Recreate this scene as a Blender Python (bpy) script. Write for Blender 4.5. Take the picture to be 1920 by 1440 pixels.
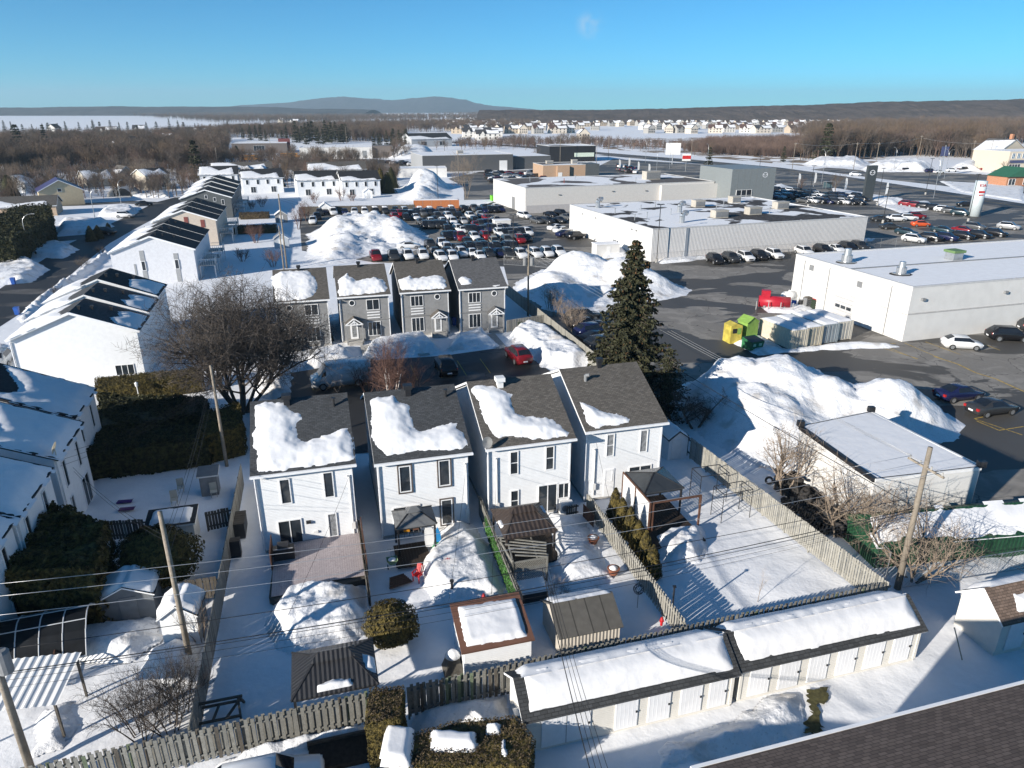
import bpy, math, random
import numpy as np
from mathutils import Vector, Matrix
for _o in list(bpy.data.objects): bpy.data.objects.remove(_o)
S = bpy.context.scene
COL = S.collection
rad = math.radians

# ---------------------------------------------------------------- camera
CAM_H, FPX, PITCH = 27.6, 1331.6, rad(21.1)
cd = bpy.data.cameras.new('camera'); cam = bpy.data.objects.new('camera', cd); COL.objects.link(cam)
cam.location = (0, 0, CAM_H); cam.rotation_euler = (rad(90)-PITCH, 0, 0)
cd.sensor_fit = 'HORIZONTAL'; cd.sensor_width = 36; cd.lens = 36*FPX/1920
cd.clip_start = .5; cd.clip_end = 60000
S.camera = cam
# ---------------------------------------------------------------- sky, sun, exposure
SUN_EL, SUN_AZ = 18.5, 41.0          # elevation; shadows fall towards this bearing (from +X to +Y)
w = bpy.data.worlds.new('World'); S.world = w; w.use_nodes = True
nt = w.node_tree; nt.nodes.clear()
sky = nt.nodes.new('ShaderNodeTexSky'); sky.sky_type = 'NISHITA'; sky.sun_disc = False
sky.sun_elevation = rad(SUN_EL)
_d = Vector((math.cos(rad(SUN_AZ))*math.cos(rad(SUN_EL)), math.sin(rad(SUN_AZ))*math.cos(rad(SUN_EL)), -math.sin(rad(SUN_EL))))
sky.sun_rotation = math.atan2(-_d.x, -_d.y)
sky.air_density = .7; sky.dust_density = 0; sky.ozone_density = 4.5; sky.altitude = 600
bg = nt.nodes.new('ShaderNodeBackground'); bg.inputs['Strength'].default_value = .079
wo = nt.nodes.new('ShaderNodeOutputWorld')
def _wn(t, **k):
    n = nt.nodes.new(t)
    for a, v in k.items(): setattr(n, a, v)
    return n
_tint = _wn('ShaderNodeMix', data_type='RGBA', blend_type='MULTIPLY'); _tint.inputs[0].default_value = 1; _tint.inputs[7].default_value = (.35, .97, 1.06, 1)
nt.links.new(sky.outputs[0], _tint.inputs[6])
# one small wisp of cloud in the upper sky
_tc = _wn('ShaderNodeTexCoord'); _cd = Vector(((1106-960)/1331.6, math.cos(rad(21.1))-(46-720)/1331.6*math.sin(rad(21.1)), -math.sin(rad(21.1))-(46-720)/1331.6*math.cos(rad(21.1)))).normalized()
_mp = _wn('ShaderNodeVectorMath', operation='DISTANCE'); _mp.inputs[1].default_value = _cd; nt.links.new(_tc.outputs['Generated'], _mp.inputs[0])
_mr = _wn('ShaderNodeMapRange', interpolation_type='SMOOTHSTEP'); _mr.inputs[1].default_value = .022; _mr.inputs[2].default_value = .004; nt.links.new(_mp.outputs['Value'], _mr.inputs[0])
_nz = _wn('ShaderNodeTexNoise'); _nz.inputs['Scale'].default_value = 60; _nz.inputs['Detail'].default_value = 5; nt.links.new(_tc.outputs['Generated'], _nz.inputs['Vector'])
_nr = _wn('ShaderNodeMapRange'); _nr.inputs[1].default_value = .45; _nr.inputs[2].default_value = 1.1; nt.links.new(_nz.outputs['Fac'], _nr.inputs[0])
_mm = _wn('ShaderNodeMath', operation='MULTIPLY'); nt.links.new(_mr.outputs[0], _mm.inputs[0]); nt.links.new(_nr.outputs[0], _mm.inputs[1])
_mx = _wn('ShaderNodeMix', data_type='RGBA'); _mx.inputs[7].default_value = (5.5, 6.0, 6.2, 1); nt.links.new(_mm.outputs[0], _mx.inputs[0]); nt.links.new(_tint.outputs[2], _mx.inputs[6])
nt.links.new(_mx.outputs[2], bg.inputs[0]); nt.links.new(bg.outputs[0], wo.inputs[0])
sl = bpy.data.lights.new('sun', 'SUN'); sl.energy = 5.0; sl.angle = rad(.53); sl.color = (1, .925, .82)
so = bpy.data.objects.new('sun', sl); COL.objects.link(so)
so.rotation_euler = _d.to_track_quat('-Z', 'Y').to_euler(); so.location = (-60, -60, 80)
S.view_settings.view_transform = 'Standard'; S.view_settings.look = 'None'
S.view_settings.gamma = 1; S.view_settings.use_curve_mapping = False
S.view_settings.exposure = .72
S.render.engine = 'CYCLES'
S.cycles.max_bounces = 5; S.cycles.diffuse_bounces = 2; S.cycles.glossy_bounces = 2
S.cycles.transmission_bounces = 2; S.cycles.transparent_max_bounces = 8; S.cycles.volume_bounces = 0
S.cycles.caustics_reflective = False; S.cycles.caustics_refractive = False

# ---------------------------------------------------------------- measuring helpers
def ray(x, y):
    u = (x-960)/FPX; v = (y-720)/FPX
    return Vector((u, math.cos(PITCH)-v*math.sin(PITCH), -math.sin(PITCH)-v*math.cos(PITCH)))
def P(x, y, z=0.0):                   # where the sight line of a photo point meets height z
    d = ray(x, y); t = (CAM_H-z)/(-d.z); return (d.x*t, d.y*t)
def PL(pts, z=0.0): return [P(x, y, z) for x, y in pts]
def onplane(x, y, p, n):
    d = ray(x, y); c = Vector((0, 0, CAM_H)); n = Vector(n); t = (Vector(p)-c).dot(n)/d.dot(n); return c+d*t
ANG = rad(15.6)                       # the street grid's bearing
AX = (math.cos(ANG), math.sin(ANG)); AY = (-math.sin(ANG), math.cos(ANG))
def G(o, s, n=0): return (o[0]+s*AX[0]+n*AY[0], o[1]+s*AX[1]+n*AY[1])
def zo(ox, oy, k): return lambda pts: [(ox+x/k, oy+y/k) for x, y in pts]

# ---------------------------------------------------------------- noise
def _h(ix, iy, s):
    n = (ix.astype(np.int64)*374761393 + iy.astype(np.int64)*668265263 + s*982451653) & 0x7fffffff
    n = ((n ^ (n >> 13))*1274126177) & 0x7fffffff
    return ((n ^ (n >> 16)) & 0xffff)/65535.0
def vnoise(x, y, s=0):
    x = np.asarray(x, float); y = np.asarray(y, float)
    x0 = np.floor(x); y0 = np.floor(y); fx = x-x0; fy = y-y0
    fx = fx*fx*(3-2*fx); fy = fy*fy*(3-2*fy)
    a = _h(x0, y0, s); b = _h(x0+1, y0, s); c = _h(x0, y0+1, s); d = _h(x0+1, y0+1, s)
    return (a*(1-fx)+b*fx)*(1-fy)+(c*(1-fx)+d*fx)*fy
def fbm(x, y, s=0, o=4):
    t = 0; a = .5
    for i in range(o): t = t+a*vnoise(np.asarray(x)*2**i+i*17.3, np.asarray(y)*2**i-i*9.1, s+i); a *= .5
    return t

# ---------------------------------------------------------------- materials
MATS = {}
def M(name, col, rough=.75, var=.12, scale=2.5, bump=0, bscale=25, metal=0, spec=.35, kind=None, col2=None, size=1.0, emit=None):
    if name in MATS: return MATS[name]
    m = bpy.data.materials.new(name); MATS[name] = m; m.use_nodes = True
    t = m.node_tree; N = t.nodes; L = t.links; N.clear()
    o = N.new('ShaderNodeOutputMaterial'); b = N.new('ShaderNodeBsdfPrincipled'); L.new(b.outputs[0], o.inputs[0])
    b.inputs['Roughness'].default_value = rough; b.inputs['Metallic'].default_value = metal
    b.inputs['Specular IOR Level'].default_value = spec
    c4 = (*col, 1)
    if emit: b.inputs['Emission Color'].default_value = (*emit[:3], 1); b.inputs['Emission Strength'].default_value = emit[3]
    g = N.new('ShaderNodeNewGeometry')
    def math_(op, a, bb=None, c=None):
        q = N.new('ShaderNodeMath'); q.operation = op
        for i, v in enumerate((a, bb, c)):
            if v is None: continue
            if isinstance(v, (int, float)): q.inputs[i].default_value = v
            else: L.new(v, q.inputs[i])
        return q.outputs[0]
    def noise(sc, det=4, vec=None, dist=0):
        q = N.new('ShaderNodeTexNoise'); q.inputs['Scale'].default_value = sc; q.inputs['Detail'].default_value = det
        q.inputs['Distortion'].default_value = dist
        L.new(vec or g.outputs['Position'], q.inputs['Vector']); return q.outputs['Fac']
    def mix(f, a, bb, typ='MIX'):
        q = N.new('ShaderNodeMix'); q.data_type = 'RGBA'; q.blend_type = typ
        if isinstance(f, (int, float)): q.inputs[0].default_value = f
        else: L.new(f, q.inputs[0])
        for i, v in ((6, a), (7, bb)):
            if isinstance(v, tuple): q.inputs[i].default_value = v
            else: L.new(v, q.inputs[i])
        return q.outputs[2]
    def ramp(f, a, bb):
        q = N.new('ShaderNodeMapRange'); q.interpolation_type = 'SMOOTHSTEP'; L.new(f, q.inputs[0])
        q.inputs[1].default_value = a; q.inputs[2].default_value = bb; return q.outputs[0]
    dk = tuple(max(0, c*(1-var)) for c in col)+(1,); lt = tuple(min(1, c*(1+var)) for c in col)+(1,)
    n1 = noise(scale)
    color = mix(ramp(n1, .3, .7), dk, lt)
    height = None; hd = .02
    if kind == 'siding':               # horizontal laps
        sp = N.new('ShaderNodeSeparateXYZ'); L.new(g.outputs['Position'], sp.inputs[0])
        fz = math_('FRACT', math_('DIVIDE', sp.outputs[2], size)); height = math_('MULTIPLY', fz, -1.0); hd = .02
        st = noise(1.2, 5); color = mix(math_('MULTIPLY', ramp(st, .5, .8), .12), color, (*[c*.8 for c in col], 1))
        gap = math_('LESS_THAN', fz, .13); color = mix(math_('MULTIPLY', gap, .16), color, (*[c*.62 for c in col], 1))
    elif kind == 'vert':               # vertical ribs, along the wall in UV metres
        tc = N.new('ShaderNodeUVMap'); sp = N.new('ShaderNodeSeparateXYZ'); L.new(tc.outputs[0], sp.inputs[0])
        fz = math_('FRACT', math_('DIVIDE', sp.outputs[0], size))
        height = math_('ABSOLUTE', math_('SUBTRACT', fz, .5)); hd = .06
        color = mix(math_('MULTIPLY', math_('LESS_THAN', height, .09), .45), color, (*[c*.5 for c in col], 1))
    elif kind == 'shingle':
        tc = N.new('ShaderNodeUVMap'); q = N.new('ShaderNodeTexBrick'); L.new(tc.outputs[0], q.inputs['Vector'])
        q.inputs['Scale'].default_value = 1; q.inputs['Brick Width'].default_value = .3*size; q.inputs['Row Height'].default_value = .15*size
        q.inputs['Mortar Size'].default_value = .012*size; q.inputs['Bias'].default_value = 0
        q.inputs['Color1'].default_value = (*[c*.72 for c in col], 1); q.inputs['Color2'].default_value = (*[min(1, c*1.35) for c in col], 1)
        q.inputs['Mortar'].default_value = (*[c*.35 for c in col], 1)
        color = mix(.25, q.outputs['Color'], color); height = math_('ADD', q.outputs['Fac'], math_('MULTIPLY', noise(60, 2), -.3)); height = math_('MULTIPLY', height, -1.0); hd = .012
    elif kind == 'brick':
        tc = N.new('ShaderNodeUVMap'); q = N.new('ShaderNodeTexBrick'); L.new(tc.outputs[0], q.inputs['Vector'])
        q.inputs['Scale'].default_value = 1; q.inputs['Brick Width'].default_value = .4*size; q.inputs['Row Height'].default_value = .2*size
        q.inputs['Mortar Size'].default_value = .012; q.inputs['Color1'].default_value = dk; q.inputs['Color2'].default_value = lt
        q.inputs['Mortar'].default_value = (.35, .32, .3, 1); color = mix(.2, q.outputs['Color'], color)
    elif kind == 'plank':              # boards with gaps along UV u
        tc = N.new('ShaderNodeUVMap'); sp = N.new('ShaderNodeSeparateXYZ'); L.new(tc.outputs[0], sp.inputs[0])
        fz = math_('FRACT', math_('DIVIDE', sp.outputs[0], size)); gap = math_('LESS_THAN', fz, .08)
        wn = N.new('ShaderNodeTexWhiteNoise'); wn.noise_dimensions = '1D'; L.new(math_('FLOOR', math_('DIVIDE', sp.outputs[0], size)), wn.inputs['W'])
        color = mix(math_('MULTIPLY', wn.outputs[0], .35), color, (*[c*.7 for c in col], 1)); color = mix(math_('MULTIPLY', gap, .75), color, (*[c*.25 for c in col], 1))
    elif kind == 'wood':               # weathered grey board with grain and stains
        st = noise(9, 6, None, 1.5); color = mix(ramp(st, .45, .75), color, (*[c*.55 for c in col], 1))
        oi = N.new('ShaderNodeObjectInfo'); color = mix(math_('MULTIPLY', oi.outputs['Random'], .55), color, (*(col2 or [c*.6 for c in col]), 1))
        height = st; hd = .004
    elif kind == 'asphalt':            # dry grey tarmac with wet, darker pools and cracks
        # long wet streaks: stretch along the grid
        mp = N.new('ShaderNodeMapping'); mp.inputs['Rotation'].default_value = (0, 0, -ANG); mp.inputs['Scale'].default_value = (.55, 1.15, 1)
        L.new(g.outputs['Position'], mp.inputs[0])
        wet = noise(.085*size, 6, mp.outputs[0], .9); lo, hi = (col2 or (.49, .502))[0:2]
        wm = ramp(wet, lo, hi)
        fine = noise(30, 3); color = mix(ramp(fine, .35, .75), color, (*[c*1.25 for c in col], 1))
        salt = noise(.35, 6, None, .8); color = mix(math_('MULTIPLY', ramp(salt, .47, .62), .5), color, (*[min(1, c*1.7) for c in col], 1))
        vo = N.new('ShaderNodeTexVoronoi'); vo.feature = 'DISTANCE_TO_EDGE'; vo.inputs['Scale'].default_value = .16
        jit = N.new('ShaderNodeVectorMath'); jit.operation = 'ADD'; nv = N.new('ShaderNodeTexNoise'); nv.inputs['Scale'].default_value = .5
        L.new(g.outputs['Position'], nv.inputs['Vector']); sc_ = N.new('ShaderNodeVectorMath'); sc_.operation = 'SCALE'; sc_.inputs['Scale'].default_value = 2.5
        L.new(nv.outputs['Color'], sc_.inputs[0]); L.new(g.outputs['Position'], jit.inputs[0]); L.new(sc_.outputs[0], jit.inputs[1]); L.new(jit.outputs[0], vo.inputs['Vector'])
        cr = math_('LESS_THAN', vo.outputs['Distance'], .006); color = mix(math_('MULTIPLY', cr, .6), color, (.012, .012, .013, 1))
        color = mix(wm, color, (*[c*.4 for c in col], 1))
        L.new(math_('SUBTRACT', .9, math_('MULTIPLY', wm, .3)), b.inputs['Roughness'])
        height = fine; hd = .004
    elif kind == 'snow':
        h1 = noise(.9, 6); h2 = noise(5, 4); h3 = noise(26, 3)
        height = math_('ADD', math_('MULTIPLY', h1, 1.0), math_('ADD', math_('MULTIPLY', h2, .22), math_('MULTIPLY', h3, .05))); hd = .07*size
        color = mix(math_('MULTIPLY', ramp(noise(.35, 5), .55, .8), .12), color, (.62, .62, .63, 1))
    elif kind == 'dirtysnow':
        h1 = noise(.8, 6); h2 = noise(4, 5); h3 = noise(18, 4)
        height = math_('ADD', h1, math_('ADD', math_('MULTIPLY', h2, .25), math_('MULTIPLY', h3, .1))); hd = .2*size
        color = mix(math_('MULTIPLY', ramp(noise(.45, 6, None, .6), .5, .72), .6), color, (.40, .36, .31, 1)); color = mix(math_('MULTIPLY', ramp(noise(7, 5, None, .4), .56, .7), .35), color, (.36, .34, .31, 1))
    elif kind == 'leafy':              # foliage: each leaf its own tint
        oi = N.new('ShaderNodeTexNoise'); oi.inputs['Scale'].default_value = 3.5; L.new(g.outputs['Position'], oi.inputs['Vector'])
        color = mix(ramp(oi.outputs['Fac'], .35, .65), dk, (*(col2 or lt[:3]), 1))
    elif kind == 'flatroof':           # black membrane showing through thin snow
        pm = ramp(noise(.1*size, 5, None, .7), .50, .53); color = mix(pm, (.80, .81, .83, 1), (*col, 1))
        color = mix(math_('MULTIPLY', ramp(noise(1.5, 4), .4, .8), .12), color, (.5, .5, .5, 1))
        height = noise(3, 4); hd = .02
    if height is None and bump: height = noise(bscale, 4); hd = bump
    if height is not None:
        bp = N.new('ShaderNodeBump'); bp.inputs['Strength'].default_value = 1; bp.inputs['Distance'].default_value = hd
        L.new(height, bp.inputs['Height']); L.new(bp.outputs[0], b.inputs['Normal'])
    L.new(color, b.inputs['Base Color'])
    return m
SNOW = M('snow', (.80, .81, .83), .65, .02, kind='snow', spec=.3)
PILE = M('piled_snow', (.78, .79, .81), .7, .03, kind='dirtysnow', spec=.25)
RSNOW = M('roof_snow', (.75, .755, .77), .65, .02, kind='snow', size=.5, spec=.3)
WHITE = M('white_vinyl', (.78, .79, .80), .45, .04)
SIDE = M('white_siding', (.77, .785, .80), .5, .03, kind='siding', size=.115)
SIDEW = M('cream_siding', (.66, .64, .59), .5, .03, kind='siding', size=.115)
BEIGE = M('beige_siding', (.56, .49, .41), .55, .04, kind='siding', size=.115)
TAN = M('tan_stucco', (.52, .43, .29), .8, .06, bump=.003)
GREYS = M('grey_stucco', (.245, .248, .25), .85, .07, bump=.004)
CHARC = M('charcoal_siding', (.09, .10, .105), .6, .08, kind='siding', size=.12)
SHD = M('dark_shingle', (.06, .064, .069), .9, .2, kind='shingle')
SHG = M('grey_shingle', (.115, .115, .118), .9, .2, kind='shingle')
SHB = M('brown_shingle', (.115, .105, .093), .9, .2, kind='shingle')
SHR = M('red_brown_shingle', (.165, .12, .095), .92, .2, kind='shingle')
SHBL = M('black_shingle', (.028, .030, .034), .9, .2, kind='shingle')
SHNEAR = M('charcoal_architectural_shingle', (.05, .053, .056), .92, .25, kind='shingle', size=1.1)
GLASS = M('window_glass', (.025, .032, .04), .08, .25, 1.2, spec=.6)
CURT = M('curtained_glass', (.22, .23, .24), .25, .3, 4, spec=.5)
CONC = M('concrete', (.36, .35, .33), .9, .12, bump=.004)
ASPH = M('asphalt', (.185, .174, .158), .9, .08, kind='asphalt')
ASPHW = M('wet_asphalt', (.075, .074, .074), .8, .1, kind='asphalt', col2=(.40, .47))
ROADM = M('road_asphalt', (.10, .099, .098), .85, .1, kind='asphalt', col2=(.5, .56))
PAINTY = M('yellow_paint', (.42, .29, .07), .8, .35, 3)
PAINTW = M('white_paint', (.6, .6, .58), .8, .25, 3)
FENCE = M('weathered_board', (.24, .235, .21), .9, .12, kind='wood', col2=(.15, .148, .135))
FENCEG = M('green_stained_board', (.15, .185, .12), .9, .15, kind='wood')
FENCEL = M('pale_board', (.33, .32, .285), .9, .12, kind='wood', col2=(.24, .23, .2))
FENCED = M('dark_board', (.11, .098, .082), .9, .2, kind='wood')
BROWNW = M('brown_stained_wood', (.12, .058, .037), .7, .2, kind='wood')
POLEW = M('pole_wood', (.29, .25, .2), .9, .2, kind='wood')
DECK = M('deck_planks', (.31, .265, .255), .75, .08, kind='plank', size=.14)
DECKD = M('dark_deck_planks', (.085, .06, .045), .75, .15, kind='plank', size=.14)
BLACKM = M('black_metal', (.018, .018, .02), .45, .2, spec=.5)
BRONZE = M('bronze_roof_metal', (.055, .042, .036), .45, .12, kind='vert', size=.3)
BLKROOF = M('black_ribbed_metal', (.028, .028, .03), .4, .1, kind='vert', size=.22, spec=.5)
STEEL = M('galvanised_steel', (.45, .46, .47), .35, .1, metal=.7)
GREYM = M('grey_metal', (.2, .205, .21), .5, .1)
WHM = M('white_metal', (.72, .72, .71), .5, .05)
CORR = M('ribbed_steel_wall', (.62, .61, .6), .55, .04, kind='vert', size=.32)
WIRE = M('wire', (.02, .02, .022), .6, 0)
WIREL = M('aluminium_wire', (.5, .5, .5), .4, 0, metal=.4)
BARK = M('bark', (.092, .077, .066), .95, .25, 5)
BARKL = M('pale_bark', (.22, .175, .135), .95, .25, 5)
BARKR = M('red_twig', (.13, .075, .06), .95, .25, 5)
BIRCH = M('birch_bark', (.55, .5, .47), .8, .25, 9)
CEDAR = M('cedar_green', (.022, .028, .011), .8, .45, 3, kind='leafy', col2=(.05, .05, .016))
CEDARB = M('cedar_bronzed', (.06, .05, .016), .8, .4, 3, kind='leafy', col2=(.13, .10, .026))
HEDGEB = M('brown_hedge', (.075, .055, .035), .9, .4, 3, kind='leafy', col2=(.12, .09, .05))
SPRUCE = M('spruce_needles', (.022, .027, .013), .8, .4, 3, kind='leafy', col2=(.05, .05, .022))
CONE = M('spruce_cone', (.16, .085, .04), .8, .3, 5)
TYRE = M('tyre_rubber', (.018, .018, .018), .8, .3, 6)
RIM = M('alloy_rim', (.4, .41, .42), .3, .1, metal=.7)
CGL = M('car_glass', (.012, .015, .02), .06, .1, spec=.7)
REDL = M('tail_lamp', (.35, .02, .02), .25, .1)
HEADL = M('head_lamp', (.7, .72, .74), .15, .1)
PLATE = M('number_plate', (.75, .76, .78), .5, .05)

# ---------------------------------------------------------------- mesh builder
class MB:
    def __init__(s): s.v = []; s.f = []; s.m = []; s.T = None
    def add(s, pts, faces, m=0):
        b = len(s.v)
        s.v += [tuple(s.T @ Vector(p)) for p in pts] if s.T is not None else [tuple(p) for p in pts]
        s.f += [tuple(b+i for i in f) for f in faces]; s.m += [m]*len(faces); return s
    def poly(s, pts, m=0): return s.add(pts, [tuple(range(len(pts)))], m)
    def box(s, x0, x1, y0, y1, z0, z1, m=0):
        return s.add([(x0,y0,z0),(x1,y0,z0),(x1,y1,z0),(x0,y1,z0),(x0,y0,z1),(x1,y0,z1),(x1,y1,z1),(x0,y1,z1)],
                     [(3,2,1,0),(4,5,6,7),(0,1,5,4),(1,2,6,5),(2,3,7,6),(3,0,4,7)], m)
    def bar(s, p, q, wd=.1, hg=.1, m=0):     # square bar between two points
        p = Vector(p); q = Vector(q); d = (q-p)
        if d.length < 1e-6: return s
        z = Vector((0,0,1)) if abs(d.normalized().z) < .95 else Vector((0,1,0))
        a = d.cross(z).normalized()*wd/2; c = a.cross(d).normalized()*hg/2
        pts = [p-a-c, p+a-c, p+a+c, p-a+c, q-a-c, q+a-c, q+a+c, q-a+c]
        return s.add(pts, [(0,1,2,3),(7,6,5,4),(0,4,5,1),(1,5,6,2),(2,6,7,3),(3,7,4,0)], m)
    def cyl(s, p, q, r0, r1=None, n=8, m=0, caps=True):
        r1 = r0 if r1 is None else r1; p = Vector(p); q = Vector(q); d = (q-p).normalized()
        a = d.orthogonal().normalized(); c = d.cross(a); pts = []
        for i in range(n):
            t = 2*math.pi*i/n; e = a*math.cos(t)+c*math.sin(t); pts += [p+e*r0, q+e*r1]
        fs = [(2*i, 2*((i+1) % n), 2*((i+1) % n)+1, 2*i+1) for i in range(n)]
        if caps: fs += [tuple(2*i for i in range(n))[::-1], tuple(2*i+1 for i in range(n))]
        return s.add(pts, fs, m)
    def tube(s, pts, r, n=4, m=0, r1=None):
        k = len(pts)-1
        for i in range(k):
            ra = r if r1 is None else r+(r1-r)*i/k; rb = r if r1 is None else r+(r1-r)*(i+1)/k
            s.cyl(pts[i], pts[i+1], ra, rb, n, m, caps=(i in (0, k-1)))
        return s
    def extr(s, poly, y0, y1, m=0):          # polygon in xz, extruded along y
        n = len(poly); a = [(x, y0, z) for x, z in poly]; b = [(x, y1, z) for x, z in poly]
        return s.add(a+b, [tuple(range(n)), tuple(range(2*n-1, n-1, -1))]+[(i, i+n, (i+1) % n+n, (i+1) % n) for i in range(n)], m)
    def slab(s, poly, z0, z1, m=0):          # polygon in xy, extruded up
        n = len(poly); a = [(p[0], p[1], z0) for p in poly]; b = [(p[0], p[1], z1) for p in poly]
        return s.add(a+b, [tuple(range(n-1, -1, -1)), tuple(range(n, 2*n))]+[(i, (i+1) % n, (i+1) % n+n, i+n) for i in range(n)], m)
    def mesh(s, name, mats, smooth=False, uv=True):
        me = bpy.data.meshes.new(name); me.from_pydata(s.v, [], s.f)
        for x in (mats if isinstance(mats, (list, tuple)) else [mats]): me.materials.append(x)
        if any(s.m): me.polygons.foreach_set('material_index', s.m)
        if smooth: me.polygons.foreach_set('use_smooth', [True]*len(s.f))
        me.update()
        if uv:
            ul = me.uv_layers.new(name='uv'); n = len(me.loops); co = np.empty(len(s.v)*3); me.vertices.foreach_get('co', co); co = co.reshape(-1, 3)
            vi = np.empty(n, np.int32); me.loops.foreach_get('vertex_index', vi)
            pn = np.empty(len(s.f)*3); me.polygons.foreach_get('normal', pn); pn = pn.reshape(-1, 3)
            lt = np.empty(len(s.f), np.int32); me.polygons.foreach_get('loop_total', lt); ln = np.repeat(pn, lt, axis=0)
            t = np.stack([-ln[:, 1], ln[:, 0], np.zeros(n)], 1); l = np.linalg.norm(t, axis=1, keepdims=True)
            t = np.where(l < .02, np.array([1., 0, 0]), t/np.maximum(l, 1e-9)); bt = np.cross(ln, t); c = co[vi]
            ul.data.foreach_set('uv', np.stack([(c*t).sum(1), (c*bt).sum(1)], 1).ravel())
        return me
    def build(s, name, mats, parent=None, smooth=False, uv=True):
        return obj(name, s.mesh(name, mats, smooth, uv), parent)
def obj(name, me, parent=None, loc=None, rz=None):
    o = bpy.data.objects.new(name, me); COL.objects.link(o)
    if parent: o.parent = parent
    if loc: o.location = loc
    if rz is not None: o.rotation_euler = (0, 0, rz)
    return o
def tag(o, label, cat, group=None):
    o['label'] = label; o['category'] = cat
    if group: o['group'] = group
    return o
def thing(name, label, cat, loc=(0,0,0), rz=0, group=None):
    o = bpy.data.objects.new(name, None); COL.objects.link(o); o.empty_display_size = .3
    o.location = (loc[0], loc[1], loc[2] if len(loc) > 2 else 0); o.rotation_euler = (0, 0, rz); return tag(o, label, cat, group)
def struct(o): o['kind'] = 'structure'; return o
def copy_tree(o, parent=None):
    c = o.copy(); COL.objects.link(c); c.parent = parent
    for ch in KIDS.get(o.name) or list(o.children): copy_tree(ch, c)
    return c
KIDS = {}

# ---------------------------------------------------------------- snow heaps
def heap_mesh(poly, h, ramp=1.5, res=.35, seed=0, rough=.35, peaks=None, wob=.8, nsc=.35, base=-.12, steep=1.0, mp=None, mat=None, crag=.0):
    poly = np.array(poly, float); x0, y0 = poly.min(0)-res*2-wob*.5; x1, y1 = poly.max(0)+res*2+wob*.5
    xs = np.arange(x0, x1+res, res); ys = np.arange(y0, y1+res, res); X, Y = np.meshgrid(xs, ys)
    d = np.full(X.shape, 1e9); ins = np.zeros(X.shape, bool); n = len(poly)
    for i in range(n):
        a = poly[i]; b = poly[(i+1) % n]; e = b-a; L2 = max((e*e).sum(), 1e-9)
        t = np.clip(((X-a[0])*e[0]+(Y-a[1])*e[1])/L2, 0, 1); d = np.minimum(d, np.hypot(X-a[0]-t*e[0], Y-a[1]-t*e[1]))
        if abs(e[1]) > 1e-12:
            c = ((a[1] > Y) != (b[1] > Y)) & (X < e[0]*(Y-a[1])/e[1]+a[0]); ins ^= c
    d = np.where(ins, d, -d)+(fbm(X*nsc*2, Y*nsc*2, seed+5, 4)-.5)*wob
    k = np.clip(d/ramp, 0, 1); prof = (k*k*(3-2*k) if steep <= 1 else 1-(1-k)**steep)
    hh = np.full(X.shape, float(h))
    if peaks:
        hh = np.zeros(X.shape)
        for px, py, ph, pr in peaks: hh = np.maximum(hh, ph*np.exp(-((X-px)**2+(Y-py)**2)/(pr*pr)))
        hh = np.maximum(hh, h*.35)
    f1 = fbm(X*nsc, Y*nsc, seed, 5)
    Z = prof*hh*(1-rough+2*rough*f1)+prof*crag*(np.abs(fbm(X*nsc*3, Y*nsc*3, seed+9, 4)-.48)*4-.4)
    if crag: Z = Z+prof*min(crag, .8)*.5*(np.abs(fbm(X*nsc*9, Y*nsc*9, seed+19, 3)-.48)*3-.3)
    Z = np.where(d > 0, np.maximum(Z, .004), base)
    idx = np.arange(X.size).reshape(X.shape)
    keep = (d[:-1, :-1] > 0) | (d[1:, :-1] > 0) | (d[:-1, 1:] > 0) | (d[1:, 1:] > 0)
    q = np.stack([idx[:-1, :-1], idx[:-1, 1:], idx[1:, 1:], idx[1:, :-1]], -1)[keep]
    u, inv = np.unique(q, return_inverse=True); q = inv.reshape(-1, 4)
    V = np.stack([X.ravel()[u], Y.ravel()[u], Z.ravel()[u]], 1)
    if mp is not None: V = mp(V)
    me = bpy.data.meshes.new('snow'); me.from_pydata(V.tolist(), [], q.tolist()); me.materials.append(mat or PILE)
    me.polygons.foreach_set('use_smooth', [True]*len(q)); me.update(); return me
def heap(label, poly, h, z=0, name='snow_pile', cat='snow pile', group=None, **k):
    o = obj(name, heap_mesh(poly, h, **k)); o.location.z = z; return tag(o, label, cat, group)
# ================================================================ the ground
def lines(fine0, fine1, st, lo, hi):
    a = list(np.arange(fine0, fine1+st*.5, st)); x = fine1; s = st*2
    while x < hi: x += s; s *= 1.35; a.append(x)
    x = fine0; s = st*2; b = []
    while x > lo: x -= s; s *= 1.35; b.append(x)
    return np.array(b[::-1]+a)
def make_ground():
    xs = lines(-42, 48, .45, -16000, 16000); ys = lines(14, 66, .45, -4000, 30000)
    X, Y = np.meshgrid(xs, ys); near = np.exp(-np.maximum(0, np.hypot(X/1.2, Y-38)-45)**2/300)
    Z = -.28+.28*fbm(X*.22, Y*.22, 3, 5)*1.3; Z += (fbm(X*.9, Y*.9, 8, 3)-.5)*.12
    Z = np.minimum(Z, 0)*near-.002
    idx = np.arange(X.size).reshape(X.shape); q = np.stack([idx[:-1, :-1], idx[:-1, 1:], idx[1:, 1:], idx[1:, :-1]], -1).reshape(-1, 4)
    me = bpy.data.meshes.new('ground'); me.from_pydata(np.stack([X.ravel(), Y.ravel(), Z.ravel()], 1).tolist(), [], q.tolist())
    me.materials.append(SNOW); me.polygons.foreach_set('use_smooth', [True]*len(q)); me.update()
    return struct(obj('ground', me))
make_ground()
def sheet(name, poly, z, mat):
    mb = MB(); mb.poly([(p[0], p[1], z) for p in poly]); o = mb.build(name, mat)
    if o.data.polygons[0].normal.z < 0: o.data.flip_normals()
    return struct(o)
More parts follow.
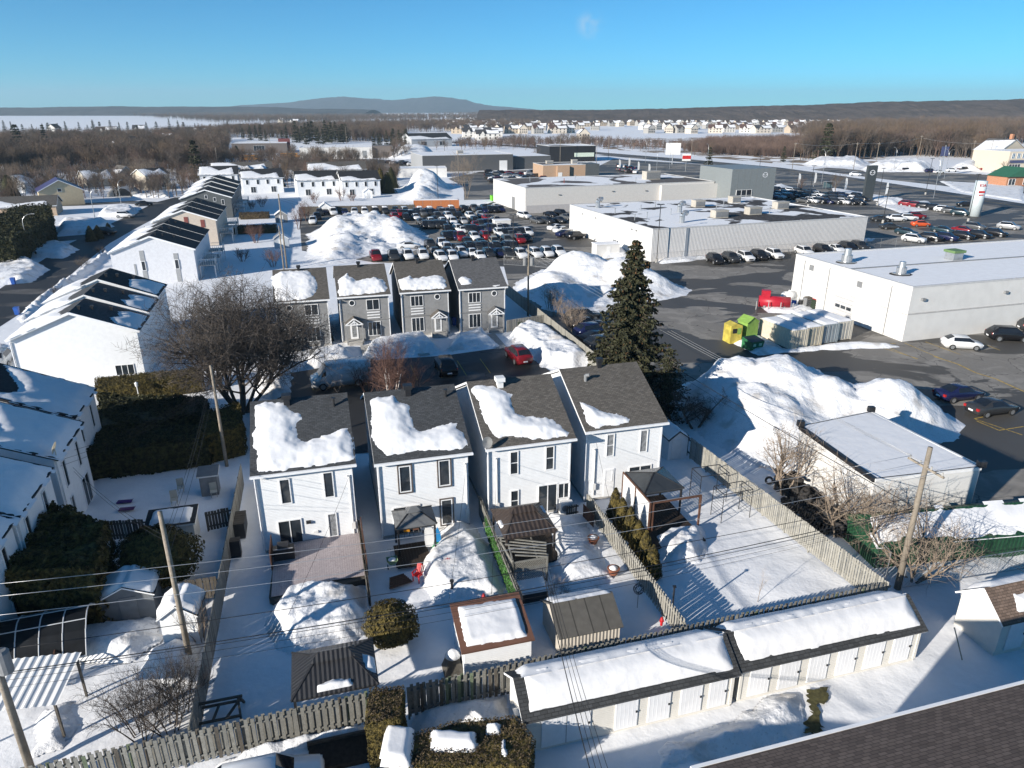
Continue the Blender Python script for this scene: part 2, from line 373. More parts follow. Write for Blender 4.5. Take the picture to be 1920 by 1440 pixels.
def strip_poly(pts, wd):
    pts = [Vector(p) for p in pts]; l = []; r = []
    for i, p in enumerate(pts):
        d = (pts[min(i+1, len(pts)-1)]-pts[max(i-1, 0)]).normalized(); n = Vector((-d.y, d.x))*wd/2; l.append(p+n); r.append(p-n)
    return [tuple(p) for p in l]+[tuple(p) for p in reversed(r)]
def strip(name, pts, wd, z, mat): return sheet(name, strip_poly(pts, wd), z, mat)
# residential street on the left, with its branch
st = PL([(-150, 665), (25, 562), (105, 500), (165, 458), (222, 428), (275, 402), (318, 379), (352, 370)])
strip('street', st, 8.6, .012, ASPHW)  # wet asphalt; hedge and house shade is put into its dark colour too
strip('side_street', [P(196, 441)]+PL([(100, 449), (0, 452), (-200, 455)]), 7.5, .008, ASPHW)
strip('back_street', PL([(300, 382), (240, 379), (160, 383), (60, 386)]), 7, .016, ROADM)
# parking court between the two rows of houses
court = PL([(528, 702), (677, 677), (832, 667), (940, 652), (1003, 676), (1046, 706)])+[G((6.5, 60.5), 0), G((-20.5, 53), 0)]
sheet('parking_court', court, .012, ASPHW)
# commercial yard, dealer lots and boulevard
lot = [P(560, 388), P(566, 470), P(700, 492), P(945, 500), P(955, 540), P(1130, 672), P(1240, 745), P(1400, 800), P(1560, 850), P(1640, 985), (46, 38), (150, 60), (190, 120), P(1935, 400), P(1890, 388), P(1700, 357), P(1560, 336), P(1450, 320), P(1300, 307), P(1150, 298), P(1100, 322), P(1000, 352), P(905, 385)]
sheet('parking_lot', lot, .008, ASPH)
bl = [P(1985, 398), P(1900, 386), P(1700, 354), P(1560, 332), P(1440, 315), P(1280, 300), P(1130, 288), P(980, 275), P(800, 264)]
strip('boulevard', bl, 15, .05, ROADM)
strip('boulevard_shoulder', [(a, b-13) for a, b in bl[:7]], 15, .02, ASPH)
sheet('frontage_lot', PL([(1990, 372), (1800, 352), (1640, 334), (1520, 318), (1560, 313), (1660, 320), (1800, 325), (1990, 335)]), .012, ASPH)
sheet('far_lot', PL([(1010, 372), (1060, 340), (1000, 318), (900, 322), (840, 335), (870, 350), (870, 375)]), .012, ASPH)
sheet('workshop_yard', PL([(520, 318), (540, 298), (700, 298), (770, 305), (780, 318), (700, 322)]), .012, ASPH)
sheet('corner_lot', PL([(1130, 345), (1110, 322), (1180, 306), (1330, 322), (1345, 338), (1250, 342)]), .016, ASPH)
M('dry_grass', (.2, .155, .1), .95, .25, 1.5)
GRASSM = M('snowy_dry_grass', (.21, .16, .115), .95, .2, kind='flatroof', size=.6)
sheet('verge', PL([(1130, 279), (1300, 293), (1480, 309), (1640, 321), (1680, 300), (1500, 262), (1300, 258), (1130, 262)]), .03, GRASSM)
# painted markings
def mark(a, b, z=.022, wd=.12, mat=None, name='parking_line'):
    a = Vector(a); b = Vector(b); d = (b-a).normalized(); n = Vector((-d.y, d.x))*wd/2
    return sheet(name, [a+n, a-n, b-n, b+n], z, mat or PAINTY)
zk = zo(1640, 600, 6.857)
for a, b in [((0, 330), (560, 500)), ((150, 345), (545, 505)), ((380, 295), (860, 500)), ((650, 280), (1100, 445)), ((1400, 310), (1610, 390)), ((0, 340), (270, 300)),
             ((1280, 1270), (1800, 1165)), ((1310, 1300), (1610, 1425)), ((1600, 1420), (1920, 1370)), ((1290, 1275), (1900, 1480))]:
    p, q = zk([a, b]); mark(P(*p), P(*q), .016)
p = [P(*q) for q in zk([(760, 470), (1060, 565), (1300, 680), (1560, 760), (1780, 860), (2100, 1000)])]
for a, b in zip(p, p[1:]): mark(a, b, .018, .22)
for k in range(8):
    a = G(P(560, 700), 2.75*k+1.5, -.6); mark(a, G(a, 0, -5.2), .02, .1)
for i in range(len(bl)-3):                      # boulevard centre line and lane dashes
    a, b = Vector(bl[i]), Vector(bl[i+1]); mark(a, b, .056, .25)
# concrete paths in front of the grey houses
for i, (x, y, L) in enumerate([(592, 668, 4.5), (690, 662, 4), (790, 655, 4), (930, 640, 5)]):
    a = P(x, y); sheet('path', [G(a, -.7, -L*.6), G(a, .7, -L*.6), G(a, .7, 3.2), G(a, -.7, 3.2)], .018, CONC)
# ================================================================ windows, doors
WCACHE = {}
def window(parent, x, z, wd, hg, y=0, rz=0, panes=1, rail=False, mat=None, glass=None, name='window', depth=.07, fr=.07, at=None):
    key = (round(wd, 2), round(hg, 2), panes, rail, (mat or WHITE).name, (glass or GLASS).name, depth, fr)
    if key not in WCACHE:
        f = MB(); d = depth
        f.box(-fr, wd+fr, -d, .02, -fr, 0); f.box(-fr, wd+fr, -d, .02, hg, hg+fr); f.box(-fr, 0, -d, .02, 0, hg); f.box(wd, wd+fr, -d, .02, 0, hg)
        for k in range(1, panes): f.box(wd*k/panes-.03, wd*k/panes+.03, -d*.8, .02, 0, hg)
        if rail: f.box(0, wd, -d*.7, .02, hg*.5-.025, hg*.5+.025)
        p = MB(); p.poly([(0, -.02, 0), (wd, -.02, 0), (wd, -.02, hg), (0, -.02, hg)])
        WCACHE[key] = (f.mesh('window', mat or WHITE), p.mesh('pane', glass or GLASS))
    fm, pm = WCACHE[key]; o = obj(name, fm, parent, (x, y, z) if at is None else at, rz); obj('pane', pm, o); return o
def round_window(parent, x, z, r, y=0):
    f = MB(); n = 20
    for i in range(n):
        a0, a1 = 2*math.pi*i/n, 2*math.pi*(i+1)/n; c = lambda a, R_, yy: (x+R_*math.cos(a), yy, z+R_*math.sin(a))
        f.add([c(a0, r, y-.06), c(a1, r, y-.06), c(a1, r+.09, y-.06), c(a0, r+.09, y-.06), c(a0, r+.09, y+.01), c(a1, r+.09, y+.01), c(a0, r, y), c(a1, r, y)], [(0, 1, 2, 3), (3, 2, 5, 4), (6, 7, 1, 0)])
    o = f.build('round_window', WHITE, parent)
    p = MB(); p.poly([(x+r*math.cos(2*math.pi*i/n), y-.015, z+r*math.sin(2*math.pi*i/n)) for i in range(n)]); p.build('pane', GLASS, o)
def gable_body(parent, x0, x1, y0, y1, ze, zr, mat, axis='x', z0=-.4, yr=None, name='wall'):
    "walls under a gable roof whose ridge runs along x (or y)"
    b = MB()
    if axis == 'x':
        yr = (y0+y1)/2 if yr is None else yr
        prof = [(y0, z0), (y1, z0), (y1, ze), (yr, zr), (y0, ze)]; n = 5
        b.add([(x0, p[0], p[1]) for p in prof]+[(x1, p[0], p[1]) for p in prof], [(0, 1, 2, 3, 4)[::-1], (5, 6, 7, 8, 9), (0, 5, 9, 4)[::1], (1, 2, 7, 6)])
    else:
        xr = (x0+x1)/2 if yr is None else yr
        prof = [(x0, z0), (x1, z0), (x1, ze), (xr, zr), (x0, ze)]
        b.add([(p[0], y0, p[1]) for p in prof]+[(p[0], y1, p[1]) for p in prof], [(0, 1, 2, 3, 4), (9, 8, 7, 6, 5), (0, 4, 9, 5), (1, 6, 7, 2)])
    return b.build(name, mat, parent)
def slope(parent, a, b, c, d, th, mat, name='roof', trim=None):
    "roof slab: a,b eave left/right, c,d ridge right/left; thickness downward"
    a, b, c, d = map(Vector, (a, b, c, d)); n = (b-a).cross(d-a).normalized()
    if n.z < 0: n = -n
    m = MB(); k = n*th; pts = [a, b, c, d, a-k, b-k, c-k, d-k]
    m.add(pts, [(0, 1, 2, 3), (7, 6, 5, 4)], 0); m.add(pts, [(0, 4, 5, 1), (1, 5, 6, 2), (3, 2, 6, 7), (0, 3, 7, 4)], 1)
    return m.build(name, [mat, trim or WHITE], parent)
def snow_on(parent, a, b, d, outline, th, seed=0, ramp=.95, res=.1, rough=.28, name='snow_cover', wob=.5, steep=1.35):
    "snow lying on a roof plane (corner a, along b, up to d); outline in plane metres"
    a, b, d = map(Vector, (a, b, d)); u = (b-a).normalized(); v = (d-a); v = (v-u*v.dot(u)).normalized(); n = u.cross(v)
    if n.z < 0: n = -n
    A, U, V_, N_ = [np.array(t) for t in (a, u, v, n)]
    def mp(V):
        z = V[:, 2:3].copy(); z[z < 0] = -.03
        W = A+V[:, 0:1]*U+V[:, 1:2]*V_+z*N_; return W
    return obj(name, heap_mesh(outline, th, ramp=ramp, res=res, seed=seed, rough=rough, wob=wob, nsc=1.0, base=-.05, mp=mp, mat=RSNOW, steep=steep), parent)
def px_outline(root_xy, ang, a, b, d, pts):
    "photo outline -> metres on the roof plane a,b,d (local coordinates of a root at root_xy turned by ang)"
    Mx = Matrix.Translation((root_xy[0], root_xy[1], 0)) @ Matrix.Rotation(ang, 4, 'Z'); a, b, d = [Mx @ Vector(t) for t in (a, b, d)]
    u = (b-a).normalized(); v = d-a; v = (v-u*v.dot(u)).normalized(); n = u.cross(v); r = []
    for x, y in pts: q = onplane(x, y, a, n)-a; r.append((q.dot(u), q.dot(v)))
    return r
ZE, ZR, RUN, HW = 5.9, 8.65, 6.0, 6.62
def vent_box(parent, x, y, z, s=.35, h=.55, mat=None, name='roof_vent'):
    v = MB(); v.box(x-s*.4, x+s*.4, y-s*.4, y+s*.4, z-.35, z+h*.6); v.box(x-s*.62, x+s*.62, y-s*.62, y+s*.62, z+h*.6+.002, z+h); return v.build(name, mat or BLACKM, parent)
def pipe_vent(parent, x, y, z, h=.5, mat=None):
    v = MB(); v.cyl((x, y, z-.4), (x, y, z+h), .09, n=10); v.cyl((x, y, z+h), (x, y, z+h+.12), .16, n=10); return v.build('vent_pipe', mat or BLACKM, parent)
def row_house(o, label, group, roofm, snow_px, seed, wall=None, th=.26, name='house'):
    r = thing(name, label, 'house', o, ANG, group); wall = wall or SIDE; D = 2*RUN
    gable_body(r, .28, HW-.28, .35, D-.35, ZE-.02, ZR-.12, wall)
    f = MB(); f.box(.24, HW-.24, .31, D-.31, -.4, .12); f.build('foundation', CONC, r)
    sl = slope(r, (0, 0, ZE), (HW, 0, ZE), (HW, RUN, ZR), (0, RUN, ZR), .16, roofm)
    slope(r, (HW, D, ZE), (0, D, ZE), (0, RUN, ZR), (HW, RUN, ZR), .16, roofm)
    g = MB(); g.box(-.02, HW+.02, -.13, -.005, ZE-.17, ZE-.01); g.build('gutter', WHITE, r)
    for x in (.28, HW-.38): t = MB(); t.box(x-.004, x+.104, .32, .45, -.3, ZE-.2); t.build('corner_trim', WHITE, r)
    t = MB(); t.cyl((.2, .24, .1), (.2, .24, ZE-.2), .045, n=6); t.build('downspout', WHITE, r)
    for i, pts in enumerate(snow_px):
        ol = px_outline(o, ANG, (0, 0, ZE), (HW, 0, ZE), (0, RUN, ZR), pts)
        snow_on(sl, (0, 0, ZE), (HW, 0, ZE), (0, RUN, ZR), ol, th, seed+i*3)
    return r
def mast(r, s, z0=.4, z1=4.9):
    m = MB(); m.cyl((s, .28, z0), (s, .28, z1), .05, n=8); m.cyl((s, .28, z1), (s-.15, .2, z1+.12), .05, n=6); m.box(s-.13, s+.13, .16, .35, z0+.5, z0+1.0); m.build('service_mast', WHM, r)
z2 = zo(450, 450, 3.4286); z3 = zo(400, 820, 4); z5 = zo(840, 820, 4); zc = zo(900, 450, 3.4286)
GRP = 'white houses backing on the gardens'
H1 = (-16.63, 39.9); H2 = (-9.05, 41.6); H3 = (-1.8, 43.8); H4 = (5.3, 46.6)
YW = .35
r = row_house(H1, 'white sided house with a broad wooden deck behind it', GRP, SHD,
    [z2([(100, 1065), (165, 1045), (295, 1045), (320, 1095), (395, 1125), (365, 1190), (375, 1270), (420, 1295), (560, 1250), (700, 1200), (715, 1290), (732, 1390), (728, 1410)])+z3([(900, 200), (620, 235), (340, 265), (312, 180), (300, 20)])], 11)
window(r, 1.72, 3.5, .55, 1.72, YW); window(r, 4.48, 3.55, .53, 1.78, YW)
window(r, 1.3, -.05, 1.4, 2.2, YW, panes=2, name='patio_door', glass=GLASS); window(r, 4.5, .5, .48, 1.7, YW, glass=CURT); mast(r, 6.1)
v = MB(); v.box(3.05, 3.35, YW-.14, YW+.02, 1.75, 1.95); v.build('wall_lamp', BLACKM, r)
v = MB(); v.box(3.45, 3.75, YW-.1, YW+.02, .95, 1.1); v.build('dryer_vent', WHM, r)
vent_box(r, 2.45, 5.5, 8.4, .5, .75); pipe_vent(r, 5.6, 4.9, 8.15)
r = row_house(H2, 'white sided house with brown framed windows behind the grey pop-up gazebo', GRP, SHD,
    [z2([(835, 1030), (870, 1010), (985, 998), (1040, 1050), (1105, 1062), (1095, 1120), (1115, 1200), (1165, 1228), (1260, 1195), (1395, 1175), (1385, 1210), (1440, 1230), (1462, 1320), (1420, 1345)])+z3([(1560, 105), (1310, 140), (1235, 90), (1195, 20)])], 23)
BRF = M('brown_window_frame', (.12, .1, .09), .5, .1)
for s, z in ((1.66, 3.42), (4.35, 3.5), (4.42, .42)):
    window(r, s, z, .66, 1.85, YW); f = MB()
    for a in ((s-.17, s+.83, z-.17, z-.1), (s-.17, s+.83, z+1.95, z+2.02), (s-.17, s-.1, z-.1, z+1.95), (s+.76, s+.83, z-.1, z+1.95)): f.box(a[0], a[1], YW-.085, YW+.01, a[2], a[3])
    f.build('window_trim', BRF, r)
window(r, 1.1, 0, 1.75, 2.2, YW, panes=2, name='patio_door'); mast(r, 6.2)
vent_box(r, 3.1, 5.45, 8.4, .5, .75); pipe_vent(r, 5.75, 4.9, 8.1)
r = row_house(H3, 'white sided house with satellite dish and wall heat pump', GRP, SHB,
    [z2([(1492, 960), (1530, 935), (1620, 928), (1670, 955), (1755, 990), (1748, 1050), (1775, 1110), (1835, 1140)])+zc([(300, 1140), (380, 1140), (470, 1150), (530, 1205), (575, 1240), (560, 1262), (440, 1280), (340, 1282), (200, 1260), (120, 1270), (60, 1225)])], 37)
window(r, 1.86, 3.55, .5, 1.7, YW, rail=True); window(r, 4.5, 3.55, .52, 1.75, YW, rail=True); window(r, 1.9, .55, .5, 1.6, YW, rail=True)
window(r, 3.98, -.05, 1.35, 2.3, YW, panes=2, name='patio_door'); window(r, 5.5, 1.05, .8, 1.15, YW, panes=2); mast(r, .85)
v = MB(); v.box(5.45, 6.4, -.35, .05, .02, .95); v.cyl((5.8, -.34, .5), (5.8, -.37, .5), .26, n=16, m=1); v.build('heat_pump', [WHM, GREYM], r)
v = MB(); v.cyl((.12, .1, 5.9), (.12, .0, 6.35), .03, n=6)
for k in range(14):
    a0, a1 = 2*math.pi*k/14, 2*math.pi*(k+1)/14; q = lambda a: (.1+.36*math.cos(a), -.12+.12*math.sin(a), 6.45+.4*math.sin(a)); v.add([(.1, .0, 6.45), q(a0), q(a1)], [(0, 1, 2), (2, 1, 0)])
v.build('satellite_dish', M('dish_grey', (.45, .45, .44), .5, .05), r)
vent_box(r, 2.4, 5.3, 8.25, .55, .8, WHM)
r = row_house(H4, 'white sided house with small triangular snow patch on brown roof', GRP, SHB, [zc([(645, 1045), (700, 1060), (800, 1105), (900, 1125), (965, 1150), (960, 1178), (860, 1190), (740, 1215), (700, 1205), (672, 1130)])], 41)
window(r, 1.9, 3.55, .5, 1.72, YW, rail=True, glass=CURT); window(r, 4.6, 3.55, .5, 1.72, YW, glass=CURT)
d = window(r, 1.9, 1.45, .5, .85, YW, glass=CURT); v = MB(); v.box(1.78, 2.6, YW-.05, YW+.02, .1, 2.42); v.build('back_door', WHITE, r)
window(r, 3.85, .1, 1.75, 2.2, YW, panes=2, name='patio_door'); mast(r, .95, .4, 4.2)
vent_box(r, 3.3, 5.85, 8.6, .4, .7); v = MB(); v.cyl((1.7, 4.6, 7.9), (1.7, 4.6, 8.5), .13, n=10); v.cyl((1.7, 4.6, 8.45), (1.95, 4.45, 8.5), .13, n=10); v.build('roof_vent', GREYM, r)

# ---------------------------------------------------------------- the grey stucco row across the court
def grey_house(o, label, snow_px, seed, mirror, roofm=SHG, pot=True):
    r = row_house(o, label, 'grey stucco houses around the parking court', roofm, snow_px, seed, wall=GREYS, th=.3)
    X = (lambda s: HW-s) if mirror else (lambda s: s)
    wx = 1.45 if not mirror else HW-3.05
    window(r, wx, 4.0, 1.5, 1.25, YW, panes=3 if not mirror else 2); window(r, wx, .6, 1.5, 1.75, YW, panes=3)
    round_window(r, X(4.87), 5.0, .3, YW)
    f = MB()
    for k in range(3): f.box(wx-.05, wx+1.55, YW-.1, YW+.01, 2.85+k*.36, 2.98+k*.36)
    f.build('trim_boards', WHITE, r)
    b = MB(); b.box(.26, HW-.26, YW-.09, YW-.01, 2.62, 2.7); b.build('band_course', GREYS, r)
    dx = X(4.85); v = MB(); v.box(dx-.48, dx+.48, YW-.05, YW+.02, .05, 2.4); d = v.build('front_door', WHITE, r)
    p = MB(); p.poly([(dx-.28, YW-.055, .55), (dx+.28, YW-.055, .55), (dx+.28, YW-.055, 2.2), (dx-.28, YW-.055, 2.2)]); p.build('pane', CURT, d)
    pr = MB(); x0, x1, xm = dx-1.08, dx+1.08, dx; yf = -.95
    pr.add([(x0, yf, 2.55), (xm, yf, 3.35), (x1, yf, 2.55), (x0, YW, 2.55), (xm, YW, 3.35), (x1, YW, 2.55)], [(0, 1, 4, 3), (1, 2, 5, 4)], 0)
    pr.add([(x0, yf, 2.45), (xm, yf, 3.25), (x1, yf, 2.45), (x0, YW, 2.45), (xm, YW, 3.25), (x1, YW, 2.45)], [(3, 4, 1, 0), (4, 5, 2, 1)], 0)
    po = pr.build('portico_roof', roofm, r)
    t = MB()
    for a, b in (((x0, yf, 2.5), (xm, yf, 3.3)), ((xm, yf, 3.3), (x1, yf, 2.5)), ((x0, yf, 2.5), (x1, yf, 2.5)), ((xm, yf, 2.5), (xm, yf, 3.3)), ((xm-.55, yf, 2.5), (xm, yf, 2.95)), ((xm+.55, yf, 2.5), (xm, yf, 2.95))): t.bar(a, b, .1, .12)
    t.build('gable_truss', WHITE, po)
    for x in (x0+.12, x1-.12): c = MB(); c.box(x-.08, x+.08, yf, yf+.16, 0, 2.46); c.build('post', GREYS, r)
    s = MB(); s.box(dx-1.0, dx+1.0, -.95, .3, -.1, .32); s.box(dx-.8, dx+.8, -1.25, -.955, -.1, .17); s.build('door_step', CONC, r)
    vent_box(r, 3.2, 5.6, 8.45, .4, .7)
    return r
grey_house((-28.8, 83.5), 'grey stucco house half hidden by the large bare tree', [z2([(205, 235), (260, 200), (430, 195), (480, 240), (500, 310), (470, 360), (420, 380), (230, 395)])], 51, True, SHB)
grey_house((-21.68, 86), 'grey stucco house with round window on the left and wreathed door', [z2([(628, 260), (690, 212), (700, 235), (735, 250), (745, 262), (860, 237), (925, 255), (948, 310), (935, 335), (640, 360), (628, 320)])], 53, True, SHB)
grey_house((-14.3, 88.4), 'grey stucco house with long snow strip above three-pane windows', [z2([(1018, 255), (1090, 230), (1120, 245), (1265, 225), (1312, 240), (1330, 295), (1310, 312), (1040, 325), (1020, 290)])], 57, False, SHB)
grey_house((-6.95, 90.2), 'grey stucco end house with one small oval snow patch', [z2([(1405, 240), (1450, 233), (1500, 262), (1490, 285), (1420, 292), (1403, 262)]), z2([(1622, 292), (1670, 288), (1672, 296), (1622, 298)])], 59, False, SHG)
# ================================================================ townhouse blocks of the left street
def gable_block(name, label, o, ang, wd, units, ze, zr, wall, roofs, group=None, step=(0, .45), ov=.35, snowL=True, snowR=None, seed=0):
    "ridge runs away (local y); units = list of depths; step = (sideways, up) per unit"
    r = thing(name, label, 'house', o, ang, group); y = 0
    for i, dp in enumerate(units):
        sx, sz = step[0]*i, step[1]*i; rm = roofs[i % len(roofs)]
        gable_body(r, sx+ov, sx+wd-ov, y+(.03 if i else .3), y+dp-.03, ze+sz, zr+sz-.14, wall, 'y')
        xm = sx+wd/2; y0 = y if i == 0 else y-.12; y1 = y+dp
        a = slope(r, (sx, y0, ze+sz), (xm, y0, zr+sz), (xm, y1, zr+sz), (sx, y1, ze+sz), .18, rm)
        b = slope(r, (xm, y0, zr+sz), (sx+wd, y0, ze+sz), (sx+wd, y1, ze+sz), (xm, y1, zr+sz), .18, rm)
        L = math.hypot(wd/2, zr-ze)
        if snowL:
            e = random.Random(seed+i).uniform(.5, .68)
            snow_on(a, (sx, y0, ze+sz), (sx, y1, ze+sz), (xm, y0, zr+sz), [(.08, .05), (y1-y0-.08, .05), (y1-y0-.15, L*(e+.12)), ((y1-y0)*.6, L*e), (.15, L*(e+.2))], .25, seed+i, res=.3)
        if snowR and snowR[i % len(snowR)]:
            pts = snowR[i % len(snowR)]
            snow_on(b, (sx+wd, y1, ze+sz), (sx+wd, y0, ze+sz), (xm, y1, zr+sz), [(u*(y1-y0), v*L) for u, v in pts], .22, seed+50+i, res=.25)
        for k in range(3): vent_box(b, sx+wd/2+.5+(k == 1)*.9+(k == 2)*2.4, y+dp*(.3+.2*k), zr+sz-.15-(k == 1)*.35-(k == 2)*.9, .25, .38)
        y += dp
    t = MB(); t.bar((0, -.03, ze-.1), (wd/2, -.03, zr-.1), .08, .26); t.bar((wd/2, -.03, zr-.1), (wd, -.03, ze-.1), .08, .26); t.build('barge_board', WHITE, r)
    return r
# nearest big white block
B1 = (-51.9, 69.4)
pat = [(.05, .03), (.95, .03), (.95, .35), (.7, .5), (.5, .38), (.25, .47), (.08, .3)]
r = gable_block('townhouse_block', 'white sided townhouse block with plain gable and one triple window low down', B1, ANG, 12.6, [6.2, 6.2, 6.4], 5.6, 8.1, SIDE, [SHD, SHD, SHBL], 'townhouse blocks along the street', snowR=[pat, pat, [(.05, .03), (.95, .03), (.9, .5), (.4, .6), (.1, .4)]], seed=70, step=(0, .42))
window(r, 9.5, .75, 1.75, 1.1, .3, panes=3)
t = MB(); t.cyl((.3, .2, .1), (.3, .2, 5.3), .06, n=6); t.build('downspout', WHITE, r)
r = gable_block('townhouse_block', 'pale white townhouse block with grey slit panels in its gable', (-67, 117.4), ANG, 13.6, [7.2, 7.2, 7.2], 5.5, 8.0, M('pale_stucco', (.62, .63, .66), .8, .05), [SHBL], 'townhouse blocks along the street', seed=80, step=(0, 0.05))
for s, hh in ((5.1, 5.6), (10.3, 4.9)):
    v = MB(); v.box(s-.35, s+.35, .24, .31, 0, hh); v.build('wall_panel', M('grey_panel', (.3, .31, .32), .7, .08), r); window(r, s-.26, 2.3, .52, 1.5, .23)
v = MB(); v.box(3.6, 3.9, .24, .31, 1.5, 3.4); v.build('wall_panel', MATS['grey_panel'], r)
r = gable_block('townhouse_block', 'beige townhouse block with dark red panels in its gable', (-76.3, 152), ANG, 13.2, [7.7, 7.7, 7.7], 5.5, 7.8, M('sand_stucco', (.52, .45, .38), .8, .05), [SHBL], 'townhouse blocks along the street', seed=90, step=(0, .05))
for s, hh in ((7, 6.3), (10.2, 5.6)):
    v = MB(); v.box(s-.4, s+.4, .22, .31, 4, hh); v.build('wall_panel', M('dark_red_panel', (.2, .06, .05), .6, .1), r)
window(r, 9.9, 2.2, .7, 1.4, .3); window(r, 8.2, 2.5, .4, 1.4, .3)
r = gable_block('townhouse_block', 'charcoal townhouse block with white verge boards and several balconies', (-88.9, 194.5), ANG, 13.4, [8.8, 8.8, 8.8, 8.8], 5.5, 7.7, CHARC, [SHBL], 'townhouse blocks along the street', seed=100, step=(0, .35))
for s, z in ((6.5, 5.3), (8.6, 4.6), (10.6, 3.6)): window(r, s, z, .6, .9 if z > 4 else 1.3, .3)
# balconies on the garden side of the far blocks
def balcony(o, ang, wd, dp, z, label):
    r = thing('balcony', label, 'balcony', o, ang, 'raised garden balconies'); f = MB(); f.box(0, wd, 0, dp, z-.15, z); f.build('floor', CONC, r)
    for x, y in ((.1, .1), (wd-.1, .1), (wd-.1, dp-.1), (.1, dp-.1)): q = MB(); q.box(x-.07, x+.07, y-.07, y+.07, -.2, z-.152); q.build('post', WHM, r)
    q = MB()
    for a, b in (((.02, .02), (wd-.02, .02)), ((wd-.02, .02), (wd-.02, dp-.02)), ((.02, dp-.02), (wd-.02, dp-.02))):
        q.bar((*a, z+1), (*b, z+1), .06, .06); n = 7
        for k in range(n+1): q.bar((a[0]+(b[0]-a[0])*k/n, a[1]+(b[1]-a[1])*k/n, z), (a[0]+(b[0]-a[0])*k/n, a[1]+(b[1]-a[1])*k/n, z+1), .035, .035)
    q.build('railing', WHM, r)
for o, s, nn, lb in ((( -67, 117.4), 13.5, (2, 9, 16), 'pale white'), ((-76.3, 152), 13.1, (2.5, 11, 17), 'beige'), ((-88.9, 194.5), 13.3, (2, 11, 20), 'charcoal')):
    for k, n in enumerate(nn): balcony(G(o, s, n), ANG, 2.6, 3.4, 2.3, 'white railed balcony behind the %s townhouse block, %s from its near gable' % (lb, ['first', 'second', 'third'][k]))
# nearest block at the lower left: three units with snowed-under roofs, plus an unseen fourth added for its shade
for k, (e, lab) in enumerate([((-33.0, 49.25), 'white townhouse with snowed roof and two slit windows beside the dark hedge'),
                              ((-30.2, 42.35), 'white townhouse with snowed roof, patio door and satellite dish'),
                              ((-28.1, 35.1), 'white townhouse with snowed roof next to the big round cedars'),
                              ((-26.5, 28.9), 'unseen white townhouse added to shade the overgrown hedge and its garden')]):
    wd = 13; o = G(e, -wd, 0); r = thing('townhouse', lab, 'house', o, ANG, 'townhouses with snowed roofs'); dp = 6.3
    gable_body(r, .35, wd-.35, .02, dp-.02, 5.9, 8.6, SIDE, 'y')
    slope(r, (0, 0, 5.9), (wd/2, 0, 8.75), (wd/2, dp, 8.75), (0, dp, 5.9), .18, SHBL)
    b = slope(r, (wd/2, 0, 8.75), (wd, 0, 5.9), (wd, dp, 5.9), (wd/2, dp, 8.75), .18, SHBL, trim=BLACKM)
    L = math.hypot(wd/2, 2.85)
    snow_on(b, (wd, dp, 5.9), (wd, 0, 5.9), (wd/2, dp, 8.75), [(.05, .05), (dp-.1, .05), (dp-.05, L-.2), (dp*.7, L*.62), (dp*.45, L*.72), (.2, L-.3)], .3, 130+k, res=.22)
    if k == 1:
        v = MB(); v.cyl((wd-.2, .3, 5.9), (wd-.2, .3, 6.5), .035, n=6)
        for q in range(14):
            a0, a1 = 2*math.pi*q/14, 2*math.pi*(q+1)/14; c = lambda a: (wd-.15+.14*math.sin(a), .1+.42*math.cos(a), 6.7+.42*math.sin(a)); v.add([(wd-.28, .12, 6.7), c(a0), c(a1)], [(0, 1, 2), (2, 1, 0)])
        v.build('satellite_dish', M('dish_cream', (.6, .56, .46), .5, .05), r)
    xw = wd-.35
    for y, z, hh in ((1.2, 3.2, 1.9), (4.3, 3.2, 1.9), (1.2, .6, 1.7)): window(r, xw, z, .5, hh, y, rz=math.pi/2)
    window(r, xw, .05, 1.5, 2.2, 3.9, rz=math.pi/2, panes=2, name='patio_door')
    t = MB(); t.cyl((xw+.08, .25, 0), (xw+.08, .25, 5.7), .05, n=6); t.build('downspout', WHITE, r)

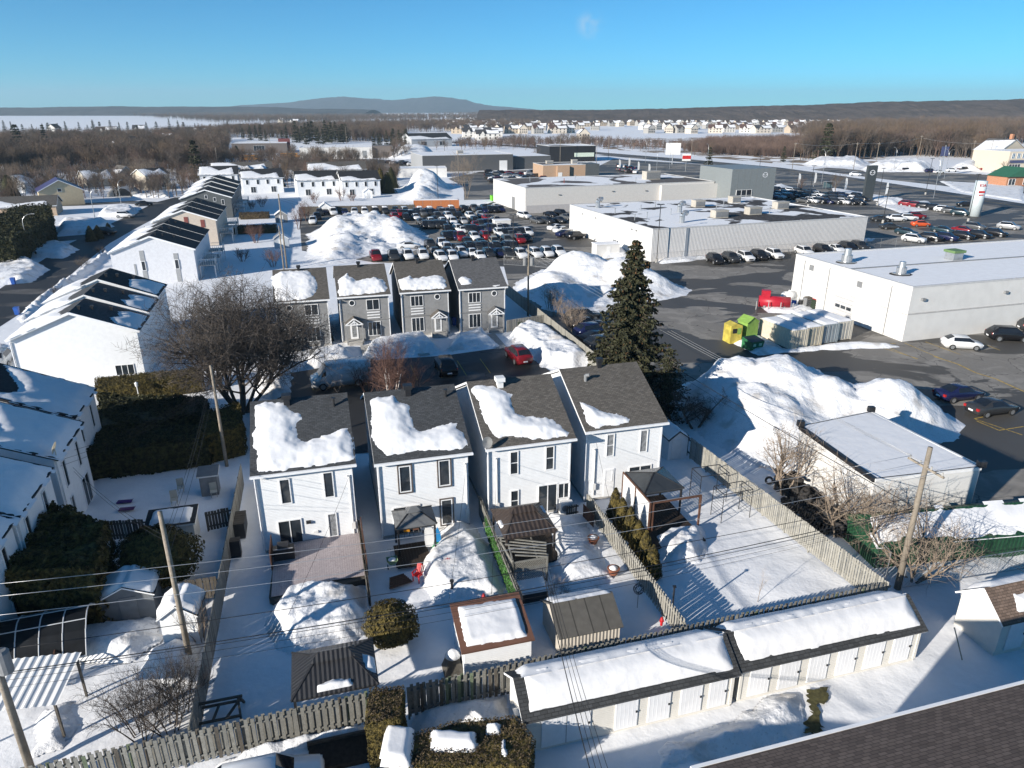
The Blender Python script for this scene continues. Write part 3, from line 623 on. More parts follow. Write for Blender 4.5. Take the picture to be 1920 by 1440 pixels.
# ---------------------------------------------------------------- houses further off on the left and behind
def simple_house(pl, pr, depth, ze, zr, wall, roof, label, axis='y', snow=.6, wins=(), group=None, name='house', seed=0, fw=None, ov=.4):
    a = Vector(P(*pl)); b = Vector(P(*pr)); d = b-a; wd = d.length if fw is None else fw; ang = math.atan2(d.y, d.x) if fw is None else ANG
    r = thing(name, label, 'house', (a.x, a.y), ang, group)
    gable_body(r, 0, wd, 0, depth, ze, zr, wall, axis)
    if axis == 'y':
        A = [(-ov, -ov, ze-.1), (wd/2, -ov, zr+.12), (wd/2, depth+ov, zr+.12), (-ov, depth+ov, ze-.1)]; B = [(wd/2, -ov, zr+.12), (wd+ov, -ov, ze-.1), (wd+ov, depth+ov, ze-.1), (wd/2, depth+ov, zr+.12)]
        s1 = slope(r, *A, .2, roof); s2 = slope(r, *B, .2, roof); L = math.hypot(wd/2+ov, zr-ze+.2)
        if snow: snow_on(s1, A[0], A[3], A[1], [(.1, .1), (depth+ov, .1), (depth+ov, L*snow), (.3, L*(snow+.15))], .14, seed, res=.3, ramp=1.0)
    else:
        A = [(-ov, -ov, ze-.1), (wd+ov, -ov, ze-.1), (wd+ov, depth/2, zr+.12), (-ov, depth/2, zr+.12)]; B = [(wd+ov, depth+ov, ze-.1), (-ov, depth+ov, ze-.1), (-ov, depth/2, zr+.12), (wd+ov, depth/2, zr+.12)]
        s1 = slope(r, *A, .2, roof); slope(r, *B, .2, roof); L = math.hypot(depth/2+ov, zr-ze+.2)
        if snow: snow_on(s1, A[0], A[1], A[3], [(.1, .15), (wd*.95, .1), (wd*.9, L*snow), (wd*.55, L*snow*.6), (wd*.3, L*min(.95, snow+.25)), (.2, L*min(.95, snow+.2))], .14, seed, res=.3, ramp=1.0)
    for (fx, z, w_, h_) in wins: window(r, fx*wd-w_/2, z, w_, h_, 0, panes=2 if w_ > 1 else 1, depth=.1)
    return r
PURP = M('purple_metal_roof', (.055, .045, .11), .45, .1)
simple_house((78, 388), (160, 383), 12, 4.6, 7.6, TAN, PURP, 'tan gable house with dark purple metal roof', snow=0, wins=[(.48, 4.2, 1.0, .9)])
simple_house((-60, 412), (108, 404), 11, 2.9, 5, M('peach_siding', (.5, .37, .26), .7, .05, kind='siding', size=.15), SHB, 'low peach bungalow with brown roof behind the cedar hedge', 'x', .5, [(.75, 1, 1.4, 1.2)])
simple_house((50, 362), (100, 357), 12, 3.2, 6, WHITE, SHBL, 'small white house with half snowed roof behind the tan house', 'x', .8)
simple_house((165, 352), (222, 348), 10, 3, 6, M('cream_brick', (.5, .45, .37), .8, .08), SHB, 'cream brick bungalow with long snowed roof and front gable', 'x', .95, [(.3, 1, 1.6, 1.1), (.75, 1, 1.4, 1.1)])
simple_house((225, 343), (256, 341), 9, 3.2, 6.3, MATS['cream_brick'], SHB, 'cream house with dormer gable and double window', 'y', .5, [(.3, 1, 1.2, 1.3), (.7, 1, 1.2, 1.3)])
simple_house((277, 358), (322, 354), 9, 5.6, 7.4, MATS['cream_brick'], SHBL, 'two-storey cream house with grey window bands and snowed hip roof', 'x', .9, [(.25, 3.6, 1.6, 1.3), (.7, 3.6, 1.6, 1.3), (.25, .8, 1.6, 1.5), (.7, .8, 1.6, 1.5)])
r = thing('tent_garage', 'white tent garage shelter open at the front beside the street', 'tent garage', P(200, 370), 0); m = MB()
for i in range(6):
    a0, a1 = math.pi*i/6, math.pi*(i+1)/6; q = lambda a, y: (4.5-4.5*math.cos(a), y, 3.2*math.sin(a)); m.add([q(a0, 0), q(a1, 0), q(a1, 7), q(a0, 7)], [(0, 1, 2, 3), (3, 2, 1, 0)])
m.build('cover', WHM, r); m = MB(); m.extr([(4.4-4.3*math.cos(math.pi*i/6), 3.1*math.sin(math.pi*i/6)) for i in range(7)], 6.5, 6.6); m.build('back_panel', GREYM, r)
# white terraces behind, seen over the snow heap
for i, (pl, pr, lab, s, x1) in enumerate([((378, 356), (448, 354), 'long dark roofed terrace, lowest of the white terraces behind', .8, 0), ((457, 364), (533, 361), 'white terrace house with drifted roof beside the tall cedar', .55, 0),
        ((559, 369), (637, 366), 'white terrace pair with two snow lobes on its roof', .45, 0), ((643, 369), (714, 366), 'white terrace pair with one small snow patch near the tall cedars', .2, 0),
        ((400, 346), (512, 343), 'cream terrace with four small gables and snow between them', .75, 0), ((582, 345), (688, 342), 'snowed terrace with brown roof behind bare trees', .6, 0)]):
    far = i in (4, 5); r = simple_house(pl, pr, 11, 5.4, 7.9, SIDE if not far else SIDEW, SHBL if not far else SHB, lab, 'x', s, [(.12, 3.2, .8, 1.5), (.38, 3.2, .8, 1.5), (.62, 3.2, .8, 1.5), (.88, 3.2, .8, 1.5), (.25, .4, 1.6, 1.9), (.75, .4, 1.6, 1.9)], 'white terraces behind the street', seed=200+i)
    if i == 4:
        w_ = 20
        for k in range(4):
            q = MB(); x = 2+k*5.2; q.add([(x, -.5, 5.2), (x+2.6, -.5, 5.2), (x+1.3, -.5, 6.9), (x+1.3, 4, 6.9), (x, 3, 5.2), (x+2.6, 3, 5.2)], [(0, 1, 2), (1, 5, 3, 2), (0, 2, 3, 4)]); q.build('dormer', RSNOW, r)
# back gardens behind the street blocks
hedge_args = [((437, 436), (520, 433), 1.3), ((470, 482), (540, 470), 1.2)]
for i, (x, y, lb) in enumerate([(517, 418, 'grey garden hut behind the beige block'), (515, 466, 'pale blue-grey garden hut near the twin poles'), (600, 402, 'small white hut at the back lot fence'), (606, 363, 'white hut below the terrace pair'), (682, 372, 'white hut at the end of the terraces')]):
    r = thing('garden_hut', lb, 'shed', P(x, y), ANG, 'garden huts behind the street'); gable_body(r, 0, 3, 0, 3, 2.1, 3.1, [GREYS, M('pale_blue_wall', (.4, .44, .48), .7, .05), WHITE, WHITE, WHITE][i], 'y'); slope(r, (-.2, -.2, 2.0), (1.5, -.2, 3.2), (1.5, 3.2, 3.2), (-.2, 3.2, 2.0), .1, RSNOW if i != 1 else GREYM); slope(r, (1.5, -.2, 3.2), (3.2, -.2, 2.0), (3.2, 3.2, 2.0), (1.5, 3.2, 3.2), .1, RSNOW)
    m = MB(); m.box(1, 2, -.04, .01, .05, 1.9); m.build('door', WHM, r)
# ================================================================ commercial buildings
CAN = rad(18.4)
def GC(o, s, n=0, an=CAN): return (o[0]+s*math.cos(an)-n*math.sin(an), o[1]+s*math.sin(an)+n*math.cos(an))
def flat_building(name, label, o, ang, wd, dp, h, wall, roof, front=None, par=.35, cat='building', group=None, left=None):
    "o = near left corner on the ground; x along the front, y away"
    r = thing(name, label, cat, o, ang, group); m = MB(); mats = [wall, front or wall, left or wall]
    m.add([(0, 0, -.4), (wd, 0, -.4), (wd, dp, -.4), (0, dp, -.4), (0, 0, h), (wd, 0, h), (wd, dp, h), (0, dp, h)], [(1, 2, 6, 5), (2, 3, 7, 6)], 0)
    m.add([(0, 0, -.4), (wd, 0, -.4), (wd, 0, h), (0, 0, h)], [(0, 1, 2, 3)], 1); m.add([(0, 0, -.4), (0, dp, -.4), (0, dp, h), (0, 0, h)], [(3, 2, 1, 0)], 2)
    m.build('wall', mats, r)
    t = MB(); e = .25
    for b in ((-.04, wd+.04, -.04, e), (-.04, wd+.04, dp-e, dp+.04), (-.04, e, e, dp-e), (wd-e, wd+.04, e, dp-e)): t.box(*b, h-.02, h+par*.5)
    t.build('parapet', M('parapet_flashing', (.5, .5, .5), .5, .08), r)
    q = MB(); q.box(e, wd-e, e, dp-e, h-.3, h+.02); q.build('roof', roof, r); return r
FROOF = M('snowed_black_roof', (.035, .03, .028), .9, .1, kind='flatroof')
FROOF2 = M('thinly_snowed_roof', (.09, .08, .075), .9, .1, kind='flatroof', size=.55)
WSHEET = M('white_sheet_roof', (.78, .79, .81), .75, .03, 1, bump=.02, bscale=2)
WPAINT = M('white_painted_block', (.62, .615, .60), .7, .04, .7)
def hvac(parent, x, y, z, w_=2, d=1.6, h=1.4, mat=None):
    m = MB(); m.box(x, x+w_, y, y+d, z, z+h); m.box(x+.1, x+w_-.1, y-.06, y+.02, z+.25, z+h-.2, 1); m.box(x-.08, x+w_+.08, y-.08, y+d+.08, z+h, z+h+.1); m.build('roof_unit', [mat or M('hvac_beige', (.42, .39, .34), .6, .08), GREYM], parent)
def drum(parent, x, y, z, r=.5, h=1.2, cap=True):
    m = MB(); m.cyl((x, y, z), (x, y, z+h*.55), r, n=14); m.cyl((x, y, z+h*.55), (x, y, z+h), r*.72, r*.62, n=14); m.box(x-r*1.2, x+r*1.2, y-r*1.2, y+r*1.2, z-.1, z+.16); m.build('roof_vent', STEEL, parent)
def gooseneck(parent, x, y, z, s=1.0):
    m = MB(); pts = [(x, y, z), (x, y, z+s*.8)]+[(x+s*.45-s*.45*math.cos(a), y-.0, z+s*.8+s*.45*math.sin(a)) for a in (.5, 1.1, 1.6, 2.2)]; m.tube(pts, s*.34, 8); m.build('roof_vent', STEEL, parent)
def patch(parent, pts, z, mat, name='roof_patch'):
    m = MB(); m.poly([(x, y, z) for x, y in pts]); o = m.build(name, mat, parent)
    if o.data.polygons[0].normal.z < 0: o.data.flip_normals()
# A: white garage, right
OA = P(1691, 641); r = flat_building('garage_building', 'large plain white garage with smooth white roof and round vents', OA, rad(16.6), 46, 22.5, 7.0, WPAINT, WSHEET)
for (x, y) in ((3.2, 15.5), (4.6, 6.8)): drum(r, x, y, 7.02, .75 if y > 10 else .65, 2.0 if y > 10 else 1.7); patch(r, [(x+1.6*math.cos(k*.7), y+1.3*math.sin(k*.7)) for k in range(9)], 7.03, M('roof_tar', (.03, .028, .027), .9, .2))
m = MB(); m.box(19, 20.7, 12, 13.6, 7.0, 8.1); m.box(18.8, 20.9, 11.8, 13.8, 8.1, 8.45, 1); m.build('roof_unit', [STEEL, M('green_hood', (.12, .2, .08), .6, .1)], r)
m = MB(); m.box(-.06, .02, 9.2, 13, -.05, 3.6); d = m.build('garage_door', M('door_grey_white', (.5, .5, .5), .5, .05), r)
for k in range(5): m = MB(); m.box(-.07, -.05, 9.25, 12.95, .55+k*.6, .58+k*.6); m.build('panel_joint', GREYM, d)
for y in (3.2, 14.8, 20.2): m = MB(); m.cyl((-.07, y, .1), (-.07, y, 6.6), .05, n=6); m.build('conduit', GREYM, r)
m = MB()
for k in range(3): m.box(-.075, -.055, 9.5+k*1.1, 10.4+k*1.1, 1.5, 1.95)
m.build('door_window', GLASS, d)
m = MB(); m.box(-.05, .02, 5.6, 7.2, .1, 2.6); m.build('side_door', WHM, r)
for y, z in ((18.2, 5.4), (8.3, 5.1)): m = MB(); m.box(-.08, .02, y, y+.9, z, z+.8); m.build('wall_grille', GREYM, r)
m = MB(); m.box(.02, 45.98, -.06, .01, 3.55, 3.72); m.build('wall_band', M('grey_band', (.42, .41, .4), .7, .1), r)
m = MB(); m.box(-.05, .01, .05, 22.4, 3.5, 3.6); m.build('wall_band', MATS['grey_band'], r)
for x in (1.6, 15): m = MB(); m.box(x, x+.5, -.35, .02, 5.3, 5.6); m.build('wall_lamp', GREYM, r)
m = MB(); m.box(0, 46, 11.2, 11.5, 7.02, 7.12); m.build('roof_seam', GREYM, r)
# B: showroom with ribbed side wall
OB = (27.0, 137.6); r = flat_building('showroom_building', 'white showroom with ribbed grey side wall and patchy black roof', OB, rad(19), 52, 40, 6.2, SIDE, FROOF, front=CORR, left=WPAINT)
for x, y, w_ in ((26, 26, 2.6), (20, 9, 3.2), (30, 11, 3.2), (42, 17, 3.2), (39, 30, 2.4)): hvac(r, x, y, 6.22, w_, 2, 1.5)
for x, y in ((4, 33), (10, 6), (18, 20)): gooseneck(r, x, y, 6.22, 1.6)
for x, y in ((3, 22), (6.5, 14), (11, 25), (14, 17), (17, 29), (24, 15), (29, 22), (33, 25), (36, 12), (2.5, 12)): pipe_vent(r, x, y, 6.6, .8, STEEL)
m = MB(); m.box(-.08, .02, 13.5, 16.3, -.05, 4.2); d = m.build('garage_door', WHM, r); m = MB()
for k in range(3): m.box(-.1, -.075, 13.8+k*.85, 14.4+k*.85, 1.4, 1.8)
m.build('door_window', GLASS, d)
m = MB(); m.box(7.3, 7.9, -.14, .0, 0, 6.15); m.build('wall_strip', M('blue_grey_strip', (.24, .27, .31), .6, .06), r)
for y in (32, 25, 8, 6): m = MB(); m.box(-.3, .02, y, y+.4, 5.0, 5.2); m.build('wall_lamp', GREYM, r)
# chain-link fence along its wall
def chain_fence(label, pts, h=1.8, sp=3.0, group=None, mesh=True):
    r = thing('chain_link_fence', label, 'fence', (0, 0, 0), 0, group); rail = MB()
    for (a, b) in zip(pts, pts[1:]):
        a = Vector(a); b = Vector(b); n = max(1, int((b-a).length/sp))
        for k in range(n+1): q = a.lerp(b, k/n); p = MB(); p.cyl((q.x, q.y, -.2), (q.x, q.y, h), .03, n=6); p.build('post', STEEL, r)
        for z in (h-.04, .12): rail.bar((*a, z), (*b, z), .035, .035)
        if mesh:
            L = (b-a).length; st_ = .3; k = 0
            while k*st_ < L:
                p0 = a.lerp(b, min(1, k*st_/L)); p1 = a.lerp(b, min(1, (k*st_+h*.9)/L)); p2 = a.lerp(b, max(0, (k*st_-h*.9)/L))
                rail.bar((*p0, .12), (*p1, h-.04), .008, .008); rail.bar((*p0, .12), (*p2, h-.04), .008, .008); k += 1
    rail.build('mesh', STEEL, r); return r
chain_fence('chain-link fence along the ribbed showroom wall', [GC(OB, -.5, -1.6, rad(19)), GC(OB, 51, -1.6, rad(19))], 2.0, 3.2)
chain_fence('chain-link fence beside the dealer display cars', [GC(OB, 51, -1.6, rad(19)), P(1735, 462)], 2.0, 3)
# C: long white dealership with grey tower
OC = (3.8, 206.5); r = flat_building('dealership_building', 'long white dealership with grey entrance tower bearing a winged ring emblem', OC, rad(19), 62, 30, 7.0, WPAINT, FROOF2, front=M('offwhite_panel', (.6, .58, .55), .6, .04))
m = MB(); m.box(.3, 60, -.05, .01, -.2, 2.2); m.build('wall_base', M('grey_base', (.42, .41, .41), .7, .06), r)
m = MB(); m.box(43, 62.5, -1.2, -.01, -.3, 6.5); m.build('side_wing', MATS['offwhite_panel'], r)
TW = M('tower_panel', (.20, .22, .225), .5, .06)
m = MB(); m.box(62.4, 78, -8, 9, -.3, 11.2); tw = m.build('tower', TW, r)
m = MB(); m.box(64.5, 70, -8.08, -7.99, .1, 5.2); q = m.build('entrance_glass', GLASS, tw)
m = MB()
for x in (64.5, 66.3, 68.1, 69.95): m.box(x-.06, x+.06, -8.14, -8.0, .1, 5.2)
for z in (.15, 1.8, 3.5, 5.15): m.box(64.5, 70, -8.13, -8.01, z-.05, z+.05)
m.build('mullions', WHM, tw)
for x in range(1, 7): m = MB(); m.box(62.4+x*2.2, 62.44+x*2.2, -8.03, -7.99, 5.6, 11.1); m.build('panel_joint', GREYM, tw)
def emblem(parent, x, z, y, s):
    m = MB(); n = 24
    for i in range(n):
        a0, a1 = 2*math.pi*i/n, 2*math.pi*(i+1)/n; c = lambda a, k: (x+s*k*1.25*math.cos(a), y, z+s*k*math.sin(a)); m.add([c(a0, .8), c(a1, .8), c(a1, 1), c(a0, 1)], [(0, 1, 2, 3)])
    for sg in (-1, 1): m.add([(x, y, z-.2*s), (x+sg*.5*s, y, z+.15*s), (x+sg*1.05*s, y, z+.35*s), (x+sg*.95*s, y, z+.1*s), (x+sg*.4*s, y, z-.15*s)], [(0, 1, 2, 3, 4)][::1])
    return m.build('emblem', M('emblem_white', (.8, .8, .82), .4, .02), parent)
emblem(tw, 74.2, 9.3, -8.06, .75)
hvac(r, 45, 12, 7.02, 5, 3, 2.4); 
for x, y in ((8, 18), (16, 10), (24, 20), (33, 14), (38, 6)): pipe_vent(r, x, y, 7.4, .9, M('red_vent', (.25, .06, .05), .6, .1) if x == 16 else STEEL)
for y in (4, 9): m = MB(); m.box(-.07, .01, y, y+2.6, -.05, 3.6); m.build('garage_door', GREYM if y == 9 else WHM, r)
for x, z in ((10, 4.8), (27, 5.2), (38, 5)): m = MB(); m.box(x, x+.7, -.25, .02, z, z+.2); m.build('wall_lamp', GREYM, r)
# farther buildings
BRK = M('tan_brick', (.42, .28, .18), .85, .08, kind='brick')
r = flat_building('brick_building', 'low tan brick building with dark corner and snowed roof', P(1018, 336), rad(14), 25, 16, 5.6, BRK, FROOF2)
m = MB(); m.box(19, 25.3, -.3, 10, -.2, 5.9); m.build('corner_block', CHARC, r); m = MB(); m.box(6, 11.5, -1.2, -.01, -.2, 5.3); m.build('bay', BRK, r); hvac(r, 15, 6, 5.7, 2.4, 2, 1.6); hvac(r, 4, 8, 5.7, 3, 2, 1.2)
m = MB(); m.box(6.4, 8.2, -1.28, -1.19, 0, 2.7); m.build('door', WHM, r)
DGR = M('dark_grey_cladding', (.085, .087, .09), .6, .08)
r = flat_building('grey_warehouse', 'long dark grey warehouse with pale end wall and snowed roof', P(793, 323), rad(18), 45, 30, 7.4, DGR, WSHEET, left=M('mid_grey_cladding', (.3, .31, .32), .6, .06)); hvac(r, 20, 12, 7.4, 3, 2, 1.4)
m = MB(); m.box(38, 42, -.1, .02, 0, 4.6); m.build('loading_door', WHM, r); m = MB(); m.box(45.01, 66, 3, 28, -.3, 6.2); m.box(45.2, 65.8, 3.2, 27.8, 6.2, 6.26, 1); m.build('annex', [DGR, WSHEET], r)
r = flat_building('black_shop', 'black clad shop with white sign band beside the boulevard', P(1030, 304), rad(16), 28, 24, 8.5, M('black_cladding', (.02, .02, .022), .5, .1), FROOF2)
m = MB(); m.box(15, 27, -.15, .01, 2.6, 4.8); m.build('sign_band', M('sign_white_green', (.55, .62, .52), .5, .1), r)
flat_building('white_storage', 'small white storage building below the far snow heap', P(748, 333), rad(8), 21, 13, 3.7, WPAINT, WSHEET)
r = flat_building('white_workshop', 'long white workshop with row of tall bay openings', P(563, 298), rad(10), 43, 18, 6.4, WPAINT, WSHEET)
for k in range(8): m = MB(); m.box(2+k*5, 4.6+k*5, -.1, .02, .2, 4.4); m.build('bay_door', CURT if k % 3 else WHM, r)
m = MB(); m.box(43.02, 55, 2, 15, -.3, 7); m.build('annex', M('brown_grey_cladding', (.14, .12, .11), .7, .1), r)
r = flat_building('brown_institution', 'dark brown flat building with snowed roof among bare trees', P(436, 288), rad(16), 36, 26, 6.4, MATS['brown_grey_cladding'], WSHEET); window(r, 14, 1.5, 7, 3.4, 0, panes=4, depth=.1)
m = MB(); m.box(30, 38, 20, 30, 0, 8.5); m.build('annex', M('dark_red_cladding', (.16, .05, .05), .7, .1), r)
r = simple_house((772, 276), (848, 274), 22, 6, 10, M('pale_grey_cladding', (.4, .41, .42), .7, .06), SHBL, 'pale grey house-like shop with tall windows and front gable', 'x', .3, [(.3, 1, 5, 3), (.75, 1, 5, 3)])
# right edge: two-storey shop with green gable awnings
r = flat_building('cream_plaza', 'cream two-storey plaza with blue windows beside the boulevard', P(1885, 325), rad(14), 30, 18, 9.6, M('cream_stucco', (.55, .48, .38), .8, .05), WSHEET)
for k in range(3): window(r, 1.5+k*3, 6.6, 1.6, 2.2, 0, panes=2, depth=.12, glass=M('blue_glass', (.06, .13, .2), .12, .2))
m = MB(); m.box(.8, 8.5, -.5, .01, 4.6, 5.8); m.build('sign_band', M('sign_navy', (.05, .06, .13), .5, .1), r); window(r, 1, .6, 6.5, 3.4, 0, panes=4, depth=.12)
r = thing('gabled_pavilion', 'brick pavilion with green canopy in front of the cream plaza', 'building', P(1885, 350), rad(14)); m = MB(); m.box(0, 14, 0, 9, -.3, 3.6); m.build('wall', M('orange_brick', (.4, .17, .08), .8, .1, kind='brick'), r)
m = MB(); m.add([(-.6, -.8, 3.6), (14, -.8, 3.6), (7, -.8, 7), (-.6, 9, 3.6), (14, 9, 3.6), (7, 9, 7)], [(0, 1, 2), (1, 4, 5, 2), (0, 2, 5, 3), (3, 5, 4)]); m.build('roof', M('green_canopy', (.03, .12, .07), .6, .1), r); window(r, 1, .6, 3, 2.2, 0, panes=2, depth=.12); window(r, 8, .6, 3, 2.2, 0, panes=2, depth=.12)
r = simple_house((1868, 318), (1915, 316), 14, 9, 14, MATS['cream_stucco'], SHG, 'cream gable house end with tall red brick chimney', 'y', .8, []); m = MB(); m.box(9, 10.4, 2, 3.4, 9, 16.5); m.build('chimney', MATS['orange_brick'], r)
# tyre store, green building
r = thing('tyre_store', 'white flat-roofed garage with snow roof beside the heap of old tyres', 'building', (0, 0, 0)); zt = 4.3
c = [P(1640, 903, zt), P(1838, 880, zt), P(1632, 776, zt), P(1500, 803, zt)]; c_ts = c; m = MB(); m.slab(c, -.3, zt); m.build('wall', WPAINT, r)
m = MB(); k = [(p[0], p[1]) for p in c]; m.slab(k, zt+.002, zt+.22); m.build('roof', RSNOW, r)
m = MB(); m.bar((*c[3], zt+.1), (*c[0], zt+.1), .3, .3); m.build('roof_edge', BLACKM, r); m = MB(); m.bar((*c[2], zt+.12), (*c[1], zt+.12), .2, .26); m.build('roof_flashing', WHM, r)
m = MB(); m.bar((*c[0], zt+.1), (*c[1], zt+.1), .2, .24); m.build('roof_flashing', WHM, r); m = MB(); m.bar((*c[3], zt+.1), (*c[2], zt+.1), .2, .24); m.build('roof_flashing', WHM, r)
for q in (c[3], c[2], c[1]): m = MB(); m.box(q[0]-.25, q[0]+.25, q[1]-.2, q[1]+.2, zt+.2, zt+.65); m.build('flood_light', BLACKM, r)
GRNM = M('green_ribbed_metal', (.016, .062, .03), .5, .1, kind='vert', size=.3)
r = thing('green_metal_shed', 'long green ribbed metal shed with snow on its roof', 'shed', (*P(1640, 1062), 0), rad(8)); m = MB(); L = 26
m.extr([(0, -.2), (L, -.2), (L, 1.7), (0, 1.7)], 0, 3.6); m.add([(0, 0, 1.7), (0, 1.8, 2.7), (0, 3.6, 1.7), (L, 0, 1.7), (L, 1.8, 2.7), (L, 3.6, 1.7)], [(0, 1, 2)[::-1], (3, 4, 5)]); m.build('wall', GRNM, r)
a = slope(r, (-.2, -.25, 1.6), (L, -.25, 1.6), (L, 1.8, 2.8), (-.2, 1.8, 2.8), .08, GRNM, trim=GRNM); slope(r, (L, 3.85, 1.6), (-.2, 3.85, 1.6), (-.2, 1.8, 2.8), (L, 1.8, 2.8), .08, GRNM, trim=GRNM)
snow_on(a, (-.2, -.25, 1.6), (L, -.25, 1.6), (-.2, 1.8, 2.8), [(.1, .25), (2.5, .5), (6, .2), (L-.2, .3), (L-.2, 2.3), (.1, 2.3)], .16, 301, res=.3)
# ================================================================ vehicles
# stations front -> rear: x, z_bottom, z_belt, half width, z_top, half width at top
CARS = {
 'sedan': dict(L=4.75, st=[(2.37,.38,.58,.60,.62,.5),(2.2,.22,.70,.82,.75,.68),(1.15,.2,.90,.91,.95,.76),(.35,.2,.93,.92,1.43,.60),(-.75,.2,.95,.92,1.44,.60),(-1.65,.2,.99,.91,1.06,.72),(-2.2,.25,.98,.86,1.04,.70),(-2.37,.42,.80,.72,.86,.6)], ws=(2,3,4,5), wx=(1.42,-1.38), wr=.33),
 'hatch': dict(L=4.2, st=[(2.1,.38,.62,.6,.66,.5),(1.95,.22,.76,.82,.82,.66),(1.1,.2,.94,.9,1.0,.74),(.45,.2,.97,.91,1.5,.62),(-1.1,.2,1.0,.91,1.5,.62),(-1.85,.22,1.02,.88,1.15,.68),(-2.1,.4,.85,.8,.95,.64)], ws=(2,3,4,5), wx=(1.28,-1.25), wr=.33),
 'suv': dict(L=4.7, st=[(2.35,.42,.74,.66,.80,.56),(2.2,.25,.90,.86,.97,.72),(1.2,.22,1.05,.94,1.10,.78),(.5,.22,1.08,.95,1.70,.66),(-1.5,.22,1.12,.95,1.70,.66),(-2.1,.25,1.14,.92,1.26,.74),(-2.35,.42,.95,.84,1.05,.7)], ws=(2,3,4,5), wx=(1.42,-1.38), wr=.38),
 'van': dict(L=5.9, st=[(2.95,.42,.85,.78,.92,.68),(2.8,.3,1.1,.94,1.18,.8),(2.2,.28,1.35,1.0,1.42,.86),(1.35,.28,1.4,1.01,2.5,.84),(-2.85,.28,1.45,1.01,2.55,.86),(-2.95,.3,1.4,1.0,2.4,.84)], ws=(2,3), wx=(1.9,-1.6), wr=.38),
 'pickup': dict(L=5.8, st=[(2.9,.45,.85,.74,.92,.66),(2.75,.28,1.02,.94,1.08,.8),(1.55,.26,1.12,.98,1.16,.84),(.85,.26,1.15,.98,1.86,.70),(-.55,.26,1.17,.98,1.86,.70),(-1.0,.26,1.17,.98,1.24,.9),(-2.75,.28,1.17,.98,1.22,.92),(-2.9,.45,1.1,.96,1.15,.9)], ws=(2,3,4,5), wx=(1.85,-1.75), wr=.4),
}
PAINT = {k: M('car_paint_'+k, c, .22, .05, 1, spec=.6, metal=.15) for k, c in dict(black=(.012,.012,.014), white=(.72,.73,.74), grey=(.10,.105,.11), silver=(.38,.39,.4), red=(.20,.012,.018), blue=(.012,.016,.06), orange=(.62,.10,.03), beige=(.28,.25,.2), charcoal=(.035,.037,.04), teal=(.02,.045,.06)).items()}
def ring(s):
    x, zb, zs, w_, zt, wt = s; zm = zb+(zs-zb)*.55
    R_ = [(w_*.88, zb), (w_, zm), (w_*.985, zs), (wt, zt), (wt*.5, zt+.035)]
    return [(x, y, z) for y, z in R_]+[(x, -y, z) for y, z in R_[::-1]]
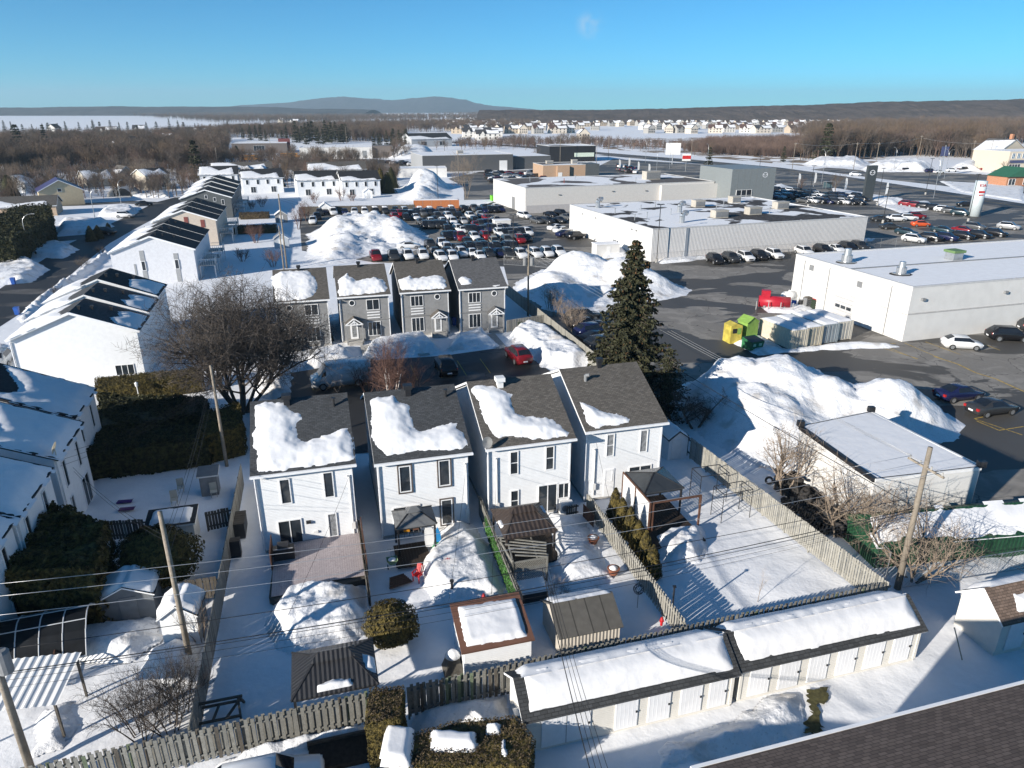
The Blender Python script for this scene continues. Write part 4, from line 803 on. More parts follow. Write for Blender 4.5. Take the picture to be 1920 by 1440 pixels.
def car_parts(kind):
    C = CARS[kind]; rs = [ring(s) for s in C['st']]; n = len(rs[0]); b = MB(); V = [p for r in rs for p in r]; F = []
    for i in range(len(rs)-1):
        for j in range(n): k = (j+1) % n; F.append((i*n+j, i*n+k, (i+1)*n+k, (i+1)*n+j))
    F += [tuple(range(n))[::-1], tuple((len(rs)-1)*n+j for j in range(n))]; b.add(V, F)
    # glass, set a little proud of the shell
    def inset(q, k, off):
        q = [Vector(p) for p in q]; c = sum(q, Vector())/len(q); nn = (q[1]-q[0]).cross(q[-1]-q[0])
        if nn.length < 1e-6: nn = (q[2]-q[1]).cross(q[0]-q[1])
        nn.normalize()
        if nn.dot(c-Vector((0, 0, .8))) < 0: nn = -nn
        return [tuple(c+(p-c)*k+nn*off) for p in q]
    ws = C['ws']; gl = {'windshield': MB(), 'rear_window': MB(), 'side_window': MB()}
    def top(i, g):
        a, c = rs[i], rs[i+1]
        q = [Vector(a[3]), Vector(a[6]), Vector(c[6]), Vector(c[3])]; q = [p+Vector((0, 0, .012)) for p in q]; m_ = sum(q, Vector())/4
        mid0 = Vector(a[4]).lerp(Vector(a[5]), .5); mid1 = Vector(c[4]).lerp(Vector(c[5]), .5); k = .92
        pts = [q[0], mid0+Vector((0, 0, .015)), q[1], q[2], mid1+Vector((0, 0, .015)), q[3]]; pts = [m_+(p-m_)*k for p in pts]
        fw = (Vector((1, 0, .6)) if g == 'windshield' else Vector((-1, 0, .6))).normalized()*.02; pts = [p+fw for p in pts]
        gl[g].add(pts, [(0, 1, 4, 5), (1, 2, 3, 4)])
    top(ws[0], 'windshield')
    if len(ws) > 3: top(ws[2], 'rear_window')
    gl['side_window'] = []
    for s in (1, -1):
        a, c = (2, 3) if s > 0 else (7, 6); g = MB(); I = list(range(ws[0], ws[2]+2)) if len(ws) > 3 else list(range(ws[0], ws[1]+1)); lo = []; hi = []
        for i in I:
            p = Vector(rs[i][a]); q = Vector(rs[i][c]); o = Vector((0, s*.012, .004)); lo.append(p.lerp(q, .12)+o); hi.append(p.lerp(q, .88)+o)
        for L in (lo, hi): L[0] = L[0].lerp(L[1], .2); L[-1] = L[-1].lerp(L[-2], .2)
        n_ = len(lo); g.add(lo+hi, [(i, i+1, n_+i+1, n_+i) for i in range(n_-1)]); gl['side_window'].append(g)
    lt = []; s0, s1 = C['st'][1], C['st'][-2]
    for s in (1, -1): y = s*s0[3]*.74; lt.append(MB()); lt[-1].box(s0[0]-.02, s0[0]+.09, min(y-.17, y+.17), max(y-.17, y+.17), s0[2]-.18, s0[2]-.03)
    tl = []
    for s in (1, -1): y = s*s1[3]*.8; tl.append(MB()); tl[-1].box(s1[0]-.2, s1[0]+.05, y-.13, y+.13, s1[2]-.28, s1[2]-.05)
    pl = MB(); xe = C['st'][-1][0]; pl.box(xe-.03, xe+.01, -.24, .24, C['st'][-1][1]+.12, C['st'][-1][1]+.27)
    wh = MB(); R0 = C['wr']; wh.cyl((0, -.1, 0), (0, .1, 0), R0, n=14, m=0); wh.cyl((0, -.105, 0), (0, .105, 0), R0*.66, n=10, m=1)
    wy = C['st'][3][3]-.075
    gr = MB(); xf = C['st'][0][0]; gr.box(xf-.06, xf+.015, -.42, .42, C['st'][0][1]+.02, C['st'][0][2]-.03)
    return dict(b=b, gl=gl, lt=lt, tl=tl, pl=pl, wh=wh, gr=gr, pos=[(x, s*wy, R0) for x in C['wx'] for s in (1, -1)])
CM = {}
def car(kind, colr, loc, heading, label, group=None, lod=1, snow=False, cat=None, name=None, z=.02):
    name = name or {'sedan': 'sedan_car', 'hatch': 'hatchback_car', 'suv': 'sport_utility_car', 'van': 'panel_van', 'pickup': 'pickup_truck'}[kind]
    cat = cat or {'van': 'van', 'pickup': 'pickup'}.get(kind, 'car')
    key = (kind, colr, lod > 1)
    if key not in CM:
        c = car_parts(kind)
        if lod <= 1:
            CM[key] = dict(body=c['b'].mesh('body', PAINT[colr], True, False), windshield=c['gl']['windshield'].mesh('windshield', CGL, False, False), rear=c['gl']['rear_window'].mesh('rear_window', CGL, False, False) if c['gl']['rear_window'].v else None,
                side=[g.mesh('side_window', CGL, False, False) for g in c['gl']['side_window']], wheel=c['wh'].mesh('wheel', [TYRE, RIM], False, False), head=[g.mesh('headlight', HEADL, False, False) for g in c['lt']], tail=[g.mesh('tail_light', REDL, False, False) for g in c['tl']], plate=c['pl'].mesh('number_plate', PLATE, False, False), grille=c['gr'].mesh('grille', BLACKM, False, False), pos=c['pos'])
        else:
            m = MB(); m.add(c['b'].v, c['b'].f, 0)
            for g in [c['gl']['windshield'], c['gl']['rear_window']]+c['gl']['side_window']: m.add(g.v, g.f, 1)
            for p in c['pos']: m.cyl((p[0], p[1]-.1, p[2]), (p[0], p[1]+.1, p[2]), CARS[kind]['wr'], n=8, m=2)
            
            for g in c['lt']: m.add(g.v, g.f, 3)
            for g in c['tl']: m.add(g.v, g.f, 4)
            CM[key] = m.mesh('car', [PAINT[colr], CGL, TYRE, HEADL, REDL], False, False)
    if lod > 1: o = tag(obj(name, CM[key], None, (loc[0], loc[1], z), heading), label, cat, group); o.scale = (1.06,)*3; return o
    d = CM[key]; r = thing(name, label, cat, (loc[0], loc[1], z), heading, group); r.scale = (1.06,)*3; obj('body', d['body'], r); obj('windshield', d['windshield'], r)
    if d['rear']: obj('rear_window', d['rear'], r)
    for g in d['side']: obj('side_window', g, r)
    for p in d['pos']: obj('wheel', d['wheel'], r, p)
    if lod == 0:
        for g in d['head']: obj('headlight', g, r)
        for g in d['tail']: obj('tail_light', g, r)
        obj('number_plate', d['plate'], r); obj('grille', d['grille'], r)
    if snow: obj('snow_cover', CARSNOW(kind), r)
    return r
_cs = {}
def CARSNOW(kind):
    if kind not in _cs:
        s = CARS[kind]['st']; a, b = s[3], s[4 if len(s) > 5 else 4]
        _cs[kind] = heap_mesh([(b[0], -a[5]), (a[0], -a[5]), (a[0], a[5]), (b[0], a[5])], .2, ramp=.15, res=.12, seed=4, wob=.1, rough=.1, base=0, mat=RSNOW)
        for v in _cs[kind].vertices: v.co.z += a[4]+.01
    return _cs[kind]
DOWN = ANG-math.pi/2; UP = ANG+math.pi/2       # heading of noses towards / away from the photographer
RIGHT = ANG; LEFT = ANG+math.pi
# parking court
car('suv', 'red', P(972, 676), UP+.06, 'dark red hatchback parked in the court by the ploughed bank', lod=0)
car('suv', 'black', P(836, 697), UP, 'black sport utility car parked alone in the middle of the court', lod=0)
car('van', 'white', P(640, 722), LEFT+.1, 'white panel van under the birch clump at the edge of the court', lod=0)
# beside the white garage
car('hatch', 'white', P(1801, 653), ANG-.45, 'white hatchback on a marked bay beside the white garage', lod=0)
car('suv', 'black', P(1888, 638), ANG-.4, 'black sport utility car next to the white hatchback', lod=0)
car('suv', 'charcoal', P(1945, 622), ANG-.4, 'charcoal sport utility car partly cut off by the garage wall', lod=0)
car('sedan', 'charcoal', P(1857, 775), rad(14), 'charcoal sedan with chrome rims beside the ploughed heap', lod=0)
car('sedan', 'blue', P(1795, 748), rad(14), 'dark blue sedan half hidden behind the ploughed heap', lod=0)
# parked along the ribbed wall of the showroom
zq = zo(1280, 150, 3)
row = [(180, 1030, 'suv', 'black', 'first'), (268, 1022, 'suv', 'charcoal', 'second'), (350, 1015, 'suv', 'white', 'third'), (428, 1008, 'suv', 'black', 'fourth'), (512, 1000, 'suv', 'white', 'fifth'), (680, 985, 'van', 'white', 'sixth'), (785, 975, 'suv', 'black', 'seventh'), (860, 967, 'sedan', 'white', 'eighth'), (925, 960, 'suv', 'black', 'ninth'), (990, 955, 'suv', 'charcoal', 'tenth')]
for x, y, k, c, nth in row:
    p = zq([(x, y)])[0]; kk = 'suv' if k == 'van' else k
    car(kk, c, P(*p), DOWN-.1, '%s %s car by the ribbed wall, %s from the spruce end' % (c, 'tall' if k == 'van' else 'parked', nth), 'cars parked along the ribbed showroom wall', lod=0)
# under the fence by the spruce
for i, (x, y) in enumerate([(1092, 602), (1098, 615), (1110, 630), (1118, 642), (1130, 655)]):
    car('sedan' if i % 2 else 'suv', ['charcoal', 'black', 'blue', 'black', 'charcoal'][i], P(x, y), ANG+.2, '%s car between board fence and tall spruce, %s from the ploughed heap' % (['charcoal', 'black', 'dark blue', 'black', 'charcoal'][i], ['first', 'second', 'third', 'fourth', 'fifth'][i]), 'dark cars between the fence and the spruce', lod=1)
# back lot of the dealership, in rows
ANAMES = {'suv': 'sport utility car', 'sedan': 'sedan', 'hatch': 'hatchback', 'pickup': 'pickup', 'van': 'van'}
def lot_cars(lst, where, group, zf, heading, lod=1, jit=.06, snow=()):
    R_ = random.Random(hash(where) & 7 if False else len(where))
    for i, (x, y, k, c) in enumerate(lst):
        p = zf([(x, y)])[0]; kk = {'s': 'sedan', 'u': 'suv', 'h': 'hatch', 'p': 'pickup', 'v': 'van'}[k]
        cc = dict(b='black', w='white', g='grey', s='silver', r='red', n='blue', o='orange', e='beige', c='charcoal', t='teal')[c]
        car(kk, cc, P(*p), heading+R_.uniform(-jit, jit), '%s %s parked %s' % (cc.replace('blue', 'dark blue').replace('red', 'dark red'), ANAMES[kk], where), group, lod, snow=i in snow)
zl = zo(500, 150, 3)
G1 = 'cars in the back lot of the dealership'
lot_cars([(615, 1010, 'p', 'r'), (715, 1008, 'p', 'c'), (795, 1005, 'u', 'w'), (880, 1003, 'u', 'w'), (948, 985, 's', 'c'), (980, 1015, 'u', 'w'), (1018, 995, 'u', 'c'), (1045, 1012, 'u', 'w'), (1097, 990, 'u', 'w'), (1158, 990, 's', 'w'), (1200, 1005, 's', 'w'), (1248, 998, 'u', 'c'), (1305, 990, 's', 'n'), (1355, 995, 'u', 'c'), (1430, 1000, 'u', 'w'), (1510, 995, 'u', 'w'), (1575, 990, 'u', 'w'), (1640, 985, 'u', 'w')], 'in the lot row right behind the grey stucco houses', G1, zl, DOWN)
lot_cars([(920, 945, 'u', 'c'), (985, 938, 'u', 'w'), (1090, 900, 'p', 'r'), (1130, 935, 'u', 'b'), (1168, 900, 'u', 'w'), (1205, 932, 's', 'b'), (1230, 895, 'u', 'r'), (1280, 930, 'u', 'e'), (1350, 920, 'u', 'g'), (1425, 915, 'u', 'r'), (1375, 885, 's', 'g'), (1460, 905, 's', 'c')], 'in the second lot row beside the wet aisle', G1, zl, DOWN)
lot_cars([(800, 948, 's', 'w')], 'crosswise at the foot of the big snow heap', G1, zl, ANG-.1)
lot_cars([(722, 785, 'u', 'r'), (785, 790, 'u', 'b'), (840, 785, 's', 'w'), (868, 812, 's', 'g'), (925, 815, 'u', 'w'), (962, 782, 'u', 'c'), (992, 815, 'u', 'w'), (1020, 780, 'u', 'w'), (1050, 812, 'u', 'w'), (1080, 775, 's', 'b'), (1108, 808, 'h', 's'), (1145, 780, 'u', 'w'), (1172, 808, 'u', 'b'), (1200, 768, 's', 's'), (1240, 790, 's', 'r'), (1018, 858, 'u', 'b'), (1078, 855, 'u', 'w'), (1135, 850, 's', 'b'), (940, 800, 's', 'c'), (1290, 800, 's', 'e'), (1330, 830, 'u', 'w')], 'in the third lot row near the orange container', G1, zl, DOWN, 1, .1)
lot_cars([(300, 762, 'u', 'c'), (285, 785, 'u', 'b'), (262, 808, 'u', 'w'), (330, 752, 'u', 'n'), (375, 758, 'p', 'w'), (440, 755, 's', 'n'), (495, 757, 'u', 'w'), (552, 756, 'u', 'w'), (612, 752, 'u', 'c'), (667, 752, 'u', 'c'), (725, 752, 'u', 'b'), (777, 750, 'u', 'w'), (862, 752, 'u', 'w'), (920, 752, 'u', 'c'), (978, 750, 'u', 'b'), (1040, 745, 'u', 'w'), (1110, 742, 'u', 'b'), (1165, 738, 'p', 'g'), (1225, 736, 'u', 'c'), (1290, 732, 'u', 'w')], 'in the back lot row along the rear fence', G1, zl, DOWN, 1, .08, snow=(4, 7, 8, 9, 12, 13, 15))
zt3 = zo(900, 150, 3)
lot_cars([(248, 778, 'u', 'w'), (320, 805, 's', 'g'), (378, 808, 'u', 'c'), (445, 802, 's', 'c'), (455, 765, 'u', 'b'), (395, 770, 's', 'b'), (490, 785, 's', 'g')], 'beside the long white dealership wall', G1, zt3, DOWN+.3)
lot_cars([(430, 845, 's', 'w'), (465, 860, 's', 'w'), (480, 880, 's', 'n'), (540, 895, 'u', 'b')], 'at an angle against the white end wall of the showroom', G1, zt3, ANG+.35)
R5 = random.Random(31); ex = []
for (x0, y0, x1, y1, n) in [(700, 770, 1000, 760, 9), (880, 835, 1010, 830, 4), (1090, 860, 1350, 850, 9), (1180, 960, 1400, 955, 7), (1000, 900, 1080, 895, 3), (1160, 830, 1340, 815, 6), (800, 760, 1060, 758, 9), (1180, 748, 1330, 742, 5), (1290, 880, 1480, 872, 6), (1000, 965, 1160, 960, 5)]:
    for k in range(n): ex.append((x0+(x1-x0)*(k+.5)/n+R5.uniform(-3, 3), y0+(y1-y0)*(k+.5)/n+R5.uniform(-2, 2), R5.choice('uus'), R5.choice('bcbcngwbr')))
lot_cars(ex, 'tightly between the rows of the back lot', G1, zl, DOWN, 1, .08)
# display lots by the boulevard
G2 = 'cars in the display lots by the boulevard'
dk = 'bcnbgcbtbcb'; L_ = []
for rI, (y, x0, x1, n) in enumerate([(612, 450, 730, 8), (635, 445, 980, 13), (655, 440, 1000, 12), (680, 680, 985, 8)]):
    for k in range(n): L_.append((x0+(x1-x0)*k/(n-1), y+10+k*1.6*(1 if rI else 2), 'u' if (k*7+rI) % 3 else 's', dk[(k*3+rI*5) % 11] if (k+rI) % 4 else 'w'))
lot_cars(L_, 'in the display lot under the entrance tower', G2, zq, DOWN+.35, 1, .1)
lot_cars([(1262, 710, 'u', 'r'), (1310, 718, 'u', 'r'), (1362, 725, 'u', 'b'), (1415, 732, 'u', 'b'), (1465, 742, 'u', 'w'), (1508, 750, 'u', 'g'), (1560, 760, 'u', 't')], 'in a line beside the round sign pillar', G2, zq, DOWN+.5)
lot_cars([(1110, 795, 's', 'c'), (1200, 795, 'u', 'w'), (1265, 790, 'u', 'w'), (1310, 780, 'u', 'r'), (1335, 825, 'h', 'o'), (1165, 840, 's', 'c')], 'amid the display lot behind the chain fence', G2, zq, ANG-.35)
lot_cars([(1255, 870, 's', 't'), (1298, 912, 'u', 'w'), (1392, 905, 'u', 'b'), (1480, 903, 'u', 'n'), (1572, 895, 'u', 'b'), (1665, 890, 'u', 'b'), (1755, 880, 'u', 'b'), (1575, 858, 's', 'r'), (1635, 842, 'u', 'g'), (1460, 858, 's', 't'), (1830, 840, 'u', 's')], 'in the row just beyond the white garage roof', G2, zq, DOWN+.45)
lot_cars([(1590, 712, 's', 'b'), (970, 540, 'u', 'w')], 'driving on the boulevard', 'cars driving on the boulevard', zq, rad(-18))
lot_cars([(1155, 512, 'p', 'c'), (1205, 512, 'u', 'w'), (1255, 515, 'u', 'c'), (1330, 500, 'p', 'w'), (1390, 520, 'u', 'n'), (1440, 525, 's', 'w'), (1510, 517, 'u', 'w'), (1580, 512, 'p', 'b'), (1640, 510, 'u', 'b'), (1700, 512, 'u', 'r'), (1770, 525, 's', 's'), (1830, 520, 'u', 'w')], 'in front of the snow ridge across the boulevard', 'cars parked across the boulevard', zq, rad(10), 2, .3)
# distant lots, a few pixels each
lot_cars([(1255+i*22 % 330, 525+(i*37 % 60), 'us'[i % 2], 'bwgcwrbcb'[i % 9]) for i in range(34)], 'in the lot before the long grey warehouse', 'cars in the warehouse lot', zl, ANG, 2, .5)
lot_cars([(690+i*25, 470+(i % 3)*6, 'u', 'bwcgbw'[i % 6]) for i in range(6)], 'near the small white storage building', 'cars by the white storage', zl, ANG, 2, .3)
lot_cars([(40+i*28, 470, 'us'[i % 2], 'bwnbb'[i % 5]) for i in range(5)], 'before the long white workshop', 'cars by the white workshop', zl, ANG, 2, .3)
lot_cars([(780+i*17 % 110, 490+(i*23 % 40), 'us'[i % 2], 'bnwgb'[i % 5]) for i in range(14)], 'beside the low tan brick building', 'cars by the brick building', zt3, rad(70), 2, .3)
# on the left street
for x, y, k, c, h, lb in [(198, 440, 'suv', 'black', -.35, 'black sport utility car driving at the street corner'), (235, 408, 'suv', 'white', -.2, 'white sport utility car at the kerb by the round snow banks'), (270, 386, 'sedan', 'charcoal', .3, 'dark sedan where the street bends'), (238, 362, 'suv', 'black', -1.4, 'black car inside the white tent garage'), (5, 683, 'suv', 'silver', ANG+1.4, 'silver car beside the big white gable')]:
    car(k, c, P(x, y), ANG+h, lb, lod=1)
# school buses, far left
def bus(p, h, label):
    r = thing('school_bus', label, 'bus', p, h, 'school buses by the workshop'); m = MB(); m.box(-5.5, 4.2, -1.25, 1.25, .5, 3.1); m.box(4.2, 5.6, -1.1, 1.1, .5, 1.8); m.build('body', M('bus_yellow', (.62, .27, .02), .5, .08), r)
    m = MB()
    for s in (-1.27, 1.25):
        for k in range(9): m.box(-5+k, -4.25+k, s, s+.02, 1.9, 2.7)
    m.build('windows', CGL, r)
    for x in (-3.4, 3.6):
        for y in (-1.15, 1.15): m = MB(); m.cyl((x, y-.15, .5), (x, y+.15, .5), .5, n=10); m.build('wheel', TYRE, r)
for x, y in ((418, 298), (470, 301), (545, 297)): bus(P(x, y), rad(8), 'yellow school bus parked beyond the terraces')
# ================================================================ trees
class TM(MB):
    def seg(s, p, q, r0, r1, n):
        d = q-p; a = d.orthogonal().normalized(); c = d.normalized().cross(a); b = len(s.v)
        for i in range(n):
            t = 2*math.pi*i/n; e = a*math.cos(t)+c*math.sin(t); s.v.append(tuple(p+e*r0)); s.v.append(tuple(q+e*r1))
        for i in range(n): j = (i+1) % n; s.f.append((b+2*i, b+2*j, b+2*j+1, b+2*i+1)); s.m.append(0)
def grow(mb, p, d, L, r, lev, R_, kids, up=.15, wig=.25, spread=.75, shrink=.62, minr=.006, start=.25):
    n = 4 if lev > 1 else (3 if lev else 2); pts = [p]; q = p.copy(); dd = d.normalized()
    for i in range(n):
        dd = (dd+Vector((R_.uniform(-1, 1), R_.uniform(-1, 1), R_.uniform(-1, 1)))*wig+Vector((0, 0, up))).normalized(); q = q+dd*(L/n); pts.append(q)
    sides = 3 if lev < 2 else (5 if lev < 4 else 7)
    for i in range(n): mb.seg(pts[i], pts[i+1], r*(1-.55*i/n), r*(1-.55*(i+1)/n), sides)
    if lev <= 0: return
    k = kids[len(kids)-lev] if lev <= len(kids) else kids[0]
    for j in range(k):
        t = start+(1-start)*(j+R_.random())/k; i = min(n-1, int(t*n)); f = t*n-i; b = pts[i].lerp(pts[i+1], f); ax = (pts[i+1]-pts[i]).normalized()
        o = ax.orthogonal().normalized(); o.rotate(Matrix.Rotation(R_.uniform(0, 2*math.pi), 3, ax)); nd = (ax*(1-spread)+o*spread).normalized()
        grow(mb, b, nd, L*shrink*R_.uniform(.7, 1.15)*(1.1-.35*t), max(minr, r*(1-.5*t)*.55), lev-1, R_, kids, up, wig, spread, shrink, minr, start)
def bare_tree(name, label, p, h, seed, stems=1, lev=4, kids=(5, 6, 6, 5), r=.16, mat=BARK, up=.14, spread=.7, lean=.35, cat='tree', group=None, shrink=.62, minr=.007, z=0, tall=.42, wig=.25, start=.25, cmat=None):
    R_ = random.Random(seed); root = thing(name, label, cat, (p[0], p[1], z), 0, group); tr = TM(); cr = TM()
    for s in range(stems):
        a = 2*math.pi*s/max(1, stems)+R_.uniform(-.4, .4); ln = lean*(R_.uniform(.5, 1.1) if stems > 1 else R_.uniform(0, .3)); d = Vector((math.cos(a)*ln, math.sin(a)*ln, 1)).normalized()
        L = h*tall*R_.uniform(.85, 1.1); pts = [Vector((math.cos(a)*.1*stems**.5, math.sin(a)*.1*stems**.5, -.3))]
        for i in range(4): d = (d+Vector((R_.uniform(-1, 1), R_.uniform(-1, 1), 0))*.08).normalized(); pts.append(pts[-1]+d*L/4)
        for i in range(4): tr.seg(pts[i], pts[i+1], r*(1-.11*i), r*(1-.11*(i+1)), 7)
        k0 = kids[0]
        for j in range(k0):
            t = .4+.6*(j+R_.random())/k0; i = min(3, int(t*4)); b = pts[i].lerp(pts[i+1], t*4-i); az = R_.uniform(0, 2*math.pi); o = Vector((math.cos(az), math.sin(az), R_.uniform(.3, .8))).normalized()
            grow(cr, b, (d*(1-spread)+o*spread).normalized(), h*.36*R_.uniform(.75, 1.15), r*.5, lev-1, R_, kids[1:], up, wig, spread, shrink, minr, start)
        grow(cr, pts[-1], d, h*.38, r*.5, lev-1, R_, kids[1:], up, wig, spread, shrink, minr, start)
    tr.build('trunk', mat, root, True, False); cr.build('crown', cmat or mat, root, False, False); return root
def cards(mb, pts, nrm, size, R_, asp=.6, jit=.8):
    "small leaf faces at points, roughly along the surface normal"
    for p, n in zip(pts, nrm):
        a = Vector((R_.gauss(0, 1), R_.gauss(0, 1), R_.gauss(0, 1))); n2 = (Vector(n)+a*jit*.5).normalized(); u = n2.orthogonal().normalized(); u.rotate(Matrix.Rotation(R_.uniform(0, 6.28), 3, n2)); v = n2.cross(u)
        s = size*R_.uniform(.6, 1.4); p = Vector(p); u = u*s*.5; v = v*s*asp*.5; b = len(mb.v)
        mb.v += [tuple(p-u), tuple(p+v+n2*s*.15), tuple(p+u), tuple(p-v+n2*s*.15)]; mb.f += [(b, b+1, b+2), (b, b+2, b+3)]; mb.m += [0, 0]
def blob_shrub(name, label, p, rx, ry, h, seed, mat=CEDAR, n=2600, size=.16, cone=0, cat='shrub', group=None, z=0, rz=0, rough=.3, mat2=None):
    "dense evergreen: a dark core and thousands of leaf faces; cone>0 tapers to the top"
    R_ = random.Random(seed); root = thing(name, label, cat, (p[0], p[1], z), rz, group); c = TM(); L = MB(); P_ = []; N_ = []
    nz, na = 9, 14; co = []
    def prof(t): return (1-t)**cone if cone else math.sqrt(max(0, 1-(2*t-1)**2*.92)) if t < .5 else math.sqrt(max(0, 1-(2*t-1)**2))
    for i in range(nz):
        t = i/(nz-1); k = prof(t)*.82
        for j in range(na): a = 2*math.pi*j/na; co.append((rx*k*math.cos(a), ry*k*math.sin(a), t*h*.95-.1*(i == 0)))
    c.add(co, [(i*na+j, i*na+(j+1) % na, (i+1)*na+(j+1) % na, (i+1)*na+j) for i in range(nz-1) for j in range(na)])
    T_ = [R_.random()**(1.0 if not cone else 1.35) for _ in range(n)]; A_ = [R_.uniform(0, 2*math.pi) for _ in range(n)]
    LU = 1+rough*(fbm(np.array(A_)*2.2+seed, np.array(T_)*5., seed, 3)-.45)*1.9
    for t, a, lump in zip(T_, A_, LU.tolist()):
        k = prof(t)*lump*R_.uniform(.82, 1.06); P_.append((rx*k*math.cos(a), ry*k*math.sin(a), t*h*(1+.05*(lump-1)))); N_.append((math.cos(a), math.sin(a), .5+(t-.5)))
    cards(L, P_, N_, size, R_); c.build('branches', mat, root, True, False); L.build('foliage', mat, root, False, False); return root
def hedge(name, label, poly, h, seed, mat=CEDAR, n=4000, size=.16, core=None, group=None, cat='hedge', top=None, snow=None, wob=.25):
    "clipped hedge: block with leaf faces all over"
    R_ = random.Random(seed); root = thing(name, label, cat, (0, 0, 0), 0, group); c = MB(); cen = Vector((sum(p[0] for p in poly)/len(poly), sum(p[1] for p in poly)/len(poly)))
    inn = [tuple(cen+(Vector(p)-cen)*.96) for p in poly]; c.slab(inn, -.2, h*.95); c.build('branches', core or mat, root, False, False); L = MB(); E = []; tot = 0
    ar = 0
    for i in range(len(poly)):
        a, b = Vector(poly[i]), Vector(poly[(i+1) % len(poly)]); E.append((a, b, (b-a).length)); ar += a.x*b.y-b.x*a.y
    sg = 1 if ar > 0 else -1; ar = abs(ar)/2; per = sum(e[2] for e in E); nt_ = int(n*ar/(ar+per*h)); P_ = []; N_ = []
    xs = [p[0] for p in poly]; ys = [p[1] for p in poly]
    def inside(x, y):
        r_ = False
        for a, b, _ in E:
            if (a.y > y) != (b.y > y) and x < (b.x-a.x)*(y-a.y)/(b.y-a.y)+a.x: r_ = not r_
        return r_
    k = 0
    while k < nt_:
        x, y = R_.uniform(min(xs), max(xs)), R_.uniform(min(ys), max(ys))
        if inside(x, y): P_.append((x, y, R_.uniform(-.06, .06))); N_.append((0, 0, 1)); k += 1
    A_ = np.array(P_); A_[:, 2] += h+wob*1.2*(fbm(A_[:, 0]*1.0, A_[:, 1]*1.0, seed, 3)-.42); P_ = A_.tolist()
    cards(L, P_, N_, size, R_); o = L.build('top_foliage', top or mat, root, False, False); L = MB(); P_ = []; N_ = []; S_ = []
    for a, b, l in E:
        d = (b-a).normalized(); nn = Vector((d.y, -d.x))*sg
        for _ in range(int((n-nt_)*l/per)):
            t = R_.random(); z = h*R_.random(); q = a.lerp(b, t)+nn*R_.uniform(-.05, .05); P_.append((q.x, q.y, z)); N_.append((nn.x, nn.y, .3)); S_.append((t*l*1.1, z*1.4))
    A_ = np.array(P_); NN = np.array(N_); S_ = np.array(S_); A_ += NN*np.array([1, 1, 0])*(wob*(fbm(S_[:, 0], S_[:, 1], seed+3, 3)-.42))[:, None]; P_ = A_.tolist()
    cards(L, P_, N_, size, R_); L.build('side_foliage', mat, root, False, False); return root
def conifer_meshes(h, rad_, seed, whorls=22, per=8, nc=26, size=.34, droop=.28, trunk=.2, cones=0, irr=.25, base=.06):
    R_ = random.Random(seed); t = TM(); t.seg(Vector((0, 0, -.3)), Vector((0, 0, h*.97)), trunk, .02, 7); f = MB(); co = MB()
    for w_ in range(whorls):
        u = base+(1-base)*(w_+R_.random()*.6)/whorls; z = h*u; Lm = rad_*(1-u)**.78+.25
        for k in range(per):
            a = 2*math.pi*(k+R_.random())/per; L = Lm*R_.uniform(1-irr*1.4, 1+irr*.6); d = Vector((math.cos(a), math.sin(a), 0)); n = max(4, int(nc*L/max(rad_, .1))+3); P_ = []; N_ = []
            for i in range(n):
                s = (i+R_.random())/n; q = d*L*s+Vector((0, 0, z-droop*L*s+.22*L*s*s)); sd = Vector((-d.y, d.x, 0)); wv = .34*L*(1-s)*.8+.12
                P_.append(q+sd*R_.uniform(-1, 1)*wv+Vector((0, 0, R_.uniform(-.16, .05)))); N_.append((d.x*.4, d.y*.4, .8))
            cards(f, P_, N_, size, R_, .55, 1.0); t.seg(Vector((0, 0, z)), d*L*.8+Vector((0, 0, z-droop*L*.8+.14*L)), .035, .01, 3)
            if cones and u > .38 and R_.random() < .75:
                for _ in range(cones): s = R_.uniform(.5, 1.02); q = d*L*s+Vector((R_.uniform(-.15, .15), R_.uniform(-.15, .15), z-droop*L*s+.22*L*s*s)); co.cyl(q, q+Vector((0, 0, -.2)), .045, .02, 4)
    return t.mesh('trunk', BARK, False, False), f.mesh('crown', SPRUCE, False, False), (co.mesh('cones', CONE, False, False) if cones else None)
# the big leafless maple
bare_tree('maple_tree', 'large bare many-stemmed tree with dense dark twigs beside the white gable block', P(455, 772), 16.5, 5, stems=7, lev=4, kids=(7, 8, 8, 6), r=.2, mat=BARK, lean=.75, up=.09, spread=.62, tall=.36, shrink=.64, minr=.014)
# spruce beside house four
sp = thing('spruce_tree', 'tall dark spruce hung with brown cones near the board fence', 'tree', (11.3, 65.0, 0)); a, b, c = conifer_meshes(16.6, 4.3, 3, 40, 13, 80, .46, .3, .26, cones=3, irr=.45); obj('trunk', a, sp); obj('crown', b, sp); obj('cones', c, sp)['kind'] = 'stuff'
sp2 = thing('spruce_tree', 'smaller dark spruce leaning out beside the roof of the last white house', 'tree', (14.6, 62.3, 0)); a, b, c = conifer_meshes(7.2, 3.0, 8, 18, 9, 34, .3, .25, .15); obj('trunk', a, sp2); obj('crown', b, sp2)
# birch clump by the van
bare_tree('birch_tree', 'birch clump with white stems and reddish twigs by the white van', P(735, 768), 7.2, 12, stems=5, lev=3, kids=(6, 7, 7), r=.075, mat=BIRCH, lean=.3, tall=.6, spread=.55, minr=.008, cmat=BARKR)
for i, (x, y, h) in enumerate([(690, 735, 4.2), (770, 742, 4.5), (726, 752, 4.8)]):
    bare_tree('red_twig_shrub', ['bushy red-twigged shrub between the white van and the birch clump', 'bushy red-twigged shrub on the side of the birch clump towards the black car', 'tallest red-twigged shrub right behind the birch stems'][i], P(x, y), h, 20+i, stems=7, lev=3, kids=(4, 6, 5), r=.035, mat=BARKR, lean=.45, tall=.45, spread=.5, cat='shrub', group='red-twigged shrubs by the birch')
